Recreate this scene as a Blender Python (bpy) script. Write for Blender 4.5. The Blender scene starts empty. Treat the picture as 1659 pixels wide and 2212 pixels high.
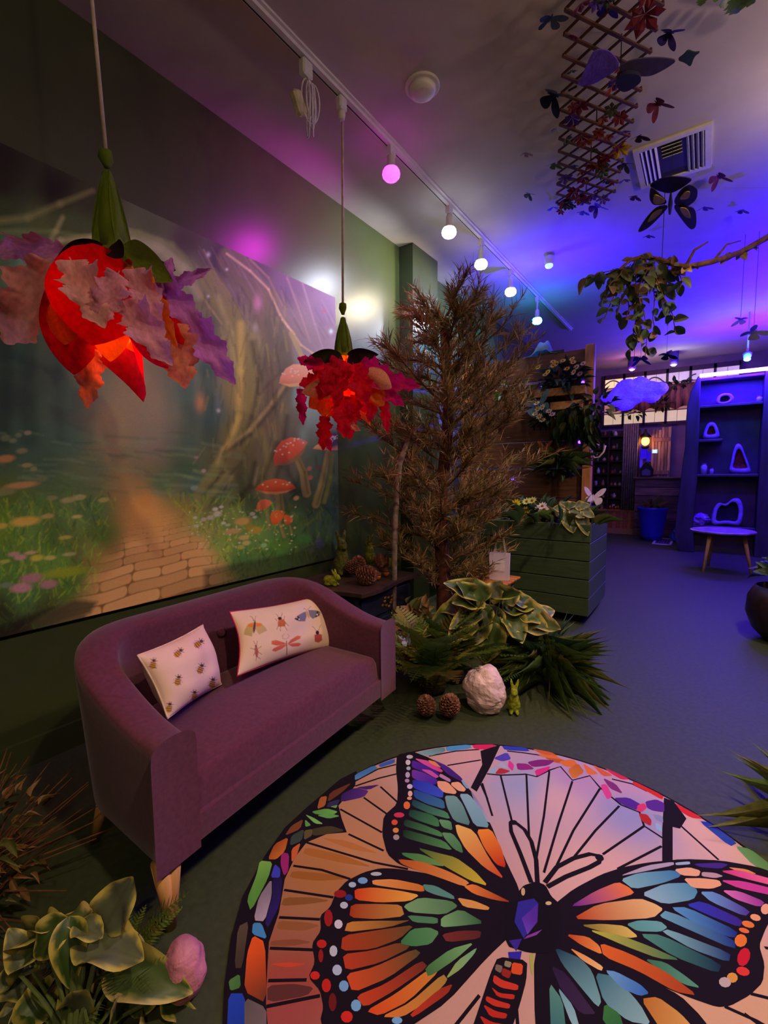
import bpy, math, random
import numpy as np
from mathutils import Vector, Matrix, noise
from mathutils.geometry import tessellate_polygon
random.seed(7); np.random.seed(7)
S = bpy.context.scene
COL = S.collection
PI = math.pi
# ------------------------------------------------------------------ camera
FPX, PIT, ROL, YAW, CH = 980.0, math.radians(5.0), math.radians(0.5), math.radians(35.3), 1.5
CAM = Vector((0, 0, CH))
def ray(px, py):
    a, b = (px - 829.5) / FPX, (py - 1106) / FPX
    x = math.cos(ROL) * a - math.sin(ROL) * b; yd = math.sin(ROL) * a + math.cos(ROL) * b
    fw = math.cos(PIT) - yd * math.sin(PIT); up = -yd * math.cos(PIT) - math.sin(PIT)
    return Vector((x * math.cos(YAW) - fw * math.sin(YAW), x * math.sin(YAW) + fw * math.cos(YAW), up))
def atz(px, py, z): d = ray(px, py); return CAM + d * ((z - CH) / d.z)
def atx(px, py, x): d = ray(px, py); return CAM + d * (x / d.x)
def aty(px, py, y): d = ray(px, py); return CAM + d * (y / d.y)
def atd(px, py, dep):
    d = ray(px, py); fw = -d.x * math.sin(YAW) + d.y * math.cos(YAW); return CAM + d * (dep / fw)
def proj_np(P):
    d = np.asarray(P, float) - np.array([0, 0, CH])
    xr = d[:, 0] * math.cos(YAW) + d[:, 1] * math.sin(YAW); f0 = -d[:, 0] * math.sin(YAW) + d[:, 1] * math.cos(YAW); up = d[:, 2]
    z = f0 * math.cos(PIT) - up * math.sin(PIT); yd = -f0 * math.sin(PIT) - up * math.cos(PIT)
    a = math.cos(ROL) * xr + math.sin(ROL) * yd; b = -math.sin(ROL) * xr + math.cos(ROL) * yd
    return 829.5 + FPX * a / z, 1106 + FPX * b / z
cam_d = bpy.data.cameras.new('camera'); cam = bpy.data.objects.new('camera', cam_d); COL.objects.link(cam)
cam_d.sensor_fit = 'VERTICAL'; cam_d.sensor_height = 24; cam_d.lens = FPX / 2212 * 24; cam_d.clip_start = 0.02
_f = ray(829.5, 1106); _r = (ray(830.5, 1106) - _f).normalized(); _d = (ray(829.5, 1107) - _f).normalized()
_m = Matrix((_r, -_d, -_f)).transposed().to_4x4(); _m.translation = CAM; cam.matrix_world = _m
S.camera = cam
S.view_settings.view_transform = 'Standard'; S.view_settings.look = 'None'; S.view_settings.gamma = 1
S.view_settings.use_curve_mapping = False; S.view_settings.exposure = 0.0
W = bpy.data.worlds.new('world'); S.world = W; W.use_nodes = True
W.node_tree.nodes['Background'].inputs[0].default_value = (0.02, 0.02, 0.04, 1); W.node_tree.nodes['Background'].inputs[1].default_value = 0.3
try:
    S.cycles.max_bounces = 5; S.cycles.diffuse_bounces = 3; S.cycles.glossy_bounces = 2; S.cycles.transmission_bounces = 3; S.cycles.caustics_reflective = False; S.cycles.caustics_refractive = False; S.cycles.adaptive_threshold = .09; S.cycles.adaptive_min_samples = 16
except Exception: pass
HC, XW, YF, XR, YB = 3.92, -2.81, 12.3, 3.6, -2.6      # ceiling, left wall, far wall, right wall, wall behind the camera

# ------------------------------------------------------------------ lights (overhead lamps inferred, blue fill added unseen; most housings are built further down)
def lin(c): return tuple(((v / 255) / 12.92 if v <= 10 else ((v / 255 + .055) / 1.055) ** 2.4) for v in c[:3])
def lamp(name, loc, col, power, r=0.04, spot=None, aim=None, blend=.6):
    L = bpy.data.lights.new(name, 'SPOT' if spot else 'POINT'); L.color = col; L.energy = power; L.shadow_soft_size = r
    if spot: L.spot_size = math.radians(spot); L.spot_blend = blend
    o = bpy.data.objects.new(name, L); COL.objects.link(o); o.location = loc
    if aim is not None: o.rotation_euler = (Vector(aim) - Vector(loc)).to_track_quat('-Z', 'Y').to_euler()
    return o
WARM, PINK, COOL, BLUE = (1, .74, .50), (1, .66, .56), (.86, .90, 1), (.035, .0, 1)
KEYS = [((.75, .55, 3.52), (-.75, 1.35, .2), WARM, 150), ((.75, 2.35, 3.52), (-1.3, 2.3, .3), PINK, 165),
        ((.75, 4.0, 3.52), (-1.7, 4.9, .6), WARM, 165), ((.75, -1.3, 3.52), (-2.2, .3, 1.4), WARM, 55)]
for loc, aim, c, p in KEYS:
    lamp('ceiling_spot_light', loc, c, p, .06, 125, (loc[0] + (aim[0] - loc[0]) * .45, loc[1] + (aim[1] - loc[1]) * .6, 0), 1)
    lamp('ceiling_bulb_light', (loc[0], loc[1], loc[2] - .02), c, 20, .06)
LED_TUBE = (Vector((-.16, 9.86, 3.14)), Vector((1.35, 9.86, 3.14)))
for i in range(3):
    p = LED_TUBE[0].lerp(LED_TUBE[1], (i + .5) / 3) + Vector((0, -.10, -.03))
    lamp('shelf_tube_light', p, BLUE, 130, .06)
UPL = [((-1.55, 5.62, 3.06), 150), ((2.0, 6.5, 2.2), 1050), ((1.7, 7.7, 2.4), 1050), ((1.3, 9.0, 2.8), 600)]
for loc, p in UPL: lamp('added_blue_uplight', loc, BLUE, p, .06, 145, (loc[0], loc[1], 9), .9)  # uplights added to flood the far ceiling blue, most of them out of view
for loc, p in (((.2, 7.4, 3.7), 330), ((1.5, 5.8, 3.7), 60)): lamp('added_blue_downlight', loc, (.16, .03, 1), p, .05, 120, (loc[0], loc[1], 0), .8)  # added to tint the floor blue from above; no fixture is built

# ------------------------------------------------------------------ helpers
def rgba(c): return (*lin(c), 1)
MATS = {}
def M(name, c, rough=.6, var=.12, scale=18, bump=0, bscale=60, spec=.4, metal=0, transl=0, emit=None, es=0, attr=False, sheen=0, coat=0, c2=None, stretch=None, dist=.01):
    if name in MATS: return MATS[name]
    m = bpy.data.materials.new(name); m.use_nodes = True; nt = m.node_tree; N = nt.nodes; L = nt.links
    b = N['Principled BSDF']; out = N['Material Output']
    b.inputs['Roughness'].default_value = rough; b.inputs['Specular IOR Level'].default_value = spec; b.inputs['Metallic'].default_value = metal
    if sheen: b.inputs['Sheen Weight'].default_value = sheen; b.inputs['Sheen Roughness'].default_value = .5
    if coat: b.inputs['Coat Weight'].default_value = coat
    tc = N.new('ShaderNodeTexCoord'); mp = N.new('ShaderNodeMapping'); L.new(tc.outputs['Object'], mp.inputs[0])
    if stretch: mp.inputs['Scale'].default_value = stretch
    nz = N.new('ShaderNodeTexNoise'); nz.inputs['Scale'].default_value = scale; nz.inputs['Detail'].default_value = 4; L.new(mp.outputs[0], nz.inputs[0])
    if attr:
        at = N.new('ShaderNodeVertexColor'); at.layer_name = 'Col'
        mr = N.new('ShaderNodeMapRange'); mr.inputs[3].default_value = 1 - var; mr.inputs[4].default_value = 1 + var; L.new(nz.outputs[0], mr.inputs[0])
        vm = N.new('ShaderNodeVectorMath'); vm.operation = 'SCALE'; L.new(at.outputs[0], vm.inputs[0]); L.new(mr.outputs[0], vm.inputs['Scale']); csock = vm.outputs[0]
    else:
        rp = N.new('ShaderNodeValToRGB'); L.new(nz.outputs[0], rp.inputs[0]); base = lin(c)
        if c2: lo, hi = lin(c2), base
        else: lo, hi = tuple(v * (1 - var * 1.6) for v in base), tuple(min(1, v * (1 + var * 1.6)) for v in base)
        rp.color_ramp.elements[0].position = .32; rp.color_ramp.elements[1].position = .68
        rp.color_ramp.elements[0].color = (*lo, 1); rp.color_ramp.elements[1].color = (*hi, 1); csock = rp.outputs[0]
    L.new(csock, b.inputs['Base Color'])
    if bump:
        n2 = N.new('ShaderNodeTexNoise'); n2.inputs['Scale'].default_value = bscale; n2.inputs['Detail'].default_value = 3; L.new(mp.outputs[0], n2.inputs[0])
        bp = N.new('ShaderNodeBump'); bp.inputs['Strength'].default_value = bump; bp.inputs['Distance'].default_value = dist; L.new(n2.outputs[0], bp.inputs['Height']); L.new(bp.outputs[0], b.inputs['Normal'])
    if emit:
        b.inputs['Emission Color'].default_value = rgba(emit) if max(emit) > 1.01 else (*emit, 1); b.inputs['Emission Strength'].default_value = es
    if transl:
        t = N.new('ShaderNodeBsdfTranslucent'); L.new(csock, t.inputs['Color']); mx = N.new('ShaderNodeMixShader'); mx.inputs[0].default_value = transl
        L.new(b.outputs[0], mx.inputs[1]); L.new(t.outputs[0], mx.inputs[2]); L.new(mx.outputs[0], out.inputs[0])
    MATS[name] = m; return m
WL = {}
def wl(o): return WL.get(o.name, Vector((0, 0, 0)))
def tag(o, label=None, cat=None, group=None, kind=None):
    if label: o['label'] = label
    if cat: o['category'] = cat
    if group: o['group'] = group
    if kind: o['kind'] = kind
    return o
def thing(name, label, cat, loc, group=None):
    o = bpy.data.objects.new(name, None); COL.objects.link(o); o.location = loc; o.empty_display_size = .1; WL[o.name] = Vector(loc)
    return tag(o, label, cat, group)
def mkmesh(name, v, f, mat, smooth=False, col=None):
    me = bpy.data.meshes.new(name); me.from_pydata([tuple(p) for p in v], [], f)
    if smooth: me.polygons.foreach_set('use_smooth', [True] * len(me.polygons))
    for m in (mat if isinstance(mat, (list, tuple)) else [mat]): me.materials.append(m)
    if col is not None:
        at = me.color_attributes.new('Col', 'FLOAT_COLOR', 'POINT')
        at.data.foreach_set('color', np.concatenate([np.asarray(col, np.float32)[:, :3], np.ones((len(col), 1), np.float32)], 1).ravel())
    me.update(); return me
def inst(me, name, parent, mw):
    o = bpy.data.objects.new(name, me); COL.objects.link(o)
    if parent is not None: o.parent = parent; mw = Matrix.Translation(-wl(parent)) @ mw
    o.matrix_world = mw if parent is None else mw
    if parent is not None: o.matrix_basis = mw
    return o
def frame(y, up=(0, 0, 1)):
    y = Vector(y).normalized(); x = y.cross(Vector(up))
    if x.length < 1e-4: x = y.cross(Vector((1, 0, 0)))
    x.normalize(); z = x.cross(y); return x, y, z
def orient(base, tip, up=(0, 0, 1), width=1.0, roll=0.0, thick=None):
    base, tip = Vector(base), Vector(tip); L = (tip - base).length; x, y, z = frame(tip - base, up)
    if roll: q = Matrix.Rotation(roll, 3, y); x = q @ x; z = q @ z
    m = Matrix((x * width, y * L, z * (L if thick is None else thick))).transposed().to_4x4(); m.translation = base; return m
class MB:
    def __init__(s): s.v = []; s.f = []; s.c = []
    def add(s, vs, fs, col=None):
        o = len(s.v); s.v += [Vector(p) for p in vs]; s.f += [tuple(i + o for i in f) for f in fs]
        s.c += [col if col is not None else (1, 1, 1)] * len(vs); return s
    def box(s, c, d, R=None, col=None):
        c = Vector(c); h = Vector(d) / 2
        vs = [Vector((x * h.x, y * h.y, z * h.z)) for x in (-1, 1) for y in (-1, 1) for z in (-1, 1)]
        if R is not None: vs = [R @ p for p in vs]
        return s.add([c + p for p in vs], [(0, 1, 3, 2), (4, 6, 7, 5), (0, 4, 5, 1), (2, 3, 7, 6), (0, 2, 6, 4), (1, 5, 7, 3)], col)
    def rbox(s, c, d, b=.01, R=None, col=None):      # box with chamfered edges
        c = Vector(c); h = Vector(d) / 2; b = min(b, min(h) * .9); vs = []; idx = {}
        for sx in (-1, 1):
            for sy in (-1, 1):
                for sz in (-1, 1):
                    for k in range(3):
                        p = Vector((sx * (h.x - (b if k != 0 else 0)), sy * (h.y - (b if k != 1 else 0)), sz * (h.z - (b if k != 2 else 0))))
                        idx[(sx, sy, sz, k)] = len(vs); vs.append(p)
        fs = []
        for k in range(3):
            a, e = [i for i in range(3) if i != k]
            for sg in (-1, 1):
                q = []
                for u, w in ((-1, -1), (1, -1), (1, 1), (-1, 1)):
                    t = [0, 0, 0]; t[k] = sg; t[a] = u; t[e] = w; q.append(idx[(*t, k)])
                fs.append(tuple(q) if (sg == 1) == (k != 1) else tuple(reversed(q)))
        for k in range(3):
            a, e = [i for i in range(3) if i != k]
            for u in (-1, 1):
                for w in (-1, 1):
                    t0 = [0, 0, 0]; t0[k] = -1; t0[a] = u; t0[e] = w; t1 = list(t0); t1[k] = 1
                    q = (idx[(*t0, a)], idx[(*t1, a)], idx[(*t1, e)], idx[(*t0, e)])
                    fs.append(q)
        for sx in (-1, 1):
            for sy in (-1, 1):
                for sz in (-1, 1): fs.append(tuple(idx[(sx, sy, sz, k)] for k in range(3)))
        if R is not None: vs = [R @ p for p in vs]
        return s.add([c + p for p in vs], fs, col)
    def tube(s, pts, r, n=8, cap=True, col=None):
        pts = [Vector(p) for p in pts]; rs = r if isinstance(r, (list, tuple)) else [r] * len(pts); vs = []; fs = []
        t = (pts[1] - pts[0]).normalized(); x = t.orthogonal().normalized()
        for i, p in enumerate(pts):
            t = (pts[min(i + 1, len(pts) - 1)] - pts[max(i - 1, 0)]).normalized(); x = (x - t * x.dot(t)).normalized(); y = t.cross(x)
            for k in range(n): a = 2 * PI * k / n; vs.append(p + (x * math.cos(a) + y * math.sin(a)) * rs[i])
        for i in range(len(pts) - 1):
            for k in range(n): k2 = (k + 1) % n; fs.append((i * n + k, i * n + k2, (i + 1) * n + k2, (i + 1) * n + k))
        if cap: fs.append(tuple(range(n - 1, -1, -1))); fs.append(tuple((len(pts) - 1) * n + k for k in range(n)))
        return s.add(vs, fs, col)
    def lathe(s, prof, c=(0, 0, 0), n=24, R=None, wob=0, col=None):
        vs = []; fs = []; c = Vector(c)
        for i, (r, z) in enumerate(prof):
            for k in range(n):
                a = 2 * PI * k / n; rr = r * (1 + wob * math.sin(3 * a + i)); p = Vector((rr * math.cos(a), rr * math.sin(a), z)); vs.append(c + (R @ p if R is not None else p))
        for i in range(len(prof) - 1):
            for k in range(n): k2 = (k + 1) % n; fs.append((i * n + k, i * n + k2, (i + 1) * n + k2, (i + 1) * n + k))
        if prof[0][0] > 1e-5: fs.append(tuple(range(n - 1, -1, -1)))
        if prof[-1][0] > 1e-5: fs.append(tuple((len(prof) - 1) * n + k for k in range(n)))
        return s.add(vs, fs, col)
    def blob(s, c, r, nu=16, nv=10, amp=0, fr=2, seed=0, R=None, col=None):
        c = Vector(c); r = Vector(r) if not isinstance(r, (int, float)) else Vector((r, r, r)); vs = []; fs = []
        for j in range(nv + 1):
            th = PI * j / nv
            for i in range(nu):
                ph = 2 * PI * i / nu; d = Vector((math.sin(th) * math.cos(ph), math.sin(th) * math.sin(ph), math.cos(th)))
                k = 1 + (amp * noise.noise(d * fr + Vector((seed * 7.1, seed * 3.3, seed))) if amp else 0)
                p = Vector((d.x * r.x, d.y * r.y, d.z * r.z)) * k; vs.append(c + (R @ p if R is not None else p))
        for j in range(nv):
            for i in range(nu): i2 = (i + 1) % nu; fs.append((j * nu + i, (j + 1) * nu + i, (j + 1) * nu + i2, j * nu + i2))
        return s.add(vs, fs, col)
    def plate(s, poly, o, ex, ey, ez, t, col=None):     # 2-D outline extruded by t along ez
        o, ex, ey, ez = Vector(o), Vector(ex), Vector(ey), Vector(ez)
        p3 = [o + ex * a + ey * b for a, b in poly]; n = len(p3)
        tri = tessellate_polygon([[Vector((a, b, 0)) for a, b in poly]])
        vs = p3 + [p + ez * t for p in p3]; fs = [tuple(reversed(q)) for q in tri] + [tuple(i + n for i in q) for q in tri]
        fs += [(i, (i + 1) % n, (i + 1) % n + n, i + n) for i in range(n)]
        return s.add(vs, fs, col)
    def build(s, name, mat, parent=None, smooth=False, origin=None, usecol=False, bevel=0):
        if parent is not None: org = wl(parent)
        elif origin is not None: org = Vector(origin)
        else:
            a = np.array([tuple(p) for p in s.v]); org = Vector(((a[:, 0].min() + a[:, 0].max()) / 2, (a[:, 1].min() + a[:, 1].max()) / 2, a[:, 2].min()))
        me = mkmesh(name, [p - org for p in s.v], s.f, mat, smooth, s.c if usecol else None)
        o = bpy.data.objects.new(name, me); COL.objects.link(o); WL[o.name] = org
        if parent is not None: o.parent = parent
        else: o.location = org
        if bevel:
            b = o.modifiers.new('bevel', 'BEVEL'); b.width = bevel; b.segments = 2; b.limit_method = 'ANGLE'
        return o
def copy_tree(o, parent=None, loc=None, rz=None, scale=None):
    c = o.copy(); COL.objects.link(c); c.parent = parent
    if loc is not None: c.location = loc
    if rz is not None: c.rotation_euler = (0, 0, rz)
    if scale is not None: c.scale = (scale,) * 3
    for ch in o.children: copy_tree(ch, c)
    return c
def struct(o): o['kind'] = 'structure'; return o
def smooth_poly(p, it=1, closed=True, cut=.22):
    for _ in range(it):
        q = []; n = len(p)
        for i in range(n if closed else n - 1):
            a, b = p[i], p[(i + 1) % n]; q += [(a[0] * (1 - cut) + b[0] * cut, a[1] * (1 - cut) + b[1] * cut), (a[0] * cut + b[0] * (1 - cut), a[1] * cut + b[1] * (1 - cut))]
        p = q
    return p
# ------------------------------------------------------------------ the room
m_wall = M('green_wall_paint', (66, 76, 42), rough=.34, var=.06, scale=3, bump=.10, bscale=90, spec=.5, dist=.004)
m_ceil = M('ceiling_paint', (196, 186, 178), rough=.8, var=.03, scale=4, bump=.05, bscale=120)
m_floor = M('green_floor', (60, 68, 44), rough=.62, var=.10, scale=40, bump=.15, bscale=300, spec=.3, dist=.003)
m_white = M('white_plastic', (225, 220, 210), rough=.4, var=.03)
m_black = M('black_metal', (18, 17, 18), rough=.5, var=.1)
m_darkw = M('dark_stained_wood', (44, 30, 26), rough=.45, var=.3, scale=6, stretch=(1, 8, 1))
m_wood = M('pine_wood', (186, 132, 82), rough=.55, var=.18, scale=5, stretch=(9, 1, 9))
m_plank = M('brown_plank', (98, 58, 38), rough=.6, var=.25, scale=4, stretch=(1, 9, 9), bump=.1)
def slab(name, lo, hi, mat):
    b = MB(); lo, hi = Vector(lo), Vector(hi); b.box((lo + hi) / 2, hi - lo); return struct(b.build(name, mat))
slab('floor', (XW - .3, YB - .2, -.1), (XR + .2, YF + 2.2, 0), m_floor)
slab('ceiling', (XW - .3, YB - .2, HC), (XR + .2, YF + 2.2, HC + .1), m_ceil)
yp = atx(863, 700, XW).y; xp = aty(892, 700, yp).x; yp2 = atx(945, 700, xp).y; XW2 = XW - .08
slab('wall_left', (XW - .3, YB - .2, 0), (XW, yp, HC), m_wall)
slab('trim_1', (XW - .3, yp, 0), (xp, yp2, HC), M('dark_green_pilaster', (52, 60, 40), rough=.3, var=.06, scale=3, bump=.06, bscale=90))
slab('wall_left', (XW - .3, yp2, 0), (XW2, YF + 2.2, HC), m_wall)
slab('wall_right', (XR, YB - .2, 0), (XR + .2, YF + 2.2, HC), m_wall)
slab('wall_front', (XW - .3, YB - .2, 0), (XR + .2, YB, HC), m_wall)
b = MB(); b.box((XW + .012, (YB + yp) / 2, .07), (.024, yp - YB - .01, .14)); struct(b.build('baseboard_left', m_wall))
# track on the ceiling
TX = -2.0
b = MB(); b.box((TX, 4.1, HC - .018), (.045, 8.6, .036)); b.box((TX - .03, 4.1, HC - .007), (.02, 8.6, .014)); b.box((TX + .03, 4.1, HC - .007), (.02, 8.6, .014))
trk = tag(b.build('light_track', m_white), 'long white light track screwed to the ceiling with lamps in a row', 'light track')
b = MB(); b.box((TX - .012, 4.1, HC - .037), (.006, 8.5, .004)); b.build('slot', M('slot_shadow_black', (12, 10, 12), rough=.6), trk)
# a second track, over the middle of the shop
b = MB(); b.box((.75, 1.6, HC - .018), (.045, 6.6, .036))
tag(b.build('light_track', m_white), 'white light track over the middle of the shop, out of view overhead', 'light track')
def track_lamp(x, y, zb, col, es, label, aim=None, housing=None):
    zt = HC - .036
    t = thing('track_lamp', label, 'lamp', (x, y, zb), 'lamps on the ceiling light tracks')
    h = housing or m_white
    b = MB(); b.box((x, y, zt - .03), (.04, .07, .06)); b.tube([(x, y, zt - .05), (x, y, zb + .10)], .012, 8); b.build('adapter', h, t)
    b = MB(); b.lathe([(.018, .13), (.028, .12), (.03, .055), (.034, .03), (.048, .020), (.054, .014)], (x, y, zb), 20); b.build('socket', h, t, smooth=True)
    b = MB(); b.lathe([(.053, .013), (.063, -.004), (.066, -.022), (.063, -.038), (.048, -.056), (.022, -.066), (.0, -.068)], (x, y, zb), 24)
    b.build('bulb', M('bulb_%02d%02d%02d' % tuple(int(v * 99) for v in col), (230, 230, 230), rough=.4, emit=col, es=es), t, smooth=True)
    return t
BULBS = [((845, 370), (1, .02, .95), 9, 26, 'magenta glowing bulb hanging from the ceiling track'),
         ((970, 497), (.80, .84, 1), 24, 52, 'cool white bulb on the track, next after the magenta one'),
         ((1039, 567), (1, .86, .55), 24, 60, 'warm yellow-white bulb on the track between two cooler bulbs'),
         ((1103, 627), (.86, .86, 1), 24, 50, 'white bulb on the track just before the cyan lamp'),
         ((1160, 690), (.05, .75, 1), 50, 40, 'cyan glowing lamp near the far end of the track')]
for (px, py), c, es, pw, lb in BULBS:
    p = atx(px, py, TX); track_lamp(TX, p.y, p.z, c, es, lb)
    lamp('track_bulb_light', (TX, p.y, p.z - .12), c, pw, .07, 152, (TX - 3.0, p.y - .5, p.z - 2.4), .5)
for i, (loc, aim, c, p) in enumerate(KEYS):
    track_lamp(loc[0], loc[1], loc[2] + .09, c, 12, 'warm bulb on the overhead middle track, number %s from the back wall' % ('second', 'third', 'fourth', 'first')[i])
# smoke detector
p = atz(912, 186, HC)
sd = thing('smoke_detector', 'round white smoke detector on the ceiling beside the track', 'smoke detector', (p.x, p.y, HC - .05))
b = MB(); b.lathe([(.0, -.055), (.05, -.055), (.075, -.045), (.085, -.03), (.085, -.012)], (p.x, p.y, HC), 32); b.build('cover', m_white, sd, smooth=True)
b = MB(); b.lathe([(.105, -.012), (.11, -.008), (.11, 0)], (p.x, p.y, HC - .0005), 32); b.build('base_plate', m_white, sd)
# ceiling air register
v = [atz(1376, 327, HC), atz(1526, 280, HC), atz(1514, 362, HC), atz(1392, 398, HC)]
x0, x1, y0, y1 = -.56, -.07, 4.10, 4.66; zc = HC - .012
rg = thing('ceiling_vent', 'white square air vent in the ceiling above the yellow butterfly', 'vent', ((x0 + x1) / 2, (y0 + y1) / 2, HC - .02))
b = MB()
for a, c in (((x0, y0), (x1, y0 + .04)), ((x0, y1 - .04), (x1, y1)), ((x0, y0 + .04), (x0 + .04, y1 - .04)), ((x1 - .04, y0 + .04), (x1, y1 - .04))):
    b.box(((a[0] + c[0]) / 2, (a[1] + c[1]) / 2, HC - .009), (c[0] - a[0], c[1] - a[1], .018))
b.build('frame', m_white, rg)
for k in range(4):
    for sd_, xx in ((-1, x0 + .055), (1, x1 - .055)):
        b = MB(); b.box((xx - sd_ * k * .03, (y0 + y1) / 2, HC - .014), (.018, y1 - y0 - .08, .004), Matrix.Rotation(.7 * sd_, 3, 'Y')); b.build('louvre', m_white, rg)
for k in range(4):
    b = MB(); b.box(((x0 + x1) / 2, y0 + .08 + k * .045, HC - .013), (x1 - x0 - .36, .03, .004), Matrix.Rotation(.6, 3, 'X')); b.build('louvre', m_white, rg)
b = MB(); b.box(((x0 + x1) / 2, (y0 + y1) / 2, HC - .003), (x1 - x0 - .08, y1 - y0 - .08, .004)); b.build('backing', M('vent_dark', (50, 46, 48)), rg)

# ------------------------------------------------------------------ sofa
m_sofa = M('plum_fabric', (99, 47, 68), rough=.85, var=.10, scale=60, bump=.25, bscale=500, sheen=.25, spec=.2, dist=.002)
m_leg = M('pale_beech', (214, 160, 96), rough=.5, var=.12, scale=5, stretch=(6, 6, .6))
SA = atz(370, 2003, 0); SB = atz(832, 1576, 0); SU = (SB - SA).normalized(); SV = Vector((-SU.y, SU.x, 0)); SL = (SB - SA).length
def sp(u, v, z): return SA + SU * u + SV * v + Vector((0, 0, z))
sofa = thing('sofa', 'purple fabric two-seat tub sofa with tapered wooden legs', 'sofa', sp(SL / 2, .35, 0))
path = []
UL, UR, VF, VB, RC = -.035, SL + .065, -.025, .74, .34
def arc(cx, cy, r, a0, a1, n): return [(cx + r * math.cos(a0 + (a1 - a0) * i / n), cy + r * math.sin(a0 + (a1 - a0) * i / n)) for i in range(n + 1)]
outl = [(UL, VF + t * (VB - RC - VF) / 8) for t in range(8)] + arc(UL + RC, VB - RC, RC, PI, PI / 2, 14) + [(UL + RC + (UR - UL - 2 * RC) * t / 12, VB) for t in range(1, 12)] + arc(UR - RC, VB - RC, RC, PI / 2, 0, 14) + [(UR, VB - RC - t * (VB - RC - VF) / 8) for t in range(1, 9)]
TH, Z0 = .125, .235
n = len(outl); vs = []; sec = []
for k in range(22):      # cross-section: outer bottom -> up -> rounded top -> down inside
    if k < 5: sec.append((0, k / 5))
    elif k < 17: a = PI * (k - 5) / 11; sec.append((.5 - .5 * math.cos(a), 1 + .35 * math.sin(a) ** .45))
    else: sec.append((1, 1 - (k - 16) / 5))
for i, (u, w) in enumerate(outl):
    a = outl[max(i - 1, 0)]; c = outl[min(i + 1, n - 1)]; t = Vector((c[0] - a[0], c[1] - a[1])).normalized(); nin = Vector((t.y, -t.x))
    bk = max(0, min(1, (w - VF) / (VB - VF))); top = .645 + .215 * (bk * bk * (3 - 2 * bk)) ** 1.1; thk = TH + .03 * bk
    lean = .035 * bk
    for q, (s_, h) in enumerate(sec):
        r = thk * s_; zz = Z0 + (top - .045 - Z0) * min(h, 1) + (max(h, 1) - 1) / .35 * .045
        tap = -.05 * (1 - min(h, 1)) * bk     # outer back leans in towards the floor
        off = r - tap * (1 - s_) - lean * (min(h, 1)) * (s_ > .5) * 0
        vs.append(sp(u + nin.x * off, w + nin.y * off, zz))
m = len(sec); fs = [(i * m + k, i * m + k + 1, (i + 1) * m + k + 1, (i + 1) * m + k) for i in range(n - 1) for k in range(m - 1)]
fs += [(i * m + m - 1, i * m, (i + 1) * m, (i + 1) * m + m - 1) for i in range(n - 1)]
fs += [tuple(range(m)), tuple(reversed([(n - 1) * m + k for k in range(m)]))]
b = MB(); b.add(vs, fs); sh = b.build('tub_shell', m_sofa, sofa, smooth=True); bv = sh.modifiers.new('bevel', 'BEVEL'); bv.width = .018; bv.segments = 3; bv.angle_limit = math.radians(50)
b = MB(); R3 = Matrix((SU, SV, Vector((0, 0, 1)))).transposed()
ins = [(UL + .1, VF + .003), (UL + .1, .38), (UL + .16, .55), (UL + .3, .66), (UR - .3, .66), (UR - .16, .55), (UR - .1, .38), (UR - .1, VF + .003)]; b.plate(ins, sp(0, 0, .236), SU, SV, (0, 0, 1), .10); b.build('base_rail', m_sofa, sofa, bevel=.01)
# seat cushion with a soft crown
nu, nv = 80, 48; cv = []; cf = []
CU0, CU1, CV0, CV1 = UL + .128, UR - .128, -.005, .60
def seatpt(a, c, top):
    ea = min(a, 1 - a) * 2; ec = min(c, 1 - c) * 2
    rnd = (1 - (1 - min(1, ea / .05)) ** 2) ** .5 * (1 - (1 - min(1, ec / .10)) ** 2) ** .5
    u = CU0 + (CU1 - CU0) * a; w = CV0 + (CV1 - CV0) * c
    if c > .55: k = (c - .55) / .45; u = CU0 + (CU1 - CU0) * (.5 + (a - .5) * (1 - .16 * k * k))
    zb = .335
    return sp(u, w, zb + (.125 * rnd + .040 * math.sin(PI * a) ** .6 * math.sin(PI * (c * .9 + .05)) ** .7) * (1 if top else 0) + .0)
for j in range(nv + 1):
    for i in range(nu + 1): cv.append(seatpt(i / nu, j / nv, True))
cf = [(j * (nu + 1) + i, j * (nu + 1) + i + 1, (j + 1) * (nu + 1) + i + 1, (j + 1) * (nu + 1) + i) for j in range(nv) for i in range(nu)]
rim = [i for i in range(nu + 1)] + [(j) * (nu + 1) + nu for j in range(1, nv + 1)] + [nv * (nu + 1) + i for i in range(nu - 1, -1, -1)] + [j * (nu + 1) for j in range(nv - 1, 0, -1)]
o0 = len(cv); cv += [cv[i] - Vector((0, 0, .03)) for i in rim]; L_ = len(rim)
cf += [(rim[i], o0 + i, o0 + (i + 1) % L_, rim[(i + 1) % L_]) for i in range(L_)]
b = MB(); b.add(cv, cf); b.build('seat_cushion', m_sofa, sofa, smooth=True)
for u, w, bu, bw in ((0, 0, -.0, 0), (SL, 0, 0, 0), (.05, .56, .05, .60), (SL - .05, .56, SL - .05, .60)):
    b = MB(); du = .03 if u < .5 else -.03; b.tube([sp(bu + (0 if w else 0), bw, 0), sp(bu + (.028 if u < .5 else -.02), w + (.012 if w < .3 else -.03), .245)], [.017, .028], 14); b.build('leg', m_leg, sofa, smooth=True)
for u in (.30, .69, 1.08):
    p = sp(u, VB - TH - .045, .69); b = MB(); b.blob(p, (.012, .022, .022), 12, 8); b.build('button', m_sofa, sofa, smooth=True)
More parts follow.
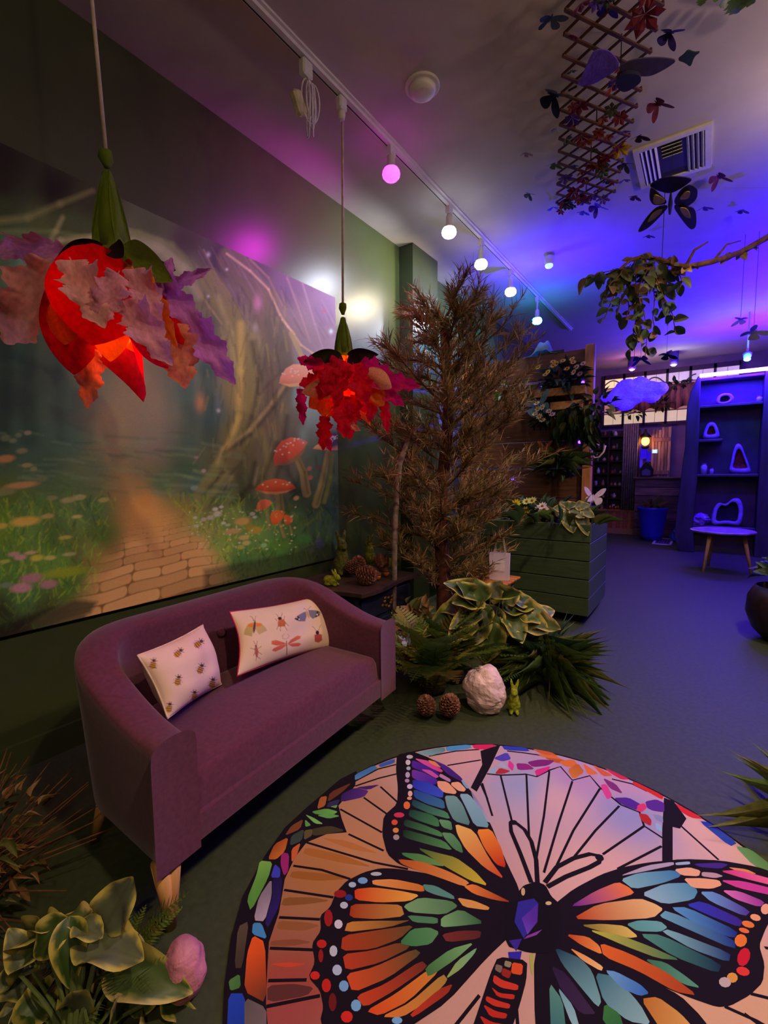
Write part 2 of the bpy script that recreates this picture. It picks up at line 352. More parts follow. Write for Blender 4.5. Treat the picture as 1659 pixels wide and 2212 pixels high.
# ------------------------------------------------------------------ rug: a round printed rug, the print is flat and lies on its pile
RC_, RR = Vector((-.411, 1.423, 0)), .978
def A(x, y): p = atz(460 + x * .36166, 1560 + y * .36162, 0); return (p.x, p.y)
def B(x, y): p = atz(1000 + x * .39723, 1560 + y * .39732, 0); return (p.x, p.y)
rug_layers = []
RB = MB(); RZ = [.0085]
BODY = Vector((*B(400, 1080), 0))
REC = []
def fill(pts, c0, c1=None, conv=A, sm=1, center=None):
    P = [conv(*p) for p in pts]
    if conv is A: REC.append((P, c0, c1))
    if sm and c0 != BLK and len(P) < 11:
        gx, gy = sum(q[0] for q in P) / len(P), sum(q[1] for q in P) / len(P); P = [(gx + (q[0] - gx) * 1.025 + .0004 * (1 if q[0] > gx else -1), gy + (q[1] - gy) * 1.025 + .0004 * (1 if q[1] > gy else -1)) for q in P]
    if sm: P = smooth_poly(P, sm, cut=.16)
    RZ[0] += .0000045; z = RZ[0]
    c0 = lin(c0); c1 = lin(c1) if c1 else c0; ctr = center or BODY
    ds = [math.hypot(p[0] - ctr.x, p[1] - ctr.y) for p in P]; i0, i1 = ds.index(min(ds)), ds.index(max(ds)); a = Vector(P[i0]); d = Vector(P[i1]) - a; L2 = max(d.length_squared, 1e-9)
    tri = tessellate_polygon([[Vector((p[0], p[1], 0)) for p in P]]); o = len(RB.v)
    for p in P:
        t = max(0, min(1, (Vector(p) - a).dot(d) / L2)); RB.v.append(Vector((p[0], p[1], z))); RB.c.append(tuple(c0[k] + (c1[k] - c0[k]) * t for k in range(3)))
    RB.f += [tuple(i + o for i in t) for t in tri]
def ell(cx, cy, rx, ry, c, conv=A, rot=0): fill([(cx + rx * math.cos(a) * math.cos(rot) - ry * math.sin(a) * math.sin(rot), cy + rx * math.cos(a) * math.sin(rot) + ry * math.sin(a) * math.cos(rot)) for a in [2 * PI * k / 10 for k in range(10)]], c, None, conv, 0)
BLK = (22, 12, 20)
def line(pts, w, conv=A, c=BLK):
    P = [Vector(conv(*p)) for p in pts]; L_, R_ = [], []
    for i, p in enumerate(P):
        t = (P[min(i + 1, len(P) - 1)] - P[max(i - 1, 0)]).normalized(); nn = Vector((-t.y, t.x)) * w / 2; L_.append(p + nn); R_.append(p - nn)
    RZ[0] += .0000045; o = len(RB.v); n = len(P); cl = lin(c)
    RB.v += [Vector((p.x, p.y, RZ[0])) for p in L_ + R_]; RB.c += [cl] * (2 * n); RB.f += [(i, i + 1, n + i + 1, n + i) for i in range(o, o + n - 1)] if False else [(o + i, o + i + 1, o + n + i + 1, o + n + i) for i in range(n - 1)]
# pile body and black edge
NR = 128
vs = [RC_ + Vector((RR * math.cos(2 * PI * k / NR), RR * math.sin(2 * PI * k / NR), 0.0005)) for k in range(NR)]
vs += [RC_ + Vector(((RR - .004) * math.cos(2 * PI * k / NR), (RR - .004) * math.sin(2 * PI * k / NR), .0085)) for k in range(NR)]
RB.add(vs, [(k, (k + 1) % NR, NR + (k + 1) % NR, NR + k) for k in range(NR)] + [tuple(range(NR, 2 * NR)), tuple(range(NR - 1, -1, -1))], lin(BLK))
# background colours of the print: pink-cream, golden to the left, rust lower left, sky tints at the top
anch = [((1300, 1900), (236, 190, 178)), ((1200, 1730), (226, 186, 190)), ((1330, 1690), (206, 168, 196)), ((1130, 1700), (168, 178, 214)), ((1360, 1760), (160, 164, 214)), ((1250, 1680), (196, 160, 206)), ((1540, 1800), (236, 192, 180)),
        ((1010, 1640), (228, 180, 172)), ((900, 1680), (214, 172, 150)), ((800, 1760), (222, 166, 124)), ((760, 1830), (226, 164, 104)), ((700, 1900), (206, 142, 74)), ((660, 1980), (196, 140, 90)), ((640, 2040), (186, 118, 90)), ((630, 2100), (190, 84, 66)), ((620, 2190), (188, 92, 84)),
        ((1000, 2190), (212, 168, 146)), ((1120, 2140), (216, 172, 152)), ((1600, 2150), (228, 182, 140)), ((1500, 2300), (228, 182, 140)), ((800, 2350), (214, 160, 130)), ((1659, 1960), (232, 186, 176)), ((1200, 2500), (214, 168, 146))]
ap = np.array([tuple(atz(*p, 0))[:2] for p, _ in anch]); ac = np.array([np.array(lin(c)) * (.72 if p[0] < 850 else .9) for p, c in anch])  # left anchors darker: light falling off across the rug is painted in
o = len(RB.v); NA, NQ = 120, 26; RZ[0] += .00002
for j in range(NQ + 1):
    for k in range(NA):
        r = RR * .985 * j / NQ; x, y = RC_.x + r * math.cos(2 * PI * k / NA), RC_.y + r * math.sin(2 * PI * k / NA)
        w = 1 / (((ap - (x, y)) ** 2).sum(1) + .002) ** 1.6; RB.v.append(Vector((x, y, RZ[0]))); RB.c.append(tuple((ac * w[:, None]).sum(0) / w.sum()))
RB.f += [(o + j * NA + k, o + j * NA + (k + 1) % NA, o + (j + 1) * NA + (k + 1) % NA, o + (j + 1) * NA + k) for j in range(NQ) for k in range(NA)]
# streaks of darker gold in the left panes
for pts, c in (([(560, 760), (760, 800), (960, 880), (760, 850), (540, 800)], (176, 112, 46)), ([(480, 900), (700, 920), (800, 950), (620, 960), (460, 940)], (160, 102, 40)), ([(430, 1060), (600, 1060), (700, 1080), (560, 1100), (410, 1110)], (140, 92, 44)), ([(400, 1200), (560, 1210), (640, 1230), (540, 1260), (380, 1250)], (150, 96, 52)),
               ([(350, 1320), (500, 1310), (590, 1330), (470, 1350), (345, 1350)], (140, 84, 52)), ([(330, 1590), (480, 1580), (600, 1600), (560, 1650), (330, 1690)], (96, 52, 46)), ([(640, 700), (800, 720), (1000, 800), (820, 770)], (190, 124, 60)), ([(335, 1460), (450, 1450), (560, 1460), (450, 1480)], (206, 78, 48))): fill(pts, c, None)
LW = .0095
for pts in ([(900, 460), (1040, 560)], [(1000, 395), (1110, 495)], [(760, 530), (1010, 670)], [(810, 680), (1020, 780)], [(560, 730), (760, 790), (960, 850), (1165, 890)], [(480, 870), (650, 895), (820, 950)], [(425, 1015), (720, 1060)], [(395, 1180), (640, 1192)], [(340, 1365), (600, 1375)], [(330, 1560), (560, 1555)], [(320, 1715), (640, 1650)], [(1290, 212), (1450, 182), (1590, 172)], [(1400, 268), (1600, 235)], [(850, 392), (990, 345), (1100, 318)], [(850, 362), (985, 290), (1095, 262)], [(1600, 380), (1640, 470)]): line(pts, LW)
for pts in ([(105, 340), (160, 520)], [(205, 300), (265, 545)], [(345, 295), (360, 650)], [(470, 275), (440, 520), (400, 745)], [(595, 330), (520, 560), (440, 830)], [(745, 370), (600, 600), (510, 790)], [(850, 465), (720, 600), (600, 750)], [(985, 575), (760, 730)], [(1080, 685), (840, 810)], [(1180, 570), (1390, 760)],
            [(130, 290), (210, 297), (345, 292), (400, 305), (470, 270), (530, 250), (595, 325), (690, 300), (745, 365), (860, 460), (960, 500), (985, 575), (1085, 640)], [(240, 165), (330, 175), (430, 190)], [(810, 318), (920, 345), (1000, 385)], [(1640, 1240), (1720, 1250)], [(1560, 1490), (1720, 1530)], [(1420, 1560), (1600, 1641), (1700, 1700)], [(-60, 1690), (90, 1500)], [(290, 1560), (300, 1700)], [(1530, 1600), (1650, 1690)]): line(pts, LW, B)
# black border band on the left, then its glass pieces
fill([(330, 1860), (318, 1690), (325, 1500), (335, 1330), (395, 1150), (430, 950), (490, 820), (560, 730), (680, 680), (800, 670), (770, 590), (750, 510), (850, 390), (860, 300), (760, 350), (560, 520), (430, 640), (310, 810), (180, 1050), (110, 1300), (70, 1600), (60, 1860)], BLK, sm=0)
for pts, c0, c1 in (([(95, 1640), (190, 1640), (190, 1880), (85, 1880)], (30, 62, 170), (36, 74, 190)), ([(190, 1662), (318, 1725), (318, 1880), (190, 1880)], (120, 108, 104), (98, 92, 90)), ([(95, 1560), (160, 1520), (165, 1600), (105, 1620)], (70, 120, 60), (80, 140, 66)), ([(150, 1240), (215, 1205), (175, 1480), (130, 1480)], (70, 58, 44), (90, 80, 60)),
     ([(240, 1292), (310, 1332), (322, 1690), (188, 1620), (205, 1400)], (120, 62, 34), (238, 96, 30)), ([(240, 1215), (290, 1215), (325, 1310), (235, 1280)], (70, 150, 204), None), ([(350, 950), (350, 1050), (310, 1200), (245, 1195), (275, 1060)], (180, 170, 178), (140, 130, 140)), ([(355, 950), (415, 940), (400, 1100), (330, 1240), (312, 1205), (358, 1050)], (44, 30, 100), (30, 24, 70)),
     ([(280, 842), (355, 850), (330, 940), (228, 1140), (205, 1070), (260, 930)], (90, 160, 60), (130, 196, 84)), ([(370, 860), (402, 890), (400, 940), (345, 940)], (62, 70, 190), None), ([(410, 790), (455, 800), (450, 900), (425, 930), (405, 860)], (160, 40, 110), None), ([(370, 740), (450, 700), (430, 780), (380, 830), (330, 830)], (206, 116, 40), (170, 84, 30)), ([(470, 770), (525, 732), (500, 810), (470, 850)], (206, 104, 50), None), ([(470, 690), (545, 650), (530, 720), (460, 750)], (60, 76, 64), None), ([(470, 630), (540, 590), (520, 650), (430, 690)], (130, 76, 40), None),
     ([(590, 545), (680, 527), (745, 545), (720, 562), (620, 562)], (120, 196, 90), (90, 160, 70)), ([(620, 567), (700, 557), (760, 572), (690, 587)], (104, 180, 84), None), ([(550, 562), (600, 582), (660, 620), (610, 617)], (130, 200, 100), None), ([(550, 592), (587, 627), (552, 637)], (100, 170, 80), None), ([(590, 650), (700, 630), (790, 660), (680, 680), (600, 690)], (70, 66, 36), None), ([(545, 660), (595, 650), (590, 690), (545, 715)], (100, 90, 50), None),
     ([(770, 440), (850, 402), (930, 420), (900, 458), (765, 488)], (90, 46, 130), (60, 34, 100)), ([(850, 400), (1000, 382), (930, 415)], (70, 40, 110), None), ([(640, 460), (682, 452), (670, 510), (622, 530)], (180, 104, 50), None), ([(700, 430), (830, 370), (770, 430), (685, 488)], (110, 60, 34), None), ([(690, 490), (760, 470), (740, 510), (680, 520)], (56, 50, 90), None), ([(700, 515), (745, 505), (735, 525)], (110, 170, 80), None),
     ([(850, 322), (960, 268), (985, 285), (850, 360)], (90, 150, 206), (70, 130, 190)), ([(990, 262), (1085, 227), (1085, 253), (1000, 280)], (60, 104, 200), None), ([(1205, 192), (1380, 157), (1388, 185), (1290, 213)], (130, 180, 184), (100, 150, 150)), ([(1390, 155), (1530, 142), (1545, 165), (1400, 185)], (80, 160, 206), None)): fill(pts, c0, c1)
for pts, c0, c1 in (([(50, 131), (175, 129), (165, 158), (65, 155)], (222, 40, 96), None), ([(212, 136), (340, 146), (365, 168), (230, 160)], (50, 66, 190), None), ([(375, 152), (480, 172), (520, 195), (430, 182)], (210, 100, 40), None), ([(400, 180), (500, 190), (545, 215), (440, 200)], (222, 120, 60), None), ([(440, 200), (560, 215), (580, 240), (500, 228)], (196, 92, 40), None), ([(520, 222), (600, 210), (630, 250), (560, 252)], (222, 120, 50), None), ([(570, 267), (625, 232), (660, 280), (600, 320)], (214, 128, 50), (190, 100, 40)), ([(650, 230), (740, 290), (680, 295)], (226, 120, 56), None), ([(700, 236), (820, 300), (760, 302)], (216, 98, 60), None),
     ([(770, 256), (910, 320), (860, 320), (800, 285)], (210, 44, 84), None), ([(930, 330), (1090, 410), (1080, 430), (1000, 385), (922, 347)], (214, 44, 40), None), ([(1150, 447), (1310, 535), (1240, 530), (1145, 472)], (214, 44, 50), None), ([(1285, 550), (1340, 556), (1490, 665), (1450, 685)], (50, 80, 200), (40, 66, 180)), ([(1480, 686), (1560, 700), (1690, 800), (1690, 840), (1580, 790)], (104, 160, 104), (90, 140, 80)), ([(1690, 830), (1800, 900), (1900, 1010), (1850, 1010), (1760, 920)], (200, 90, 50), None)): fill(pts, c0, c1, B)
fill([(95, 165), (205, 130), (150, 250), (75, 388), (42, 365), (105, 240)], BLK, None, B, 0); fill([(1093, 420), (1145, 440), (1215, 535), (1180, 590), (1140, 580), (1140, 765), (1083, 770), (1083, 600)], BLK, None, B, 0)
for pts, c0, c1 in (([(165, 205), (240, 172), (262, 210), (215, 222)], (84, 70, 190), None), ([(250, 215), (278, 240), (270, 275), (245, 250)], (226, 60, 150), None), ([(290, 232), (350, 235), (390, 265), (300, 270)], (150, 40, 130), None), ([(390, 270), (475, 247), (465, 270), (402, 305)], (220, 50, 140), None), ([(350, 225), (420, 212), (500, 217), (460, 245), (380, 253)], (130, 40, 120), None), ([(175, 290), (200, 257), (260, 275), (220, 290)], (180, 50, 60), None), ([(140, 280), (165, 254), (187, 263), (160, 290)], (150, 190, 216), None), ([(180, 245), (215, 230), (245, 258), (215, 255)], (170, 190, 210), None),
     ([(750, 350), (780, 347), (812, 410), (785, 430), (760, 385)], (222, 70, 150), None), ([(760, 312), (830, 345), (870, 400), (800, 370)], (130, 50, 120), None), ([(820, 422), (900, 420), (970, 460), (950, 490), (870, 460)], (84, 40, 150), None), ([(950, 462), (985, 450), (1000, 475), (970, 500), (945, 490)], (222, 60, 120), None), ([(992, 442), (1050, 430), (1093, 450), (1093, 500), (1030, 490), (1002, 475)], (92, 44, 150), None), ([(955, 507), (1000, 512), (1025, 545), (1020, 575), (975, 550)], (180, 40, 40), None), ([(1045, 557), (1075, 570), (1085, 610), (1052, 592)], (150, 190, 220), None), ([(1030, 510), (1085, 520), (1088, 560), (1050, 540)], (140, 150, 190), None)): fill(pts, c0, c1, B)
# antennae
line([(405, 890), (398, 760), (372, 660), (335, 595), (295, 563), (258, 560), (262, 605), (310, 720), (372, 885)], .017, B); ell(272, 556, 24, 14, BLK, B)
line([(445, 885), (510, 800), (600, 752), (690, 728), (752, 740), (740, 772), (690, 800), (560, 852), (458, 908)], .017, B); ell(742, 748, 26, 18, BLK, B, .5)
# wings: black silhouettes, then the glass cells
fill([(1830, 1010), (1740, 820), (1660, 620), (1560, 440), (1430, 310), (1300, 225), (1190, 183), (1098, 205), (1093, 300), (1105, 400), (1100, 500), (1020, 570), (1010, 680), (1040, 800), (1110, 862), (1200, 892), (1400, 945), (1560, 1005), (1700, 1065), (1830, 1085)], BLK)
fill([(1000, 885), (900, 910), (800, 960), (735, 1030), (700, 1120), (640, 1170), (645, 1260), (590, 1340), (610, 1450), (570, 1540), (640, 1620), (660, 1720), (640, 1803), (700, 1900), (900, 1950), (1160, 1850), (1400, 1690), (1640, 1420), (1830, 1240), (1850, 1080), (1600, 1030), (1300, 920), (1100, 888)], BLK)
fill([(500, 1000), (600, 920), (750, 840), (870, 800), (1000, 775), (1200, 755), (1400, 763), (1600, 798), (1720, 840), (1760, 900), (1700, 1000), (1665, 1100), (1640, 1150), (1610, 1230), (1640, 1330), (1630, 1430), (1560, 1500), (1450, 1560), (1380, 1565), (1250, 1520), (1100, 1460), (900, 1380), (700, 1300), (480, 1200)], BLK, None, B)
fill([(460, 1180), (620, 1250), (800, 1330), (1000, 1410), (1180, 1500), (1300, 1620), (1420, 1800), (1300, 2000), (800, 2000), (420, 1800), (390, 1641), (385, 1280)], BLK, None, B)
OR, YE, DG, LG, TE = (232, 104, 26), (236, 190, 70), (30, 60, 34), (110, 170, 90), (120, 176, 180)
for pts, c0, c1 in (([(1200, 225), (1290, 242), (1375, 300), (1360, 310), (1290, 280)], (214, 70, 150), (226, 96, 170)), ([(1285, 235), (1330, 247), (1365, 285), (1300, 257)], (230, 150, 90), None), ([(1190, 237), (1260, 262), (1350, 312), (1340, 345), (1240, 300), (1190, 280)], (60, 30, 150), (90, 40, 160)), ([(1240, 290), (1300, 297), (1350, 335), (1330, 345)], (206, 90, 170), None), ([(1190, 292), (1260, 312), (1340, 352), (1330, 385), (1230, 360), (1190, 340)], (70, 40, 160), (120, 60, 170)), ([(1195, 352), (1290, 372), (1375, 420), (1370, 465), (1260, 430), (1195, 400)], (60, 90, 206), (44, 50, 170)), ([(1310, 232), (1400, 272), (1490, 347), (1480, 362), (1400, 320), (1345, 262)], (64, 34, 120), (84, 40, 140)), ([(1360, 317), (1420, 352), (1415, 370), (1350, 335)], (190, 140, 180), None),
     ([(1340, 362), (1400, 367), (1455, 425), (1445, 440), (1380, 430), (1345, 397)], (238, 176, 130), None), ([(1425, 372), (1470, 367), (1510, 410), (1500, 425), (1465, 420), (1425, 387)], (240, 180, 136), None), ([(1488, 352), (1532, 402), (1515, 407), (1490, 377)], (130, 180, 210), None), ([(1538, 412), (1610, 522), (1660, 612), (1630, 600), (1560, 482)], (170, 180, 200), (140, 130, 170)), ([(1385, 452), (1450, 452), (1490, 502), (1540, 628), (1440, 600), (1400, 520)], (90, 140, 130), (120, 170, 160)), ([(1472, 442), (1530, 442), (1600, 532), (1652, 640), (1562, 628), (1512, 520)], (116, 168, 176), (140, 190, 196)),
     ([(1200, 412), (1300, 447), (1375, 477), (1385, 530), (1280, 500), (1205, 460)], (60, 120, 150), (40, 70, 150)), ([(1195, 472), (1290, 512), (1395, 547), (1415, 590), (1300, 560), (1190, 510)], (80, 150, 100), (20, 60, 80)), ([(1180, 532), (1300, 562), (1345, 592), (1350, 640), (1230, 600), (1170, 570)], (70, 140, 80), (24, 60, 50)), ([(1347, 592), (1420, 602), (1430, 658), (1372, 640)], (80, 140, 90), (110, 170, 110)), ([(1150, 592), (1250, 622), (1360, 667), (1370, 700), (1240, 660), (1140, 630)], (80, 150, 84), (26, 56, 40)), ([(1140, 652), (1250, 682), (1380, 722), (1430, 780), (1280, 740), (1140, 700)], (84, 150, 80), (20, 44, 30)), ([(1367, 672), (1430, 677), (1480, 740), (1493, 795), (1440, 770), (1387, 710)], (70, 130, 80), (104, 160, 100)),
     ([(1130, 792), (1250, 802), (1380, 860), (1370, 875), (1230, 850), (1140, 810)], (110, 160, 80), (60, 130, 70)), ([(1220, 762), (1330, 792), (1450, 822), (1560, 902), (1640, 990), (1540, 960), (1380, 870)], (206, 186, 50), (50, 110, 50)), ([(1450, 622), (1560, 662), (1650, 830), (1740, 950), (1620, 880), (1510, 770), (1460, 680)], (206, 70, 30), (240, 196, 96)), ([(1575, 657), (1660, 652), (1720, 760), (1750, 880), (1690, 860), (1620, 760)], (196, 40, 20), (244, 150, 50)), ([(1110, 832), (1250, 847), (1400, 902), (1530, 970), (1490, 993), (1350, 940), (1200, 890), (1130, 860)], (226, 150, 70), (180, 90, 30)), ([(1500, 995), (1560, 982), (1660, 1030), (1780, 1090), (1680, 1075), (1560, 1040)], (150, 50, 24), (238, 140, 60)),
     ([(955, 957), (1080, 952), (1250, 987), (1260, 1028), (1130, 1010), (960, 985)], (206, 120, 40), (232, 160, 80)), ([(850, 1012), (960, 1002), (1120, 1022), (1230, 1047), (1170, 1083), (1000, 1090), (855, 1075)], (236, 180, 70), (214, 64, 20)), ([(830, 1102), (1000, 1102), (1120, 1107), (1140, 1173), (980, 1190), (820, 1180)], (190, 140, 60), (166, 60, 24)), ([(810, 1207), (980, 1202), (1100, 1202), (1180, 1197), (1050, 1240), (790, 1270)], (110, 80, 30), (206, 140, 60)), ([(780, 1290), (1000, 1257), (1200, 1227), (1110, 1310), (950, 1370), (770, 1380)], (100, 80, 34), (176, 64, 26)), ([(780, 1402), (950, 1382), (1110, 1332), (1180, 1360), (1000, 1450), (800, 1500)], (96, 74, 36), (190, 64, 30)), ([(800, 1520), (960, 1482), (1200, 1372), (1240, 1400), (1050, 1540), (840, 1630)], (80, 80, 40), (214, 84, 34)), ([(860, 1650), (1030, 1582), (1240, 1442), (1280, 1480), (1080, 1620), (910, 1720)], (110, 50, 30), (206, 72, 32)),
     ([(920, 1740), (1090, 1642), (1290, 1492), (1350, 1502), (1170, 1680), (1000, 1768)], (206, 140, 50), (226, 80, 30)), ([(1010, 1775), (1180, 1692), (1370, 1522), (1400, 1560), (1290, 1680), (1130, 1780)], (170, 140, 60), (226, 130, 50)), ([(1270, 1482), (1420, 1372), (1560, 1332), (1450, 1430), (1290, 1540)], (120, 180, 110), (64, 120, 60)), ([(1390, 1552), (1460, 1442), (1575, 1362), (1560, 1400), (1480, 1490)], (110, 180, 130), (150, 180, 90)), ([(1140, 1112), (1240, 1062), (1420, 1082), (1460, 1115), (1380, 1163), (1180, 1150)], (80, 130, 80), (124, 176, 116)), ([(1160, 1167), (1340, 1182), (1340, 1220), (1200, 1210)], (80, 140, 90), None), ([(1365, 1182), (1480, 1132), (1620, 1215), (1480, 1230), (1365, 1240)], (50, 100, 60), (124, 180, 116)), ([(1115, 1335), (1190, 1252), (1290, 1242), (1350, 1270), (1300, 1340), (1200, 1355)], (90, 150, 90), (60, 130, 70)),
     ([(1255, 982), (1330, 992), (1435, 1050), (1440, 1073), (1330, 1045), (1270, 1020)], (90, 150, 130), None), ([(1370, 1282), (1480, 1262), (1600, 1262), (1590, 1308), (1400, 1330)], (90, 40, 34), (120, 50, 40)), ([(1460, 1062), (1560, 1082), (1650, 1120), (1640, 1138), (1500, 1118)], (220, 160, 80), None), ([(1180, 1760), (1350, 1612), (1430, 1582), (1400, 1640), (1200, 1780)], (150, 50, 30), (190, 60, 34))): fill(pts, c0, c1)
for x, y, rx, ry, c in ((1175, 217, 20, 12, (200, 200, 214)), (1165, 250, 15, 17, (214, 214, 224)), (1168, 286, 13, 12, (170, 196, 200)), (1163, 325, 14, 18, (190, 180, 210)), (1160, 360, 14, 12, (180, 150, 190)), (1176, 395, 17, 15, (214, 200, 220)), (1178, 438, 14, 18, (236, 190, 170)), (1174, 466, 15, 10, (236, 170, 130)), (1158, 508, 20, 24, (226, 120, 60)), (1112, 566, 32, 16, (206, 60, 90)), (1085, 610, 19, 17, (222, 90, 50)), (1092, 658, 18, 16, (226, 150, 70)), (1095, 700, 19, 17, (170, 160, 150)),
     (975, 920, 34, 12, (184, 200, 204)), (895, 960, 30, 20, (120, 176, 220)), (833, 985, 23, 17, (170, 200, 214)), (783, 1108, 24, 21, (190, 204, 214)), (750, 1222, 25, 28, (214, 214, 224)), (720, 1383, 24, 34, (190, 206, 210)), (742, 1497, 29, 33, (180, 200, 220)), (782, 1593, 29, 34, (120, 176, 224)), (855, 1710, 31, 36, (120, 184, 226)), (1100, 1800, 32, 22, (120, 184, 226)), (760, 1040, 38, 24, (150, 30, 26)), (812, 1062, 24, 20, (40, 60, 140)), (690, 1185, 26, 52, (160, 32, 28)), (650, 1340, 30, 26, (190, 40, 30)), (645, 1412, 15, 40, (150, 30, 26)), (610, 1530, 29, 26, (206, 44, 34)), (678, 1590, 28, 42, (196, 40, 32)), (715, 1690, 24, 56, (110, 26, 24)), (800, 1778, 36, 36, (214, 44, 36)), (900, 1870, 40, 30, (214, 44, 36))): ell(x, y, rx, ry, c)
for pts, c0, c1 in (([(590, 1012), (720, 932), (840, 882), (900, 912), (930, 945), (800, 983), (650, 1010)], (110, 40, 150), (240, 130, 60)), ([(600, 1082), (740, 1002), (960, 972), (1040, 1002), (1085, 1030), (1030, 1078), (800, 1090)], (190, 70, 24), (236, 200, 130)), ([(860, 867), (960, 832), (1150, 817), (1185, 850), (1080, 888), (930, 920)], (130, 190, 196), (60, 130, 176)), ([(970, 947), (1100, 892), (1220, 887), (1275, 930), (1250, 978), (1100, 1003)], (150, 196, 206), (76, 150, 180)), ([(850, 850), (1000, 792), (1140, 772), (1145, 790), (980, 825)], (180, 170, 190), None), ([(1155, 776), (1230, 769), (1235, 785), (1160, 790)], (160, 190, 210), None), ([(1255, 782), (1400, 777), (1440, 787), (1400, 808), (1290, 800)], (70, 40, 140), None), ([(1440, 800), (1540, 812), (1600, 840), (1500, 826)], (222, 150, 90), None),
     ([(1150, 812), (1230, 802), (1290, 820), (1280, 850), (1190, 845)], (238, 180, 140), None), ([(1200, 862), (1300, 862), (1390, 872), (1405, 900), (1350, 918), (1250, 913)], (238, 176, 132), None), ([(1300, 827), (1370, 832), (1415, 850), (1370, 860), (1300, 850)], (190, 160, 170), None), ([(1400, 822), (1500, 817), (1700, 872), (1700, 905), (1520, 860)], (214, 60, 130), (240, 110, 170)), ([(1400, 872), (1520, 877), (1690, 920), (1680, 955), (1500, 915)], (214, 70, 150), (200, 60, 160)), ([(1410, 927), (1500, 932), (1640, 990), (1610, 1018), (1480, 975)], (222, 120, 190), (150, 50, 150)), ([(1290, 937), (1370, 937), (1560, 1040), (1530, 1068), (1350, 990)], (110, 170, 220), (80, 40, 150)), ([(1215, 1007), (1300, 987), (1520, 1090), (1500, 1128), (1330, 1060)], (50, 60, 190), (60, 36, 140)), ([(1130, 1022), (1220, 1022), (1490, 1150), (1470, 1188), (1300, 1130)], (90, 160, 210), (24, 40, 130)), ([(1070, 1070), (1110, 1037), (1480, 1200), (1470, 1248), (1180, 1120)], (110, 176, 196), (20, 44, 130)),
     ([(890, 1112), (960, 1092), (1070, 1097), (1110, 1130), (1070, 1153), (950, 1150)], (90, 160, 150), (110, 180, 180)), ([(1085, 1155), (1120, 1142), (1450, 1270), (1440, 1318), (1250, 1250)], (130, 190, 190), (24, 50, 110)), ([(960, 1167), (1080, 1172), (1400, 1330), (1380, 1378), (1150, 1290)], (80, 150, 130), (16, 44, 70)), ([(640, 1117), (760, 1112), (880, 1122), (950, 1180), (900, 1188), (780, 1160)], (130, 120, 40), (226, 200, 100)), ([(680, 1142), (850, 1172), (1010, 1232), (1180, 1308), (1060, 1298), (880, 1230)], (190, 190, 70), (60, 120, 80)), ([(990, 1302), (1100, 1322), (1200, 1390), (1290, 1460), (1200, 1440), (1080, 1370)], (60, 120, 84), (90, 160, 130)), ([(560, 1167), (680, 1182), (740, 1230), (755, 1278), (650, 1230)], (190, 70, 24), (238, 150, 70)), ([(750, 1217), (900, 1272), (1100, 1372), (1270, 1500), (1150, 1478), (960, 1370), (770, 1290)], (226, 110, 40), (170, 70, 26)),
     ([(580, 1242), (680, 1292), (760, 1345), (750, 1368), (650, 1310)], (230, 150, 70), (240, 196, 130)), ([(500, 1242), (640, 1302), (700, 1370), (750, 1528), (730, 1563), (620, 1430), (540, 1330)], (24, 60, 80), (120, 180, 180)), ([(720, 1382), (830, 1402), (960, 1550), (1020, 1660), (900, 1640), (770, 1540)], (60, 120, 130), (140, 190, 190)), ([(775, 1367), (830, 1372), (960, 1440), (1010, 1490), (960, 1503), (860, 1460)], (110, 170, 214), (50, 110, 190)), ([(970, 1522), (1060, 1512), (1180, 1600), (1270, 1700), (1080, 1690)], (190, 120, 40), (222, 170, 90)), ([(470, 1432), (540, 1530), (560, 1700), (480, 1700)], (90, 150, 130), (60, 120, 120)), ([(512, 1452), (600, 1562), (640, 1700), (590, 1660)], (110, 170, 180), (150, 200, 200)), ([(770, 1547), (850, 1602), (880, 1700), (760, 1650)], (60, 130, 60), (50, 110, 60)), ([(480, 1342), (560, 1382), (690, 1560), (720, 1600), (640, 1600), (540, 1480)], (44, 26, 60), (60, 40, 70))): fill(pts, c0, c1, B)
for x, y, rx, ry, c in ((1590, 1076, 30, 18, (238, 170, 120)), (1645, 1030, 26, 30, (238, 176, 140)), (1550, 1113, 36, 18, (232, 130, 60)), (1528, 1147, 30, 13, (232, 120, 60)), (1510, 1202, 34, 36, (236, 130, 50)), (1526, 1292, 34, 52, (206, 30, 50)), (1522, 1370, 38, 24, (226, 60, 50)), (1464, 1405, 30, 28, (222, 160, 70)), (1424, 1430, 34, 28, (196, 180, 176))): ell(x, y, rx, ry, c, B, .3)
# body
fill([(330, 900), (400, 878), (450, 900), (480, 960), (525, 1000), (545, 1180), (470, 1270), (360, 1270), (230, 1230), (220, 1010), (300, 980), (305, 930)], (16, 10, 16), None, B)
ell(327, 935, 11, 22, (206, 176, 130), B); ell(465, 998, 17, 11, (216, 190, 130), B)
for pts, c0, c1 in (([(300, 990), (385, 972), (410, 1000), (405, 1090), (330, 1190), (280, 1100)], (50, 44, 150), None), ([(320, 1080), (375, 1030), (405, 1002), (405, 1100), (350, 1170)], (86, 44, 160), (110, 70, 190)), ([(350, 1175), (430, 1142), (400, 1172), (330, 1195)], (140, 60, 170), None), ([(250, 1202), (320, 1192), (290, 1260)], (60, 40, 150), None), ([(245, 1265), (320, 1260), (312, 1305), (250, 1300)], (50, 40, 170), None)): fill(pts, c0, c1, B, 0)
fill([(190, 1290), (350, 1310), (345, 1420), (310, 1550), (260, 1700), (240, 1800), (-20, 1800), (50, 1680), (110, 1500), (150, 1380)], BLK, None, B)
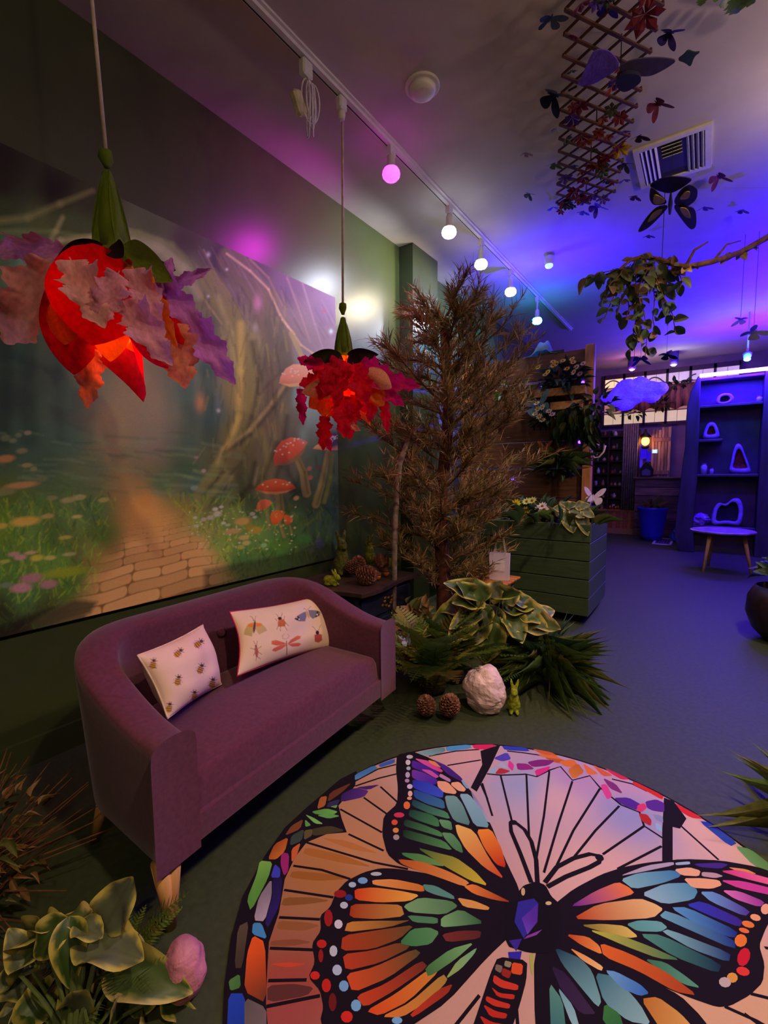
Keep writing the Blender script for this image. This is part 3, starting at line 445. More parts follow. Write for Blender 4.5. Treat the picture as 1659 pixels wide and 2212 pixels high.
for pts, c in (([(170, 1390), (215, 1420), (300, 1445), (295, 1475), (210, 1460), (165, 1430)], (206, 60, 36)), ([(155, 1455), (200, 1490), (280, 1497), (275, 1525), (190, 1510)], (196, 50, 32)), ([(130, 1505), (190, 1532), (255, 1550), (250, 1575), (170, 1560), (125, 1530)], (200, 56, 34)), ([(110, 1550), (180, 1590), (240, 1602), (230, 1630), (150, 1618)], (190, 46, 30)), ([(90, 1610), (160, 1650), (220, 1660), (210, 1690), (130, 1680)], (190, 46, 30)), ([(270, 1322), (325, 1332), (320, 1390), (262, 1380)], (222, 84, 34)), ([(215, 1352), (265, 1372), (250, 1410), (210, 1390)], (150, 40, 30)), ([(230, 1312), (265, 1322), (255, 1350), (225, 1340)], (150, 140, 110)), ([(180, 1332), (215, 1342), (205, 1380), (175, 1362)], (130, 110, 90)), ([(360, 1282), (385, 1272), (380, 1400), (367, 1360)], (170, 180, 80))): fill(pts, c, None, B)
# the rest of the round print, mirrored about the butterfly's body, and the border running on
h0, h1 = Vector(B(400, 890)), Vector(B(150, 1650)); axd = (h1 - h0).normalized()
def mir(q): v = Vector(q) - h0; return tuple(h0 + axd * (2 * v.dot(axd)) - v)
def outside(P): X, Y = proj_np([(q[0], q[1], 0) for q in P]); return min(Y) > 2225 or min(X) > 1672
for P, c0, c1 in list(REC):
    Q = [mir(q) for q in P]
    if c0 != BLK and len(Q) < 12 and outside(Q) and max(math.hypot(q[0] - RC_.x, q[1] - RC_.y) for q in Q) < RR * .9: fill(Q, c0, c1, lambda x, y: (x, y))
bc_ = [(200, 60, 40), (40, 70, 180), (110, 160, 80), (220, 120, 40), (110, 50, 140), (90, 150, 200)]
for k in range(46):
    a0_, a1_ = 2 * PI * k / 46 + .012, 2 * PI * (k + 1) / 46 - .012
    for r0_, r1_, cc_ in ((.885, 1.0, BLK), (.905, .975, bc_[k % 6])):
        Q = [(RC_.x + RR * r_ * .99 * math.cos(a_), RC_.y + RR * r_ * .99 * math.sin(a_)) for r_, a_ in ((r0_, a0_ - (.012 if cc_ == BLK else 0)), (r1_, a0_ - (.012 if cc_ == BLK else 0)), (r1_, a1_ + (.012 if cc_ == BLK else 0)), (r0_, a1_ + (.012 if cc_ == BLK else 0)))]
        if outside(Q): fill(Q, cc_, None, lambda x, y: (x, y), 0)
rug = RB.build('round_rug', M('printed_rug_pile', (255, 255, 255), rough=.85, var=.05, scale=220, attr=True, spec=.15, sheen=.05), None, origin=RC_, usecol=True)
tag(rug, 'round rug printed with a large stained-glass style butterfly in many colours', 'rug')

# ------------------------------------------------------------------ painting in numpy for the flat prints (mural canvas, cushion covers)
class Paint:
    def __init__(s, X, Y): s.X, s.Y = X, Y; s.K = 1.0; s.C = np.zeros((len(X), 3))
    def base(s, ctrl, pw=1.7, k=1.0):
        P = np.array([c[0] for c in ctrl], float); Q = np.array([lin(c[1]) for c in ctrl])
        num = np.zeros_like(s.C); den = np.zeros(len(s.X))
        for p, q in zip(P, Q): w = 1 / ((s.X - p[0]) ** 2 + (s.Y - p[1]) ** 2 + 300) ** pw; num += w[:, None] * q; den += w
        s.C = num / den[:, None]
    def mix(s, idx, a, c): s.C[idx] += (np.array(lin(c)) * s.K - s.C[idx]) * a[:, None]
    def ell(s, cx, cy, rx, ry, c, rot=0, soft=.35, al=1.0):
        R = max(rx, ry) * 1.5 + 3; idx = np.nonzero((abs(s.X - cx) < R) & (abs(s.Y - cy) < R))[0]
        if not len(idx): return
        dx, dy = s.X[idx] - cx, s.Y[idx] - cy; u = (dx * math.cos(rot) + dy * math.sin(rot)) / rx; v = (-dx * math.sin(rot) + dy * math.cos(rot)) / ry
        d = np.sqrt(u * u + v * v); s.mix(idx, al * np.clip((1 + soft - d) / (2 * soft), 0, 1), c)
    def glow(s, cx, cy, r, c, al, ry=None):
        ry = ry or r; idx = np.nonzero((abs(s.X - cx) < 3 * r) & (abs(s.Y - cy) < 3 * ry))[0]
        if len(idx): s.mix(idx, al * np.exp(-((s.X[idx] - cx) / r) ** 2 - ((s.Y[idx] - cy) / ry) ** 2), c)
    def stroke(s, pts, w, c, soft=1.5, al=1.0, w1=None):
        for i in range(len(pts) - 1):
            (x0, y0), (x1, y1) = pts[i], pts[i + 1]; n = len(pts) - 1
            wa = w if w1 is None else w + (w1 - w) * i / n; wb = w if w1 is None else w + (w1 - w) * (i + 1) / n
            R = max(wa, wb) + soft * 2; idx = np.nonzero((s.X > min(x0, x1) - R) & (s.X < max(x0, x1) + R) & (s.Y > min(y0, y1) - R) & (s.Y < max(y0, y1) + R))[0]
            if not len(idx): continue
            dx, dy = x1 - x0, y1 - y0; L2 = dx * dx + dy * dy + 1e-9; t = np.clip(((s.X[idx] - x0) * dx + (s.Y[idx] - y0) * dy) / L2, 0, 1)
            d = np.hypot(s.X[idx] - x0 - t * dx, s.Y[idx] - y0 - t * dy) - (wa + (wb - wa) * t) / 2
            s.mix(idx, al * np.clip(.5 - d / (2 * soft), 0, 1), c)
    def poly(s, pts, c, soft=1.2, al=1.0, c1=None):
        P = np.array(pts, float); lo, hi = P.min(0) - 3 * soft, P.max(0) + 3 * soft
        idx = np.nonzero((s.X > lo[0]) & (s.X < hi[0]) & (s.Y > lo[1]) & (s.Y < hi[1]))[0]
        if not len(idx): return
        x, y = s.X[idx], s.Y[idx]; ins = np.zeros(len(idx), bool); dm = np.full(len(idx), 1e9)
        for i in range(len(P)):
            a, b = P[i], P[(i + 1) % len(P)]; cr = ((a[1] > y) != (b[1] > y)) & (x < (b[0] - a[0]) * (y - a[1]) / (b[1] - a[1] + 1e-12) + a[0]); ins ^= cr
            d = b - a; t = np.clip(((x - a[0]) * d[0] + (y - a[1]) * d[1]) / (d @ d + 1e-9), 0, 1); dm = np.minimum(dm, np.hypot(x - a[0] - t * d[0], y - a[1] - t * d[1]))
        sd = np.where(ins, -dm, dm); al_ = al * np.clip(.5 - sd / (2 * soft), 0, 1)
        if c1 is None: s.mix(idx, al_, c)
        else:
            t = np.clip((y - P[:, 1].min()) / (np.ptp(P[:, 1]) + 1e-9), 0, 1)[:, None]; q = np.array(lin(c)) * (1 - t) + np.array(lin(c1)) * t; s.C[idx] += (q - s.C[idx]) * al_[:, None]
# ------------------------------------------------------------------ mural: a printed canvas on the left wall
MX = XW + .035
yR = atx(724, 643, MX).y; zT = atx(724, 643, MX).z; zB = atx(715, 1207, MX).z; yL = -.6
ys = np.concatenate([np.linspace(yL, .55, 36)[:-1], np.linspace(.55, yR, 470)]); zs = np.linspace(zB, zT, 480)
YY, ZZ = np.meshgrid(ys, zs); Pm = np.stack([np.full(YY.size, MX), YY.ravel(), ZZ.ravel()], 1); PX, PY = proj_np(Pm)
pt = Paint(PX, PY)
pt.K = 1.5
pt.base([((0, 350), (26, 18, 14)), ((0, 400), (28, 22, 14)), ((120, 410), (26, 20, 14)), ((200, 430), (44, 44, 24)), ((0, 450), (44, 54, 28)), ((-150, 300), (26, 20, 14)), ((-150, 700), (44, 60, 44)), ((-150, 1000), (50, 70, 44)), ((-200, 1300), (50, 60, 30)),
  ((90, 490), (66, 76, 38)), ((160, 500), (58, 70, 36)), ((330, 490), (66, 74, 46)), ((400, 520), (56, 50, 42)), ((480, 560), (54, 46, 50)), ((550, 590), (66, 54, 62)), ((620, 630), (84, 66, 84)), ((700, 670), (96, 78, 98)), ((715, 730), (104, 88, 100)), ((310, 560), (120, 122, 88)), ((370, 590), (116, 120, 84)),
  ((0, 560), (62, 82, 52)), ((60, 560), (84, 116, 90)), ((450, 640), (98, 98, 70)), ((520, 640), (94, 86, 78)), ((590, 680), (108, 100, 78)), ((650, 700), (106, 94, 94)), ((700, 780), (112, 100, 106)), ((420, 700), (100, 98, 66)), ((0, 700), (50, 62, 42)), ((30, 770), (40, 62, 48)),
  ((300, 760), (112, 108, 84)), ((290, 850), (124, 110, 84)), ((250, 900), (130, 114, 82)), ((330, 880), (122, 112, 92)), ((200, 830), (88, 104, 82)), ((150, 860), (62, 84, 68)), ((80, 820), (58, 74, 58)), ((30, 860), (42, 58, 48)), ((400, 850), (74, 96, 86)), ((450, 890), (60, 88, 78)), ((430, 800), (92, 100, 88)),
  ((520, 750), (126, 122, 72)), ((520, 850), (122, 114, 64)), ((560, 800), (92, 88, 62)), ((590, 900), (84, 78, 60)), ((510, 950), (98, 94, 52)), ((560, 980), (86, 82, 50)), ((620, 950), (70, 66, 58)), ((600, 820), (98, 90, 78)), ((640, 830), (98, 112, 104)), ((660, 890), (100, 120, 114)), ((700, 850), (104, 110, 108)), ((480, 1000), (78, 78, 46)), ((450, 1060), (58, 58, 36)),
  ((0, 960), (46, 68, 48)), ((60, 950), (52, 78, 62)), ((150, 950), (62, 90, 72)), ((250, 970), (124, 110, 78)), ((330, 960), (114, 104, 92)), ((400, 960), (72, 94, 78)), ((100, 1000), (56, 78, 58)), ((200, 1010), (86, 98, 68)), ((300, 1010), (106, 98, 72)), ((400, 1010), (60, 82, 58)), ((150, 1050), (76, 98, 58)), ((280, 1050), (134, 104, 64)), ((350, 1045), (72, 98, 68)), ((420, 1050), (60, 92, 80)),
  ((0, 1080), (72, 88, 32)), ((80, 1100), (78, 104, 48)), ((200, 1100), (72, 100, 58)), ((310, 1090), (170, 118, 62)), ((400, 1100), (112, 102, 48)), ((0, 1150), (78, 98, 32)), ((100, 1160), (72, 98, 42)), ((220, 1150), (72, 94, 36)), ((320, 1150), (178, 124, 68)), ((420, 1140), (112, 118, 58)), ((500, 1130), (92, 104, 52)), ((0, 1220), (66, 94, 36)), ((120, 1210), (76, 104, 42)), ((225, 1210), (112, 92, 44)), ((330, 1210), (188, 134, 78)), ((420, 1190), (188, 138, 88)), ((485, 1175), (104, 118, 54)), ((560, 1150), (80, 104, 52)), ((620, 1140), (56, 84, 46)), ((680, 1120), (44, 60, 46)), ((720, 1100), (38, 52, 48)),
  ((60, 1290), (60, 88, 46)), ((150, 1270), (60, 82, 32)), ((250, 1270), (152, 108, 62)), ((350, 1260), (192, 138, 86)), ((440, 1230), (152, 122, 80)), ((520, 1200), (56, 88, 46)), ((600, 1190), (62, 98, 46)), ((680, 1180), (40, 56, 40)), ((0, 1330), (36, 36, 22)), ((100, 1320), (52, 48, 28)), ((200, 1330), (112, 88, 52)), ((50, 1370), (36, 26, 20)), ((560, 1080), (60, 72, 42)), ((640, 1060), (48, 60, 46)), ((700, 1000), (58, 74, 60))])
pt.C *= 1.5
rs = np.random.RandomState(3); R_ = rs.uniform
# arching pale boughs at the top, mist between trunks
for pts, w, c, al, w1 in (([(-20, 480), (60, 470), (130, 440), (200, 412)], 16, (112, 112, 60), .6, 8), ([(0, 500), (110, 500), (190, 512), (230, 540)], 8, (100, 110, 60), .7, 4), ([(70, 560), (130, 520), (200, 512), (290, 520)], 12, (150, 146, 96), .7, 10), ([(95, 545), (120, 500), (135, 470)], 9, (150, 146, 96), .7, 5), ([(270, 510), (340, 530), (400, 580), (430, 640)], 34, (140, 142, 104), .6, 16), ([(230, 500), (300, 505), (370, 530), (430, 590), (470, 650)], 14, (104, 112, 66), .7, 10), ([(30, 560), (30, 660)], 12, (60, 90, 70), .7, 10), ([(150, 545), (150, 640)], 10, (60, 90, 80), .6, 10)): pt.stroke(pts, w, c, 6, al, w1)
for cx, w, c, al in ((60, 34, (34, 52, 42), .55), (130, 26, (44, 64, 52), .5), (190, 20, (70, 88, 70), .4), (370, 22, (84, 98, 88), .4), (410, 30, (56, 80, 70), .55), (455, 34, (48, 72, 62), .6), (10, 30, (30, 44, 36), .6)): pt.stroke([(cx, 700), (cx + R_(-8, 8), 800), (cx + R_(-8, 8), 950)], w, c, 9, al)
pt.glow(270, 860, 80, (136, 122, 92), .5, 90); pt.glow(330, 930, 60, (120, 112, 104), .4, 60)
# the big twisted tree
for pts, w, c, al, w1 in (([(450, 600), (500, 680), (530, 760), (540, 860), (520, 940), (480, 1010), (430, 1080)], 44, (110, 106, 60), .85, 40), ([(500, 560), (570, 650), (600, 740), (600, 840), (590, 940), (570, 1050)], 60, (92, 84, 62), .8, 60), ([(590, 700), (620, 800), (640, 900), (630, 1000), (600, 1080)], 40, (80, 76, 64), .7, 40), ([(520, 700), (520, 800), (515, 900), (490, 980)], 16, (160, 146, 74), .75, 12), ([(470, 640), (500, 720), (508, 790)], 10, (140, 136, 84), .7, 8), ([(545, 740), (560, 820), (545, 900), (520, 960)], 12, (70, 66, 46), .8, 8), ([(575, 760), (560, 850), (610, 800)], 6, (64, 58, 46), .6, 3), ([(640, 800), (590, 870), (540, 930), (480, 970), (470, 1000)], 7, (150, 134, 84), .8, 5), ([(640, 808), (590, 880), (540, 940), (485, 980)], 8, (56, 50, 38), .7, 5), ([(565, 930), (580, 1000), (560, 1060)], 14, (112, 106, 58), .7, 10), ([(520, 980), (500, 1030), (450, 1070)], 12, (104, 100, 58), .7, 8), ([(600, 960), (570, 1030), (520, 1080)], 12, (66, 62, 40), .8, 10), ([(550, 1000), (540, 1050), (500, 1090)], 8, (50, 46, 32), .8, 8), ([(620, 900), (610, 980), (590, 1060)], 10, (50, 46, 38), .7, 10), ([(480, 1020), (440, 1070)], 8, (44, 42, 28), .7, 6)): pt.stroke(pts, w, c, 5, al, w1)
for pts, w, c in (([(490, 548), (540, 585), (580, 625), (605, 680), (630, 715), (650, 745), (700, 780)], 5, (168, 146, 112)), ([(540, 560), (580, 600), (610, 660)], 5, (124, 108, 84)), ([(610, 690), (622, 706), (636, 722)], 4, (190, 168, 128)), ([(630, 720), (660, 790), (690, 820)], 12, (136, 126, 78)), ([(440, 540), (470, 600), (500, 640)], 4, (120, 104, 84)), ([(620, 600), (650, 680), (670, 740)], 4, (128, 108, 104)), ([(650, 600), (680, 700), (700, 760)], 4, (124, 106, 108)), ([(410, 600), (450, 660), (480, 700)], 6, (140, 124, 76))): pt.stroke(pts, w, c, 2, .75, w * .6)
for _ in range(160):
    x, y = R_(440, 620), R_(620, 1050); L = R_(15, 45); a = PI / 2 + R_(-.25, .25) + (.5 if y > 950 and x < 520 else 0)
    pt.stroke([(x, y), (x + L * math.cos(a), y + L * math.sin(a))], R_(2, 5), (130, 122, 70) if R_() < .4 else (56, 52, 36), 2, .3)
for _ in range(90):
    x = R_(390, 720); y = 470 + (x - 369) * .456 + R_(8, 120); L = R_(20, 60); pt.stroke([(x, y), (x + L * .5, y + L * .9)], R_(1.5, 4), (120, 104, 104) if R_() < .5 else (64, 52, 60), 2, .25)
# forest floor and meadow strokes
for _ in range(2600):
    x, y = R_(-150, 720), R_(1070, 1370)
    t = (y - 1040) / 300; pcx, pw = 300 + 60 * t, 40 + 130 * t
    if abs(x - pcx) < pw: continue
    L = R_(6, 22); a = -PI / 2 + R_(-.9, .9); c = [(112, 136, 36), (88, 122, 40), (58, 96, 30), (140, 150, 44), (34, 62, 28), (66, 124, 54)][rs.randint(6)]
    if x > 600 or y > 1320 - (x * .22): c = tuple(int(v * .62) for v in c)
    pt.stroke([(x, y), (x + L * math.cos(a), y + L * math.sin(a))], R_(1.5, 3.5), c, 1.5, .5)
for _ in range(120):
    x, y = R_(-50, 480), R_(930, 1070); L = R_(20, 70); pt.stroke([(x, y), (x + L, y + R_(-2, 10))], R_(2, 6), (110, 128, 92) if R_() < .5 else (50, 76, 60), 3, .3)
# path with flat stones laid in rows
yb, yc = pt.Y, pt.X
zrel = (Pm[:, 2] - zB); yrel = Pm[:, 1]
path_c = 1.47 + .06 * zrel - .25 * np.clip(zrel - .48, 0, 1); path_w = np.clip(.50 - .66 * zrel, .09, 1)
mask = np.clip(1.25 - abs(yrel - path_c) / path_w, 0, .55) / .55 * np.clip((.60 - zrel) / .30, 0, 1) * np.clip((yrel - .72) / .35, .25, 1)
zw = zrel + .006 * np.sin(yrel * 7) + .005 * np.sin(yrel * 17 + 1) - .05 * (yrel - 1.5); q_ = .89; row = np.log(np.clip(1 - zw * (1 - q_) / .078, .02, 1)) / np.log(q_); ri = np.floor(row); fr = row - ri
hst = .078 * q_ ** ri; wst = (.34 + .12 * np.sin(ri * 2.3)) * q_ ** (ri * .9); col = (yrel - path_c) / wst + .5 * (ri % 2) + .37 * np.sin(ri * 3.1); ci = np.floor(col); fc = col - ci
hsh = np.abs(np.sin(ri * 12.9 + ci * 78.2) * 437.5) % 1
dx_, dz_ = np.clip(1 - np.minimum(fc, 1 - fc) * wst / (hst * .45), 0, 1), np.clip(1 - np.minimum(fr, 1 - fr) * 2, 0, 1)
st = np.clip((1.0 - np.sqrt(dx_ ** 2.5 + dz_ ** 2.5)) / .22, 0, 1)[:, None]
stone = np.array(lin((200, 144, 92))) * (.70 + .45 * hsh[:, None]); mort = np.array(lin((120, 78, 42)))
pt.C = pt.C * (1 - .85 * mask[:, None]) + (mort * (1 - st) + stone * st) * (.85 * mask[:, None])
pt.glow(330, 1120, 60, (176, 122, 62), .5, 40)
pt.K = .74
# toadstools on the right
def shroom(cx, cy, rx, ry, rot, c, stem=None, gill=None, dots=0):
    if stem: pt.stroke(stem, 12 * rx / 40, (150, 134, 84), 1.6, .95, 18 * rx / 40); pt.stroke([(x + 3, y) for x, y in stem], 5 * rx / 40, (104, 96, 60), 2, .7)
    co, si = math.cos(rot), math.sin(rot); dome = [(-1, .25), (-.85, -.25), (-.45, -.8), (0, -1), (.45, -.8), (.85, -.25), (1, .25), (.5, .5), (0, .58), (-.5, .5)]
    if gill: pt.poly([(cx + rx * a * co - ry * b_ * si, cy + rx * a * si + ry * b_ * co) for a, b_ in [(-1, .2), (1, .2), (.5, .75), (0, .9), (-.5, .75)]], gill, 1.2)
    pt.poly([(cx + rx * a * co - ry * b_ * si, cy + rx * a * si + ry * b_ * co) for a, b_ in dome], tuple(min(255, int(v * 1.12)) for v in c), 1.2, 1, tuple(int(v * .84) for v in c))
    for _ in range(dots):
        a, b_ = R_(-.7, .9), R_(-.7, .1); pt.ell(cx + rx * a * co - ry * b_ * si, cy + rx * a * si + ry * b_ * co, 2.2, 1.7, (236, 200, 170))
shroom(625, 975, 44, 28, -.62, (196, 84, 60), [(642, 992), (655, 1020), (662, 1065)], (150, 112, 76), 16)
shroom(595, 1052, 44, 18, -.04, (204, 88, 48), [(603, 1068), (605, 1100)], (214, 140, 90), 6)
shroom(570, 1092, 19, 14, -.5, (204, 100, 60), [(578, 1104), (582, 1140)]); shroom(600, 1118, 19, 17, -.9, (214, 92, 44), [(604, 1130), (614, 1158)]); shroom(623, 1124, 10, 14, -.6, (206, 90, 48), [(626, 1135), (630, 1150)])
shroom(640, 812, 40, 26, -.25, (214, 140, 110), None, (226, 176, 106), 14); shroom(712, 966, 36, 12, .0, (206, 150, 96), [(708, 978), (694, 1050), (682, 1090)]); pt.stroke([(718, 980), (714, 1030), (700, 1085)], 8, (124, 124, 64), 2, .9)
pt.ell(715, 950, 26, 18, (84, 66, 96), 0, .3)
for _ in range(26): pt.ell(R_(694, 735), R_(938, 960), 1.8, 1.8, (210, 190, 200))
for x, y, c in ((668, 1012, (170, 110, 90)), (670, 1032, (170, 110, 96)), (640, 1076, (206, 160, 110)), (688, 1010, (120, 90, 70))): pt.ell(x, y, 6, 4.5, c, -.4)
# pale caps and blossoms of the meadow
for x, y, rx, ry, c in ((12, 991, 20, 8, (206, 146, 88)), (46, 1048, 36, 7, (214, 160, 100)), (8, 1062, 26, 8, (150, 150, 96)), (55, 1126, 31, 10, (226, 182, 84)), (4, 1136, 12, 6, (214, 172, 80)), (103, 1115, 14, 5, (206, 182, 104)), (167, 1116, 11, 4, (210, 186, 112)), (141, 1161, 14, 4.5, (214, 196, 96)), (30, 1197, 13, 5, (196, 144, 136)), (44, 1204, 13, 6, (206, 150, 146)), (66, 1194, 13, 4, (206, 170, 120)), (80, 1205, 14, 7, (206, 190, 70)), (108, 1205, 12, 5, (206, 190, 110)), (150, 1197, 14, 4, (190, 190, 120)), (10, 1213, 12, 4, (176, 176, 84)), (140, 1236, 50, 10, (150, 162, 40)), (68, 1249, 24, 10, (186, 126, 134)), (105, 1262, 19, 9, (186, 126, 134)), (46, 1270, 23, 10, (206, 140, 150)), (14, 1264, 14, 6, (120, 140, 110)), (148, 1080, 17, 6, (190, 180, 116)), (172, 1074, 13, 6, (196, 186, 120)), (224, 1080, 12, 5, (196, 186, 110)), (112, 1076, 12, 5, (160, 164, 100)), (60, 935, 8, 5, (160, 156, 120)), (40, 940, 7, 5, (130, 140, 100)), (47, 974, 12, 6, (150, 146, 96)), (58, 1005, 11, 5, (170, 160, 100)), (73, 1013, 7, 5, (160, 156, 104)), (90, 1034, 12, 6, (130, 140, 92)), (12, 946, 11, 7, (120, 132, 90)), (28, 952, 8, 5, (134, 144, 100)),
                       (465, 1100, 6, 4, (220, 210, 190)), (470, 1110, 9, 6, (214, 200, 180)), (455, 1118, 8, 5, (206, 196, 170)), (478, 1095, 5, 3, (206, 200, 180)), (440, 1122, 6, 4, (196, 190, 160)), (422, 1118, 4, 3, (206, 200, 180)), (545, 1110, 6, 4, (206, 196, 170)), (550, 1117, 5, 3, (206, 196, 170)), (525, 1126, 18, 8, (206, 160, 84)), (502, 1148, 19, 6, (206, 160, 100)), (527, 1161, 12, 5, (206, 170, 110)), (532, 1173, 9, 5, (196, 180, 110)), (520, 1182, 8, 5, (180, 176, 90)), (570, 1178, 7, 5, (150, 190, 130)), (553, 1145, 12, 8, (190, 146, 50)), (540, 1140, 10, 8, (170, 140, 50)), (483, 1130, 5, 3, (210, 206, 180)), (492, 1134, 6, 3, (190, 190, 150)), (424, 1136, 6, 3, (196, 190, 150)), (440, 1017, 5, 4, (196, 176, 160)), (424, 988, 5, 3, (176, 140, 140)), (420, 1054, 8, 5, (150, 170, 150)), (690, 1175, 8, 14, (84, 84, 110)), (672, 1190, 6, 4, (100, 96, 110)), (655, 1165, 16, 10, (70, 120, 60)), (605, 1180, 20, 9, (96, 140, 54))): pt.ell(x, y, rx, ry, c, -.12, .3, .9)
for x, y, h in ((46, 1056, 40), (55, 1136, 36), (103, 1120, 26), (167, 1120, 24), (141, 1165, 20), (502, 1152, 18), (545, 1120, 16)): pt.stroke([(x, y), (x + R_(-4, 4), y + h)], 3, (120, 136, 70), 1.5, .6)
for _ in range(160): x = R_(400, 640); pt.ell(x, R_(1095, 1200), R_(1.2, 3), R_(1, 2.2), [(220, 210, 180), (196, 180, 100), (150, 180, 110)][rs.randint(3)], 0, .4, .7)
# drifting lights
for x, y, r, ry, c, al in ((557, 655, 9, 18, (210, 150, 170), .9), (551, 708, 6, 9, (180, 176, 150), .9), (432, 870, 10, 20, (214, 150, 100), .85), (450, 640, 3, 3, (220, 220, 220), .9), (490, 582, 3, 3, (226, 220, 220), .9), (450, 550, 4, 5, (214, 214, 214), .9), (715, 716, 4, 5, (206, 236, 230), .9), (640, 855, 8, 22, (140, 180, 180), .6), (655, 940, 10, 18, (140, 180, 170), .6), (470, 870, 8, 30, (130, 150, 150), .4), (472, 887, 4, 4, (230, 226, 220), .8), (455, 760, 8, 10, (150, 120, 100), .5), (485, 690, 6, 14, (130, 130, 104), .4), (700, 672, 5, 3, (190, 70, 90), .7)): pt.glow(x, y, r, c, al, ry)
# dark earth and boulders along the foot of the canvas
for pts, c, al in (([(60, 1345), (160, 1296), (210, 1300), (195, 1325), (110, 1350)], (84, 72, 48), .9), ([(60, 1370), (180, 1325), (190, 1335), (110, 1362)], (96, 84, 56), .9), ([(-100, 1390), (60, 1330), (120, 1310), (60, 1350), (-100, 1440)], (36, 26, 20), .7), ([(440, 1230), (600, 1200), (725, 1172), (725, 1215), (440, 1275)], (46, 46, 32), .6)): pt.poly(pts, c, 5, al)
nz_ = 1 + .10 * (rs.rand(len(PX)) - .5); pt.C *= nz_[:, None]
MUR_GAIN = 1.75
MC = np.clip(pt.C * MUR_GAIN * np.array([.90, 1.06, 1.0]), 0, .92)
nr, nc = len(zs), len(ys); idx = np.arange(nr * nc).reshape(nr, nc)
fq = np.stack([idx[:-1, :-1], idx[:-1, 1:], idx[1:, 1:], idx[1:, :-1]], -1).reshape(-1, 4)
mo = Vector((MX, (yL + yR) / 2, zB)); mv = Pm - np.array(mo)
me = bpy.data.meshes.new('canvas_print'); me.vertices.add(len(mv)); me.vertices.foreach_set('co', mv.astype(np.float32).ravel()); me.loops.add(fq.size); me.loops.foreach_set('vertex_index', fq.ravel().astype(np.int32)); me.polygons.add(len(fq)); me.polygons.foreach_set('loop_start', (np.arange(len(fq)) * 4).astype(np.int32)); me.update(calc_edges=True)
at = me.color_attributes.new('Col', 'FLOAT_COLOR', 'POINT'); at.data.foreach_set('color', np.concatenate([MC, np.ones((len(MC), 1))], 1).astype(np.float32).ravel())
me.materials.append(M('printed_canvas', (255, 255, 255), rough=.55, var=.04, scale=300, attr=True, spec=.2, bump=.05, bscale=700, dist=.001))
mural = thing('wall_mural', 'large canvas mural of an enchanted forest path with red toadstools', 'mural', mo)
o = bpy.data.objects.new('canvas_print', me); COL.objects.link(o); o.parent = mural
b = MB(); b.box((MX - .0175, (yL + yR) / 2, (zB + zT) / 2), (.033, yR - yL, zT - zB)); b.build('stretcher', M('canvas_edge', (70, 62, 56), rough=.7), mural)

# ------------------------------------------------------------------ cushions
def spv(px, py, v):
    d = ray(px, py); t = (v - (CAM - SA).dot(SV)) / d.dot(SV); return CAM + d * t
def cushion(name, label, TL, TR, BR, BL, T, painter, back_mat, nx, ny, pinch=.05, piping=None):
    c = [Vector(p) for p in (TL, TR, BR, BL)]; ctr = sum(c, Vector()) / 4
    nrm = ((c[1] - c[3]).cross(c[0] - c[2])).normalized()
    if nrm.dot(CAM - ctr) < 0: nrm = -nrm
    def surf(s, t, side):
        p = (c[0] * (1 - s) + c[1] * s) * (1 - t) + (c[3] * (1 - s) + c[2] * s) * t
        es, et = 4 * s * (1 - s), 4 * t * (1 - t)
        p = p + (ctr - p) * pinch * ((1 - es) * et + (1 - et) * es)
        th = T * (max(es, 0) * max(et, 0)) ** .5
        wr = .004 * math.sin(14 * s + 5 * t) * es * et + .010 * noise.noise(Vector((s * 4, t * 4, T * 9))) * (es * et) ** .5
        return p + nrm * ((th + wr) * side)
    th = thing(name, label, 'cushion', ctr - Vector((0, 0, .12)))
    vs = [surf(i / nx, j / ny, 1) for j in range(ny + 1) for i in range(nx + 1)]
    fs = [(j * (nx + 1) + i, j * (nx + 1) + i + 1, (j + 1) * (nx + 1) + i + 1, (j + 1) * (nx + 1) + i) for j in range(ny) for i in range(nx)]
    X, Y = proj_np([tuple(v) for v in vs]); p = Paint(X, Y); painter(p)
    b = MB(); b.v = vs; b.f = fs; b.c = [tuple(v) for v in p.C]; b.build('printed_front', M('printed_cotton', (255, 255, 255), rough=.8, var=.03, scale=200, attr=True, spec=.2), th, smooth=True, usecol=True)
    n2 = 24; vs = [surf(i / n2, j / n2, -1) for j in range(n2 + 1) for i in range(n2 + 1)]
    b = MB(); b.add(vs, [(j * (n2 + 1) + i, (j + 1) * (n2 + 1) + i, (j + 1) * (n2 + 1) + i + 1, j * (n2 + 1) + i + 1) for j in range(n2) for i in range(n2)]); b.build('back', back_mat, th, smooth=True)
    edge = [surf(i / 20, 0, 0) for i in range(21)] + [surf(1, i / 20, 0) for i in range(1, 21)] + [surf(1 - i / 20, 1, 0) for i in range(1, 21)] + [surf(0, 1 - i / 20, 0) for i in range(1, 20)]
    b = MB(); b.tube(edge + [edge[0], edge[1]], .0035, 6, False); b.build('seam', piping or back_mat, th, smooth=True)
    return th
def qa(x, y): return (480 + x * .16878, 1250 + y * .16878)      # coordinates read off an enlargement
def qb(x, y): return (280 + x * .13261, 1330 + y * .13264)
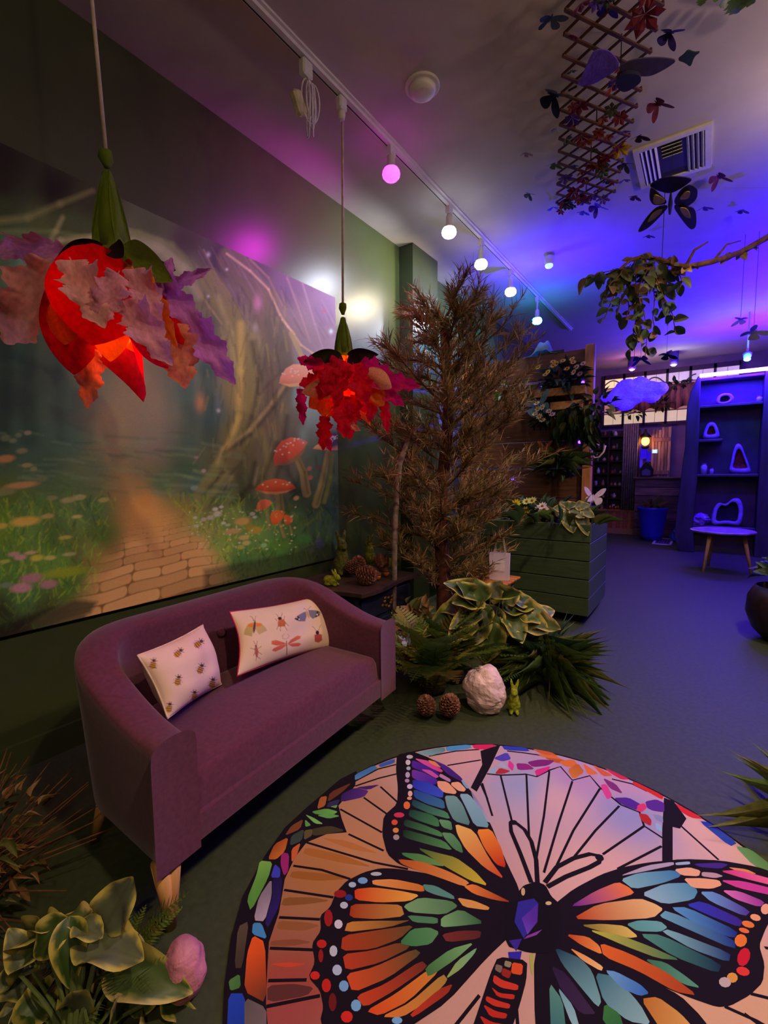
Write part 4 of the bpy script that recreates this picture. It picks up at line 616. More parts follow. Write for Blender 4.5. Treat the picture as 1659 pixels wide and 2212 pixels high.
def paint_insects(p):
    p.C[:] = lin((236, 206, 176))
    P = lambda pts, c, s=.6, al=1, c1=None: p.poly([qa(*q) for q in pts], c, s, al, c1)
    Sx = lambda pts, w, c, al=1: p.stroke([qa(*q) for q in pts], w, c, .5, al)
    E = lambda x, y, rx, ry, c, r=0: p.ell(*qa(x, y), rx * .169, ry * .169, c, r, .2)
    P([(395, 560), (330, 580), (290, 650), (275, 715), (380, 740), (400, 640)], (206, 176, 110), .7, 1, (190, 170, 110)); P([(430, 560), (500, 570), (550, 620), (575, 665), (470, 715), (430, 650)], (206, 176, 120), .7)
    P([(395, 565), (340, 585), (320, 610), (390, 625)], (236, 130, 40)); P([(435, 565), (490, 575), (515, 600), (440, 615)], (236, 130, 40)); E(412, 615, 16, 80, (96, 60, 50), .1); Sx([(405, 540), (380, 490), (355, 480)], .7, (90, 60, 50)); Sx([(412, 540), (430, 480)], .7, (90, 60, 50))
    P([(720, 520), (790, 520), (815, 570), (800, 610), (720, 615), (710, 570)], (200, 110, 60), .7); E(738, 508, 26, 18, (50, 36, 40)); 
    for l in ([(720, 590), (700, 650)], [(745, 610), (745, 670)], [(790, 590), (830, 660)], [(800, 550), (850, 605)], [(700, 540), (680, 510)], [(790, 520), (800, 480)], [(725, 495), (690, 450)], [(750, 495), (770, 440)]): Sx(l, .9, (130, 76, 50))
    P([(1070, 420), (1040, 430), (970, 470), (925, 515), (1000, 545), (1060, 545), (1080, 480)], (128, 122, 140), .7); P([(1100, 400), (1200, 405), (1258, 430), (1240, 470), (1160, 515), (1120, 480)], (128, 122, 140), .7)
    P([(925, 515), (970, 475), (990, 500), (1000, 545), (960, 535)], (60, 54, 64)); P([(1215, 410), (1258, 430), (1240, 475), (1190, 500), (1200, 450)], (60, 54, 64)); E(985, 520, 10, 12, (226, 206, 190)); E(1215, 460, 12, 12, (226, 206, 190)); E(955, 500, 8, 8, (226, 206, 190)); E(1240, 440, 8, 8, (226, 206, 190)); E(1095, 455, 12, 50, (210, 160, 70), -.3); Sx([(1080, 400), (1050, 380), (1040, 390)], .7, (120, 90, 60)); Sx([(1090, 395), (1135, 355)], .7, (120, 90, 60))
    P([(1180, 720), (1230, 705), (1275, 715), (1280, 790), (1230, 820), (1185, 805)], (190, 84, 80), .7); E(1218, 690, 22, 26, (60, 30, 50)); Sx([(1205, 670), (1170, 620), (1150, 610)], .7, (120, 84, 70)); Sx([(1230, 665), (1262, 590)], .7, (120, 84, 70))
    for c_ in ([(830, 830), (770, 810), (690, 785), (635, 795), (630, 840), (700, 855), (800, 840)], [(820, 840), (740, 850), (660, 890), (635, 920), (680, 935), (760, 900), (815, 860)], [(840, 830), (880, 780), (960, 730), (1005, 735), (1000, 765), (930, 800), (850, 840)], [(840, 845), (900, 825), (980, 820), (1012, 835), (980, 865), (900, 870)]): P(c_, (222, 116, 76), .7, 1, (206, 100, 80))
    Sx([(822, 800), (828, 900), (826, 975)], 2.2, (150, 120, 84)); Sx([(820, 770), (780, 770), (770, 730), (800, 705)], .7, (170, 130, 100)); Sx([(830, 770), (860, 740), (840, 710)], .7, (170, 130, 100))
    P([(430, 860), (450, 880), (465, 930), (455, 1000), (435, 1010), (418, 950), (415, 890)], (176, 96, 90), .6); E(432, 862, 14, 14, (140, 70, 70))
    for l in ([(415, 905), (365, 890)], [(460, 890), (500, 870)], [(418, 950), (400, 985)], [(465, 940), (505, 970)], [(440, 1010), (435, 1055)], [(455, 1000), (490, 1030)], [(425, 845), (405, 800)], [(440, 845), (450, 800)]): Sx(l, 1.0, (130, 70, 70))
def paint_bees(p):
    p.C[:] = lin((238, 204, 184))
    for x, y, r in ((385, 780, .25), (800, 600, .75), (1130, 450, .85), (1160, 860, .35), (790, 1050, .25), (1060, 1300, .0), (645, 1490, .2), (1350, 1090, .2)):
        T = lambda a, b_: qb(x + a * math.cos(r - .0) - b_ * math.sin(r), y + a * math.sin(r) + b_ * math.cos(r))
        for sx in (-1, 1): p.poly([T(sx * 12, -40), T(sx * 60, -20), T(sx * 90, 20), T(sx * 70, 40), T(sx * 25, 0)], (206, 170, 160), 1.0, .5)
        p.poly([T(-38, -15), T(38, -15), T(46, 40), T(26, 90), T(-26, 90), T(-46, 40)], (206, 150, 60), .7)
        for k in (-12, 22, 58): p.stroke([T(-40, k), T(40, k)], 1.6, (84, 48, 36), .6)
        p.ell(*T(0, -50), 4.0, 3.4, (90, 50, 40), 0, .3)
        for sx in (-1, 1):
            p.stroke([T(sx * 10, -62), T(sx * 26, -85), T(sx * 14, -96)], .9, (90, 50, 44), .5); p.stroke([T(sx * 30, -45), T(sx * 62, -62)], 1.0, (80, 44, 40), .5); p.stroke([T(sx * 40, 40), T(sx * 66, 62)], .9, (90, 50, 44), .5, .8)
m_pinkback = M('hot_pink_cotton', (206, 40, 96), rough=.8); m_creamback = M('cream_cotton', (226, 200, 178), rough=.8)
cushion('cushion', 'oblong cream cushion printed with moths, beetles and a red dragonfly', spv(496, 1322, .47), spv(696, 1284, .52), spv(730, 1394, .36), spv(512, 1460, .32), .080, paint_insects, m_pinkback, 190, 110, .10)
cushion('cushion', 'square off-white cushion printed with bees in the sofa corner', spv(297, 1416, .36), spv(438, 1350, .52), spv(478, 1478, .42), spv(362, 1552, .24), .085, paint_bees, m_creamback, 150, 150, .07)
# ------------------------------------------------------------------ petal and leaf templates (unit length along +Y)
def petal_mesh(name, wfun, mat, nx=8, ny=22, cup=.5, bend=-.2, wave=.0, col=None, fold=0.0):
    vs = []; fs = []; cs = []
    for j in range(ny + 1):
        t = j / ny; w = wfun(t)
        for i in range(nx + 1):
            s = i / nx * 2 - 1; x = s * w
            z = cup * (x * x) * 2 + bend * t * t + fold * abs(x) + wave * math.sin(t * 11 + s * 2.2) * abs(s) * w
            vs.append((x, t, z)); cs.append(col(s, t) if col else (1, 1, 1))
    for j in range(ny):
        for i in range(nx): fs.append((j * (nx + 1) + i, j * (nx + 1) + i + 1, (j + 1) * (nx + 1) + i + 1, (j + 1) * (nx + 1) + i))
    return mkmesh(name, vs, fs, mat, True, cs if col else None)
def w_oak(t):
    e = math.sin(PI * min(1, t * .96 + .04)) ** .6 * (1 - .25 * t); tri = abs(((t * 4.2 + .1) % 1) - .5) * 2; tri2 = abs(((t * 12.6) % 1) - .5) * 2
    return max(.008, .5 * e * (.55 + .38 * (1 - tri) + .12 * tri2)) if .06 < t < .995 else .012
def w_tulip(t): return .5 * max(.02, (math.sin(PI * min(1, t ** .75 * .97 + .03))) ** .7)
def w_oval(t): return .5 * max(.01, math.sin(PI * min(1, t ** .8)) ** .8)
def w_lance(t): return .5 * max(.008, math.sin(PI * t ** .6) ** 1.1)
FAB = {k: M('silk_' + k, c, rough=.75, var=.10, scale=14, transl=tr, bump=.15, bscale=30, spec=.2) for k, c, tr in (('red', (244, 8, 36), .8), ('deepred', (226, 12, 50), .75), ('orange', (255, 130, 40), .8), ('crimson', (222, 14, 50), .55), ('pink', (246, 176, 172), .38), ('salmon', (250, 146, 112), .5), ('lilac', (206, 124, 206), .4), ('mauve', (228, 156, 176), .4), ('magenta', (206, 20, 96), .5), ('peach', (244, 170, 130), .5), ('green', (112, 132, 34), .25), ('darkgreen', (44, 52, 22), .1), ('sepal', (40, 20, 24), .1))}
PM = {}
def fab_petal(kind, colr, k=0):
    key = (kind, colr, k)
    if key not in PM:
        f = {'oak': w_oak, 'tulip': w_tulip, 'oval': w_oval}[kind]
        PM[key] = petal_mesh(kind + '_' + colr, f, FAB[colr], nx=8, ny=60 if kind == 'oak' else 18, cup=(-.7, .4)[kind == 'oak'] * (1 if k == 0 else -.5), bend=(-.12, .1)[k], wave=.35 if kind == 'oak' else .05, fold=.12 if kind == 'oak' else 0)
    return PM[key]
def pendant(label, ax, ay, zk0, zk1, zc0, zc1, rc, items, dep, cordtop, lightz, power):
    t = thing('flower_pendant_lamp', label, 'pendant lamp', (ax, ay, zc0 - .5), 'fabric flower pendant lamps')
    b = MB(); b.tube([(ax + cordtop[0], ay + cordtop[1], HC - .04), (ax + cordtop[0] * .5, ay + cordtop[1] * .5, (HC + zk1) / 2), (ax, ay, zk1 - .01)], .0075, 8); b.build('cord', M('cream_cord', (206, 186, 160), rough=.7), t, smooth=True)
    b = MB(); h = zk1 - zk0; b.lathe([(.010, h), (.022, h * .9), (.026, h * .5), (.012, h * .1), (.010, 0)], (ax, ay, zk0), 12, wob=.12); b.build('stem_knob', FAB['green'], t, smooth=True)
    b = MB(); h = zc1 - zc0; b.lathe([(.012, h), (rc * .35, h * .86), (rc * .62, h * .6), (rc * .84, h * .3), (rc * .92, 0)], (ax, ay, zc0), 18, wob=.05); b.build('calyx', FAB['green'], t, smooth=True)
    me = petal_mesh('calyx_leaf', lambda q: .5 * max(.02, math.sin(PI * min(1, (q * .62 + .03))) ** .9), FAB['green'], cup=-.0, bend=.0, nx=6, ny=14)
    for k in range(5):
        a = 2 * PI * k / 5 + .4; d = Vector((math.cos(a), math.sin(a), 0)); top = Vector((ax, ay, zc1)) + d * .015; bot = Vector((ax, ay, zc0 - .02)) + d * rc * .98
        inst(me, 'calyx_leaf', t, orient(top, bot, d, rc * 1.35))
    for kind, colr, bp, tp, w, d0, d1, nm, k in items:
        base, tip = atd(*bp, dep + d0), atd(*tp, dep + d1); up = (CAM - base).normalized()
        inst(fab_petal(kind, colr, k), nm, t, orient(base, tip, up, w / FPX * dep * 1.0, thick=(tip - base).length * .8))
    b = MB(); b.blob((ax, ay, lightz), .035, 16, 10); b.build('bulb', M('red_orange_bulb', (255, 120, 60), emit=(1, .24, .06), es=14), t, smooth=True)
    lamp('flower_lamp_light', (ax, ay, lightz), (1, .20, .06), power, .05)
    # inner shade: a ring of back petals so that the blossom is closed all round
    for k in range(7):
        a = 2 * PI * k / 7 + .2; d = Vector((math.cos(a), math.sin(a), 0))
        if d.dot((CAM - Vector((ax, ay, CH))).normalized()) > .35: continue
        p0 = Vector((ax, ay, zc0 + .02)) + d * .03; p1 = Vector((ax, ay, zc0 - (.34 + .1 * (k % 3)))) + d * (.20 + .05 * (k % 2))
        inst(fab_petal('tulip', ('red', 'orange', 'deepred')[k % 3]), 'petal', t, orient(p0, p1, d, .22))
    return t
L, P_ = 'leaf', 'petal'
itemsL = [('tulip', 'red', (222, 532), (200, 738), 170, -.13, -.20, P_, 0), ('tulip', 'deepred', (150, 590), (160, 803), 112, -.04, -.09, P_, 0), ('tulip', 'red', (275, 560), (390, 735), 78, -.06, -.10, P_, 0), ('tulip', 'red', (180, 545), (118, 700), 80, -.02, .02, P_, 0),
  ('tulip', 'orange', (235, 640), (238, 776), 74, -.08, -.12, P_, 0), ('tulip', 'orange', (140, 640), (140, 742), 60, -.10, -.12, P_, 0), ('oak', 'orange', (285, 570), (378, 742), 62, -.11, -.15, P_, 0), ('tulip', 'red', (270, 690), (368, 792), 52, -.05, -.08, P_, 0), ('tulip', 'orange', (220, 560), (250, 760), 120, .06, .02, P_, 0), ('tulip', 'orange', (200, 570), (150, 770), 110, .10, .06, P_, 0), ('tulip', 'red', (250, 560), (330, 760), 110, .08, .08, P_, 0),
  ('oak', 'pink', (122, 560), (8, 748), 150, -.02, .02, L, 0), ('oak', 'mauve', (160, 545), (-30, 535), 78, .04, .10, L, 0), ('oak', 'pink', (150, 555), (222, 700), 92, -.24, -.27, L, 0), ('oak', 'mauve', (258, 585), (210, 700), 70, -.23, -.26, L, 0), ('oak', 'salmon', (200, 745), (188, 882), 66, .02, .02, L, 0), ('oak', 'deepred', (60, 650), (-20, 650), 60, .12, .14, L, 0),
  ('oak', 'lilac', (320, 590), (445, 720), 82, -.04, -.02, L, 0), ('oak', 'lilac', (345, 628), (455, 580), 34, -.02, .0, L, 0), ('oak', 'lilac', (395, 665), (506, 828), 86, -.02, .02, L, 0), ('oak', 'mauve', (262, 640), (368, 782), 84, -.20, -.23, L, 0), ('oak', 'salmon', (372, 690), (400, 836), 104, -.06, -.06, L, 0), ('oak', 'mauve', (285, 575), (345, 690), 74, -.14, -.18, L, 0), ('oak', 'lilac', (345, 640), (372, 555), 40, -.04, -.05, L, 0),
  ('oval', 'green', (258, 535), (380, 612), 64, -.05, -.07, 'sepal', 1), ('oval', 'sepal', (222, 528), (128, 552), 36, -.04, -.05, 'sepal', 1), ('oval', 'darkgreen', (262, 560), (385, 585), 40, .04, .04, 'sepal', 1), ('oval', 'sepal', (240, 530), (270, 560), 40, -.10, -.14, 'sepal', 1)]
pendant('big nearer hanging lamp shaped like a flower with red petals and pale pink oak leaves', -1.955, .915, 2.69, 2.755, 2.375, 2.675, .066, itemsL, 1.80, (-.045, -.02), 2.10, 12)
itemsR = [('oak', 'crimson', (735, 772), (690, 862), 62, -.12, -.20, L, 0), ('oak', 'crimson', (748, 776), (722, 872), 50, -.16, -.22, L, 0), ('oak', 'crimson', (762, 782), (792, 872), 66, -.18, -.22, L, 0), ('oak', 'magenta', (772, 782), (862, 838), 66, -.10, -.14, L, 0), ('oak', 'magenta', (800, 812), (908, 836), 50, -.02, -.02, L, 0), ('oak', 'magenta', (805, 822), (872, 876), 44, -.04, -.06, L, 0), ('oak', 'magenta', (712, 800), (640, 772), 40, -.06, -.04, L, 0), ('oak', 'crimson', (712, 812), (645, 832), 44, -.10, -.10, L, 0), ('oak', 'crimson', (720, 790), (700, 850), 50, -.20, -.24, L, 0),
  ('oak', 'magenta', (648, 835), (655, 918), 30, .02, .02, L, 0), ('oak', 'crimson', (702, 895), (698, 972), 42, -.06, -.08, L, 0), ('oak', 'crimson', (740, 850), (744, 945), 56, -.14, -.16, L, 0), ('oak', 'crimson', (745, 890), (780, 905), 26, -.12, -.14, L, 0), ('oak', 'salmon', (735, 905), (778, 930), 24, -.10, -.12, L, 0), ('oak', 'crimson', (812, 846), (796, 912), 34, -.02, -.02, L, 0), ('oak', 'crimson', (826, 850), (838, 936), 30, .0, .0, L, 0), ('oak', 'magenta', (700, 930), (715, 975), 24, -.02, -.02, L, 0),
  ('tulip', 'peach', (748, 828), (652, 848), 44, -.14, -.20, P_, 0), ('tulip', 'orange', (735, 830), (668, 880), 60, -.02, -.06, P_, 0), ('tulip', 'orange', (790, 825), (828, 876), 46, -.08, -.10, P_, 0), ('tulip', 'orange', (745, 800), (735, 895), 70, -.04, -.06, P_, 0), ('tulip', 'red', (770, 800), (790, 890), 60, .0, -.02, P_, 0), ('tulip', 'peach', (790, 800), (845, 838), 40, -.16, -.18, P_, 0), ('tulip', 'orange', (700, 850), (700, 900), 40, -.02, -.02, P_, 0), ('oak', 'crimson', (770, 850), (755, 930), 44, -.06, -.08, L, 0),
  ('oval', 'darkgreen', (738, 766), (656, 782), 34, -.02, -.02, 'sepal', 1), ('oval', 'sepal', (750, 765), (818, 766), 24, -.04, -.04, 'sepal', 1), ('oval', 'sepal', (738, 768), (700, 806), 36, -.10, -.12, 'sepal', 1), ('oval', 'sepal', (765, 768), (826, 792), 28, .02, .02, 'sepal', 1), ('oval', 'sepal', (755, 766), (778, 790), 30, -.10, -.14, 'sepal', 1)]
pendant('smaller hanging lamp farther back shaped like a flower with bright red leaves', -2.02, 2.40, 2.55, 2.625, 2.29, 2.53, .06, itemsR, 3.04, (.0, .03), 2.10, 10)
# cord adapter and looped spare cord on the track
p = atx(737, 205, TX)
t = thing('track_plug', 'small white plug on the track above the smaller flower lamp', 'plug', (TX, p.y, HC - .16)); b = MB(); b.rbox((TX, p.y, HC - .08), (.05, .07, .08), .01); b.build('housing', m_white, t); b = MB(); b.lathe([(.022, .05), (.026, .03), (.02, 0)], (TX, p.y, HC - .17), 14); b.build('cord_grip', m_white, t, smooth=True)
p = atx(660, 120, TX)
t = thing('cord_bundle', 'bundle of looped white cord and a plug hanging from the track', 'cord', (TX, p.y, HC - .45)); b = MB(); b.rbox((TX, p.y, HC - .085), (.05, .08, .09), .01); b.build('housing', m_white, t)
b = MB(); b.rbox((TX - .015, p.y - .05, HC - .29), (.05, .07, .12), .012, Matrix.Rotation(.5, 3, 'X')); b.build('plug', M('ivory_plastic', (206, 196, 160), rough=.5), t)
b = MB(); rr = random.Random(4)
for k in range(7):
    w, h = rr.uniform(.03, .075), rr.uniform(.10, .17); a = rr.uniform(0, PI); oy = rr.uniform(-.02, .04)
    b.tube([(TX + w * math.sin(q) * math.cos(a), p.y + oy + w * math.sin(q) * math.sin(a) + .02, HC - .13 - h + h * math.cos(q)) for q in [2 * PI * i / 20 for i in range(21)]], .004, 6, False)
b.tube([(TX, p.y, HC - .13), (TX + .02, p.y + .02, HC - .22), (TX, p.y, HC - .36)], .004, 6); b.build('loops', M('clear_white_cord', (232, 226, 222), rough=.35), t, smooth=True)

# ------------------------------------------------------------------ ceiling lattice with blossoms, butterflies, vine
LZ = HC - .10; a0, a1 = atz(1338, -60, LZ), atz(1262, 440, LZ); ax_ = (a1 - a0).normalized(); ay_ = Vector((ax_.y, -ax_.x, 0)); LL = (a1 - a0).length; LWd = .42
tr = thing('ceiling_trellis', 'brown wooden lattice hung under the ceiling with dark silk blossoms', 'trellis', (a0 + a1) / 2)
m_lat = M('brown_lattice_wood', (92, 58, 44), rough=.6, var=.2, scale=10)
for sgn, dz in ((1, 0), (-1, .012)):
    s = -LWd
    while s < LL + LWd:
        lo, hi = (s, -LWd / 2), (s + LWd * .9, LWd / 2)
        q0, q1 = (lo, hi) if sgn == 1 else ((lo[0], -lo[1]), (hi[0], -hi[1]))
        ta = max(0, -q0[0]) / (q1[0] - q0[0]); tb = min(1, (LL - q0[0]) / (q1[0] - q0[0]))
        if tb - ta > .12:
            A0 = a0 + ax_ * (q0[0] + (q1[0] - q0[0]) * ta) + ay_ * (q0[1] + (q1[1] - q0[1]) * ta); B0 = a0 + ax_ * (q0[0] + (q1[0] - q0[0]) * tb) + ay_ * (q0[1] + (q1[1] - q0[1]) * tb)
            d = (B0 - A0); ext = d.normalized() * .03; ang = math.atan2(d.y, d.x)
            b = MB(); b.box((A0 + B0) / 2 + Vector((0, 0, dz)), (d.length + .06, .016 if sgn == 1 else .011, .010), Matrix.Rotation(ang, 3, 'Z')); b.build('slat', m_lat, tr)
        s += .135
b = MB()
for k in range(5): q = a0 + ax_ * (LL * (k + .5) / 5); b.tube([q + Vector((0, 0, .0)), (q.x, q.y, HC)], .004, 6)
b.build('hanging_wire', m_black, tr)
def blossom_mesh(name, mat, npet=6):
    b = MB()
    for k in range(npet):
        a = 2 * PI * k / npet; d = Vector((math.cos(a), math.sin(a), .35)).normalized(); x, y, z = frame(d); vs = [Vector((0, 0, 0)), d * .6 + x * .28, d, d * .6 - x * .28, d * .55 + z * .12]
        b.add(vs, [(0, 1, 4), (1, 2, 4), (2, 3, 4), (3, 0, 4)])
    return mkmesh(name, b.v, b.f, mat)
bl = {k: blossom_mesh('blossom', M('silk_blossom_' + k, c, rough=.8, transl=.2)) for k, c in (('maroon', (110, 24, 40)), ('rust', (150, 60, 34)), ('violet', (84, 50, 150)), ('yellow', (214, 170, 30)), ('leaf', (60, 74, 40)), ('pale', (190, 150, 170)))}
rr = random.Random(11)
for k in range(64):
    f = rr.random() ** .8; w = rr.uniform(-.5, .5) * LWd * .9; kk = rr.choice(['maroon', 'maroon', 'rust', 'violet', 'leaf', 'maroon', 'pale' if f > .9 else 'rust'])
    if .12 < f < .26 and abs(w) < .15: continue
    if f > .93: kk = rr.choice(['violet', 'leaf', 'maroon'])
    q = a0 + ax_ * f * LL + ay_ * w + Vector((0, 0, -.03)); s = rr.uniform(.035, .07)
    inst(bl[kk], 'blossom', tr, Matrix.Translation(q) @ Matrix.Rotation(rr.uniform(0, 6), 4, 'Z') @ Matrix.Rotation(rr.uniform(2.4, 3.8), 4, 'X') @ Matrix.Scale(s, 4))
q = atz(1340, 318, LZ - .02); inst(bl['yellow'], 'blossom', tr, Matrix.Translation(q) @ Matrix.Rotation(3, 4, 'X') @ Matrix.Scale(.085, 4)); q = atz(1393, 30, LZ - .02); inst(bl['maroon'], 'blossom', tr, Matrix.Translation(q) @ Matrix.Rotation(3, 4, 'X') @ Matrix.Scale(.10, 4))
FW = [(0, .06), (.25, .42), (.62, .78), (.95, .86), (1, .74), (.86, .42), (.62, .16), (.3, .02), (0, -.02)]; HW = [(0, .0), (.35, .04), (.66, .02), (.78, -.2), (.66, -.5), (.42, -.72), (.26, -.62), (.1, -.3), (0, -.12)]
def butterfly_mb(c, R, s, fold, hw=True):
    b = MB()
    for sg in (-1, 1):
        Rf = R @ Matrix.Rotation(-sg * fold, 3, 'Y')
        for poly in (FW, HW) if hw else (FW,): b.plate(smooth_poly([(sg * x * s, y * s) for x, y in poly]), c, Rf @ Vector((1, 0, 0)), Rf @ Vector((0, 1, 0)), Rf @ Vector((0, 0, 1)), s * .02)
    b.tube([c + R @ Vector((0, -.45 * s, .02 * s)), c + R @ Vector((0, 0, .03 * s)), c + R @ Vector((0, .3 * s, .02 * s))], [.02 * s, .06 * s, .04 * s], 6)
    return b
def small_butterfly(px, py, size, c, label, z=None, rz=0, fold=.5, tilt=0):
    p = atz(px, py, z or HC - .045); R = Matrix.Rotation(rz, 3, 'Z') @ Matrix.Rotation(PI + tilt, 3, 'X')
    b = butterfly_mb(p, R, size, fold); return tag(b.build('paper_butterfly', M('butterfly_%d_%d_%d' % c, c, rough=.7, var=.25, scale=30, transl=.15), None, origin=p), label, 'butterfly', 'paper butterflies on the ceiling')
for px, py, s, c, lb, rz in ((1190, 38, .085, (24, 40, 76), 'navy paper butterfly with a pale wing edge, topmost left of the trellis', .6), (1197, 205, .105, (22, 26, 70), 'dark blue paper butterfly left of the gauzy winged ornament', 2.3), (1447, 70, .075, (60, 40, 130), 'indigo paper butterfly right of the trellis above the gauzy ornament', 2.0), (1422, 224, .085, (110, 30, 60), 'crimson paper butterfly under the long gauze wing', 2.6), (1380, 293, .07, (60, 24, 60), 'plum paper butterfly just above the ceiling vent corner', 1.0), (1202, 277, .045, (170, 150, 206), 'tiny pale lilac paper butterfly left of the trellis', .4), (1135, 330, .05, (130, 84, 120), 'tiny mauve paper butterfly, leftmost under the ceiling', .9), (1195, 353, .065, (50, 70, 50), 'dark green paper butterfly beside the lower trellis edge', 1.2), (1143, 418, .055, (90, 100, 150), 'tiny grey-blue paper butterfly low at the left of the trellis', 2.2),
   (1350, 353, .07, (60, 50, 110), 'slate blue paper butterfly between trellis and vent', 2.0), (1348, 388, .055, (70, 50, 120), 'small violet paper butterfly beside the lower trellis end', .2), (1370, 423, .06, (70, 24, 76), 'dark plum paper butterfly left of the yellow butterfly', 1.4), (1553, 382, .09, (110, 40, 90), 'wine red paper butterfly right of the ceiling vent', 2.7), (1520, 447, .075, (120, 60, 190), 'violet paper butterfly right of the yellow butterfly', .5), (1602, 453, .06, (90, 60, 180), 'small purple paper butterfly farthest right under the ceiling', 1.1), (1195, 447, .06, (70, 60, 220), 'bright blue paper butterfly below the trellis end on the left', .2), (1258, 456, .06, (80, 60, 220), 'bright blue paper butterfly at the very tip of the trellis', 1.2), (1400, 508, .06, (70, 30, 90), 'dark purple paper butterfly under the long wing tip of the yellow butterfly', .8), (1310, 8, .07, (60, 60, 220), 'blue paper butterfly resting on the trellis at the picture top', 1.6), (1290, 445, .09, (100, 60, 200), 'wide violet paper butterfly beside the trellis tip', 2.6)):
    small_butterfly(px, py, s, c, lb, rz=rz, tilt=.25)
# large gauzy ornament
g0 = atz(1340, 165, HC - .22); gz = thing('gauze_butterfly', 'large gauzy purple and grey winged ornament hanging over the trellis', 'ornament', g0)
def px_plate(pts, dep_z, c0, mat, name, parent, t=.006, bulge=0):
    P = [atz(x, y, dep_z) for x, y in smooth_poly(pts, 2)]; o = P[0]; b = MB(); b.plate([(p.x - o.x, p.y - o.y) for p in P], o, (1, 0, 0), (0, 1, 0), (0, 0, 1), t); return b.build(name, mat, parent)
px_plate([(1338, 135), (1315, 108), (1285, 108), (1272, 130), (1258, 165), (1244, 186), (1280, 184), (1310, 166), (1335, 150)], HC - .22, 0, M('violet_gauze', (150, 110, 236), rough=.7, transl=.5, bump=.5, bscale=60), 'wing', gz)
px_plate([(1338, 142), (1370, 128), (1420, 124), (1465, 130), (1440, 148), (1405, 166), (1370, 164), (1345, 158)], HC - .22, 0, M('grey_gauze', (96, 84, 120), rough=.7, transl=.4), 'wing', gz)
px_plate([(1332, 172), (1355, 158), (1382, 162), (1386, 178), (1360, 196), (1345, 200), (1330, 188)], HC - .24, 0, M('dark_blue_gauze', (34, 30, 60), rough=.7), 'tuft', gz, .03)
px_plate([(1462, 130), (1478, 118), (1486, 108), (1500, 114), (1514, 112), (1500, 122), (1492, 146), (1480, 136)], HC - .21, 0, M('dark_green_silk', (34, 56, 34), rough=.7), 'leaf_tip', gz)
b = MB(); b.tube([g0, (g0.x, g0.y, HC)], .003, 6); b.tube([atz(1246, 186, HC - .22), atz(1228, 196, HC - .22)], .006, 6); b.build('hanging_wire', m_black, gz)
# yellow swallowtail
yz = HC - .42; y0 = atz(1448, 438, yz); yb_ = thing('yellow_butterfly', 'large black and yellow butterfly model hanging below the ceiling vent', 'butterfly', y0)
m_bw, m_yw = M('black_wing', (34, 26, 20), rough=.7, var=.3), M('yellow_wing', (206, 176, 60), rough=.7, var=.2)
for nm, out, inn in (('hind_wing', [(1445, 440), (1425, 420), (1405, 402), (1402, 430), (1412, 445)], [(1440, 435), (1425, 424), (1413, 420), (1410, 438), (1420, 444)]), ('hind_wing', [(1452, 440), (1470, 410), (1492, 398), (1508, 410), (1505, 432), (1480, 450)], [(1465, 432), (1480, 414), (1492, 414), (1488, 430)]), ('fore_wing', [(1446, 444), (1420, 446), (1396, 470), (1374, 505), (1400, 494), (1432, 462)], [(1432, 450), (1412, 458), (1396, 482), (1410, 476), (1428, 460)]), ('fore_wing', [(1452, 444), (1475, 444), (1503, 450), (1505, 490), (1492, 498), (1472, 474)], [(1466, 448), (1485, 450), (1494, 474), (1478, 468)])):
    w = px_plate(out, yz, 0, m_bw, nm, yb_); px_plate(inn, yz - .006, 0, m_yw, 'yellow_patch', w, .004)
b = MB(); b.tube([atz(1449, 418, yz - .01), atz(1448, 440, yz - .01), atz(1447, 462, yz - .01)], [.006, .016, .008], 8); b.tube([y0, (y0.x, y0.y, HC)], .002, 5); b.build('body', m_bw, yb_)
px_plate([(1400, 400), (1440, 380), (1500, 385), (1480, 402), (1448, 420), (1415, 410)], yz + .03, 0, M('violet_shadow_wing', (44, 30, 96), rough=.7, transl=.2), 'back_wing', yb_)  # dark violet plate behind the upper wings
# vine branch with leaves hanging from the ceiling
VD = 4.0; vn = thing('hanging_vine', 'gnarled brown vine branch with olive leaves hanging from the blue-lit ceiling', 'vine', atd(1400, 560, VD))
main = [(1720, 480), (1659, 512), (1600, 545), (1540, 565), (1480, 578), (1430, 563), (1390, 554), (1362, 562), (1338, 582)]
b = MB(); mp = [atd(x, y, VD + .15 * math.sin(i * 1.3)) for i, (x, y) in enumerate(main)]; b.tube(mp, [.026, .026, .024, .022, .022, .02, .018, .014, .008], 8); b.tube([mp[4], atd(1500, 540, VD - .1), atd(1530, 522, VD - .2)], [.014, .010, .005], 6); b.tube([mp[3], atd(1570, 528, VD), atd(1600, 520, VD + .1)], [.012, .008, .004], 6); b.build('branch', M('vine_bark', (110, 70, 44), rough=.8, var=.3, bump=.3, bscale=50), vn, smooth=True)
b = MB(); b.tube([mp[1], (mp[1].x, mp[1].y, HC)], .003, 5); b.tube([mp[5], (mp[5].x, mp[5].y, HC)], .003, 5); b.build('hanging_wire', m_black, vn)
lfm = [petal_mesh('vine_leaf', w_oval, M('vine_leaf_' + k, c, rough=.55, var=.2, transl=.15), nx=4, ny=8, cup=.3, bend=-.15) for k, c in (('olive', (84, 92, 50)), ('green', (56, 78, 48)), ('brown', (130, 100, 60)), ('tan', (176, 140, 90)))]
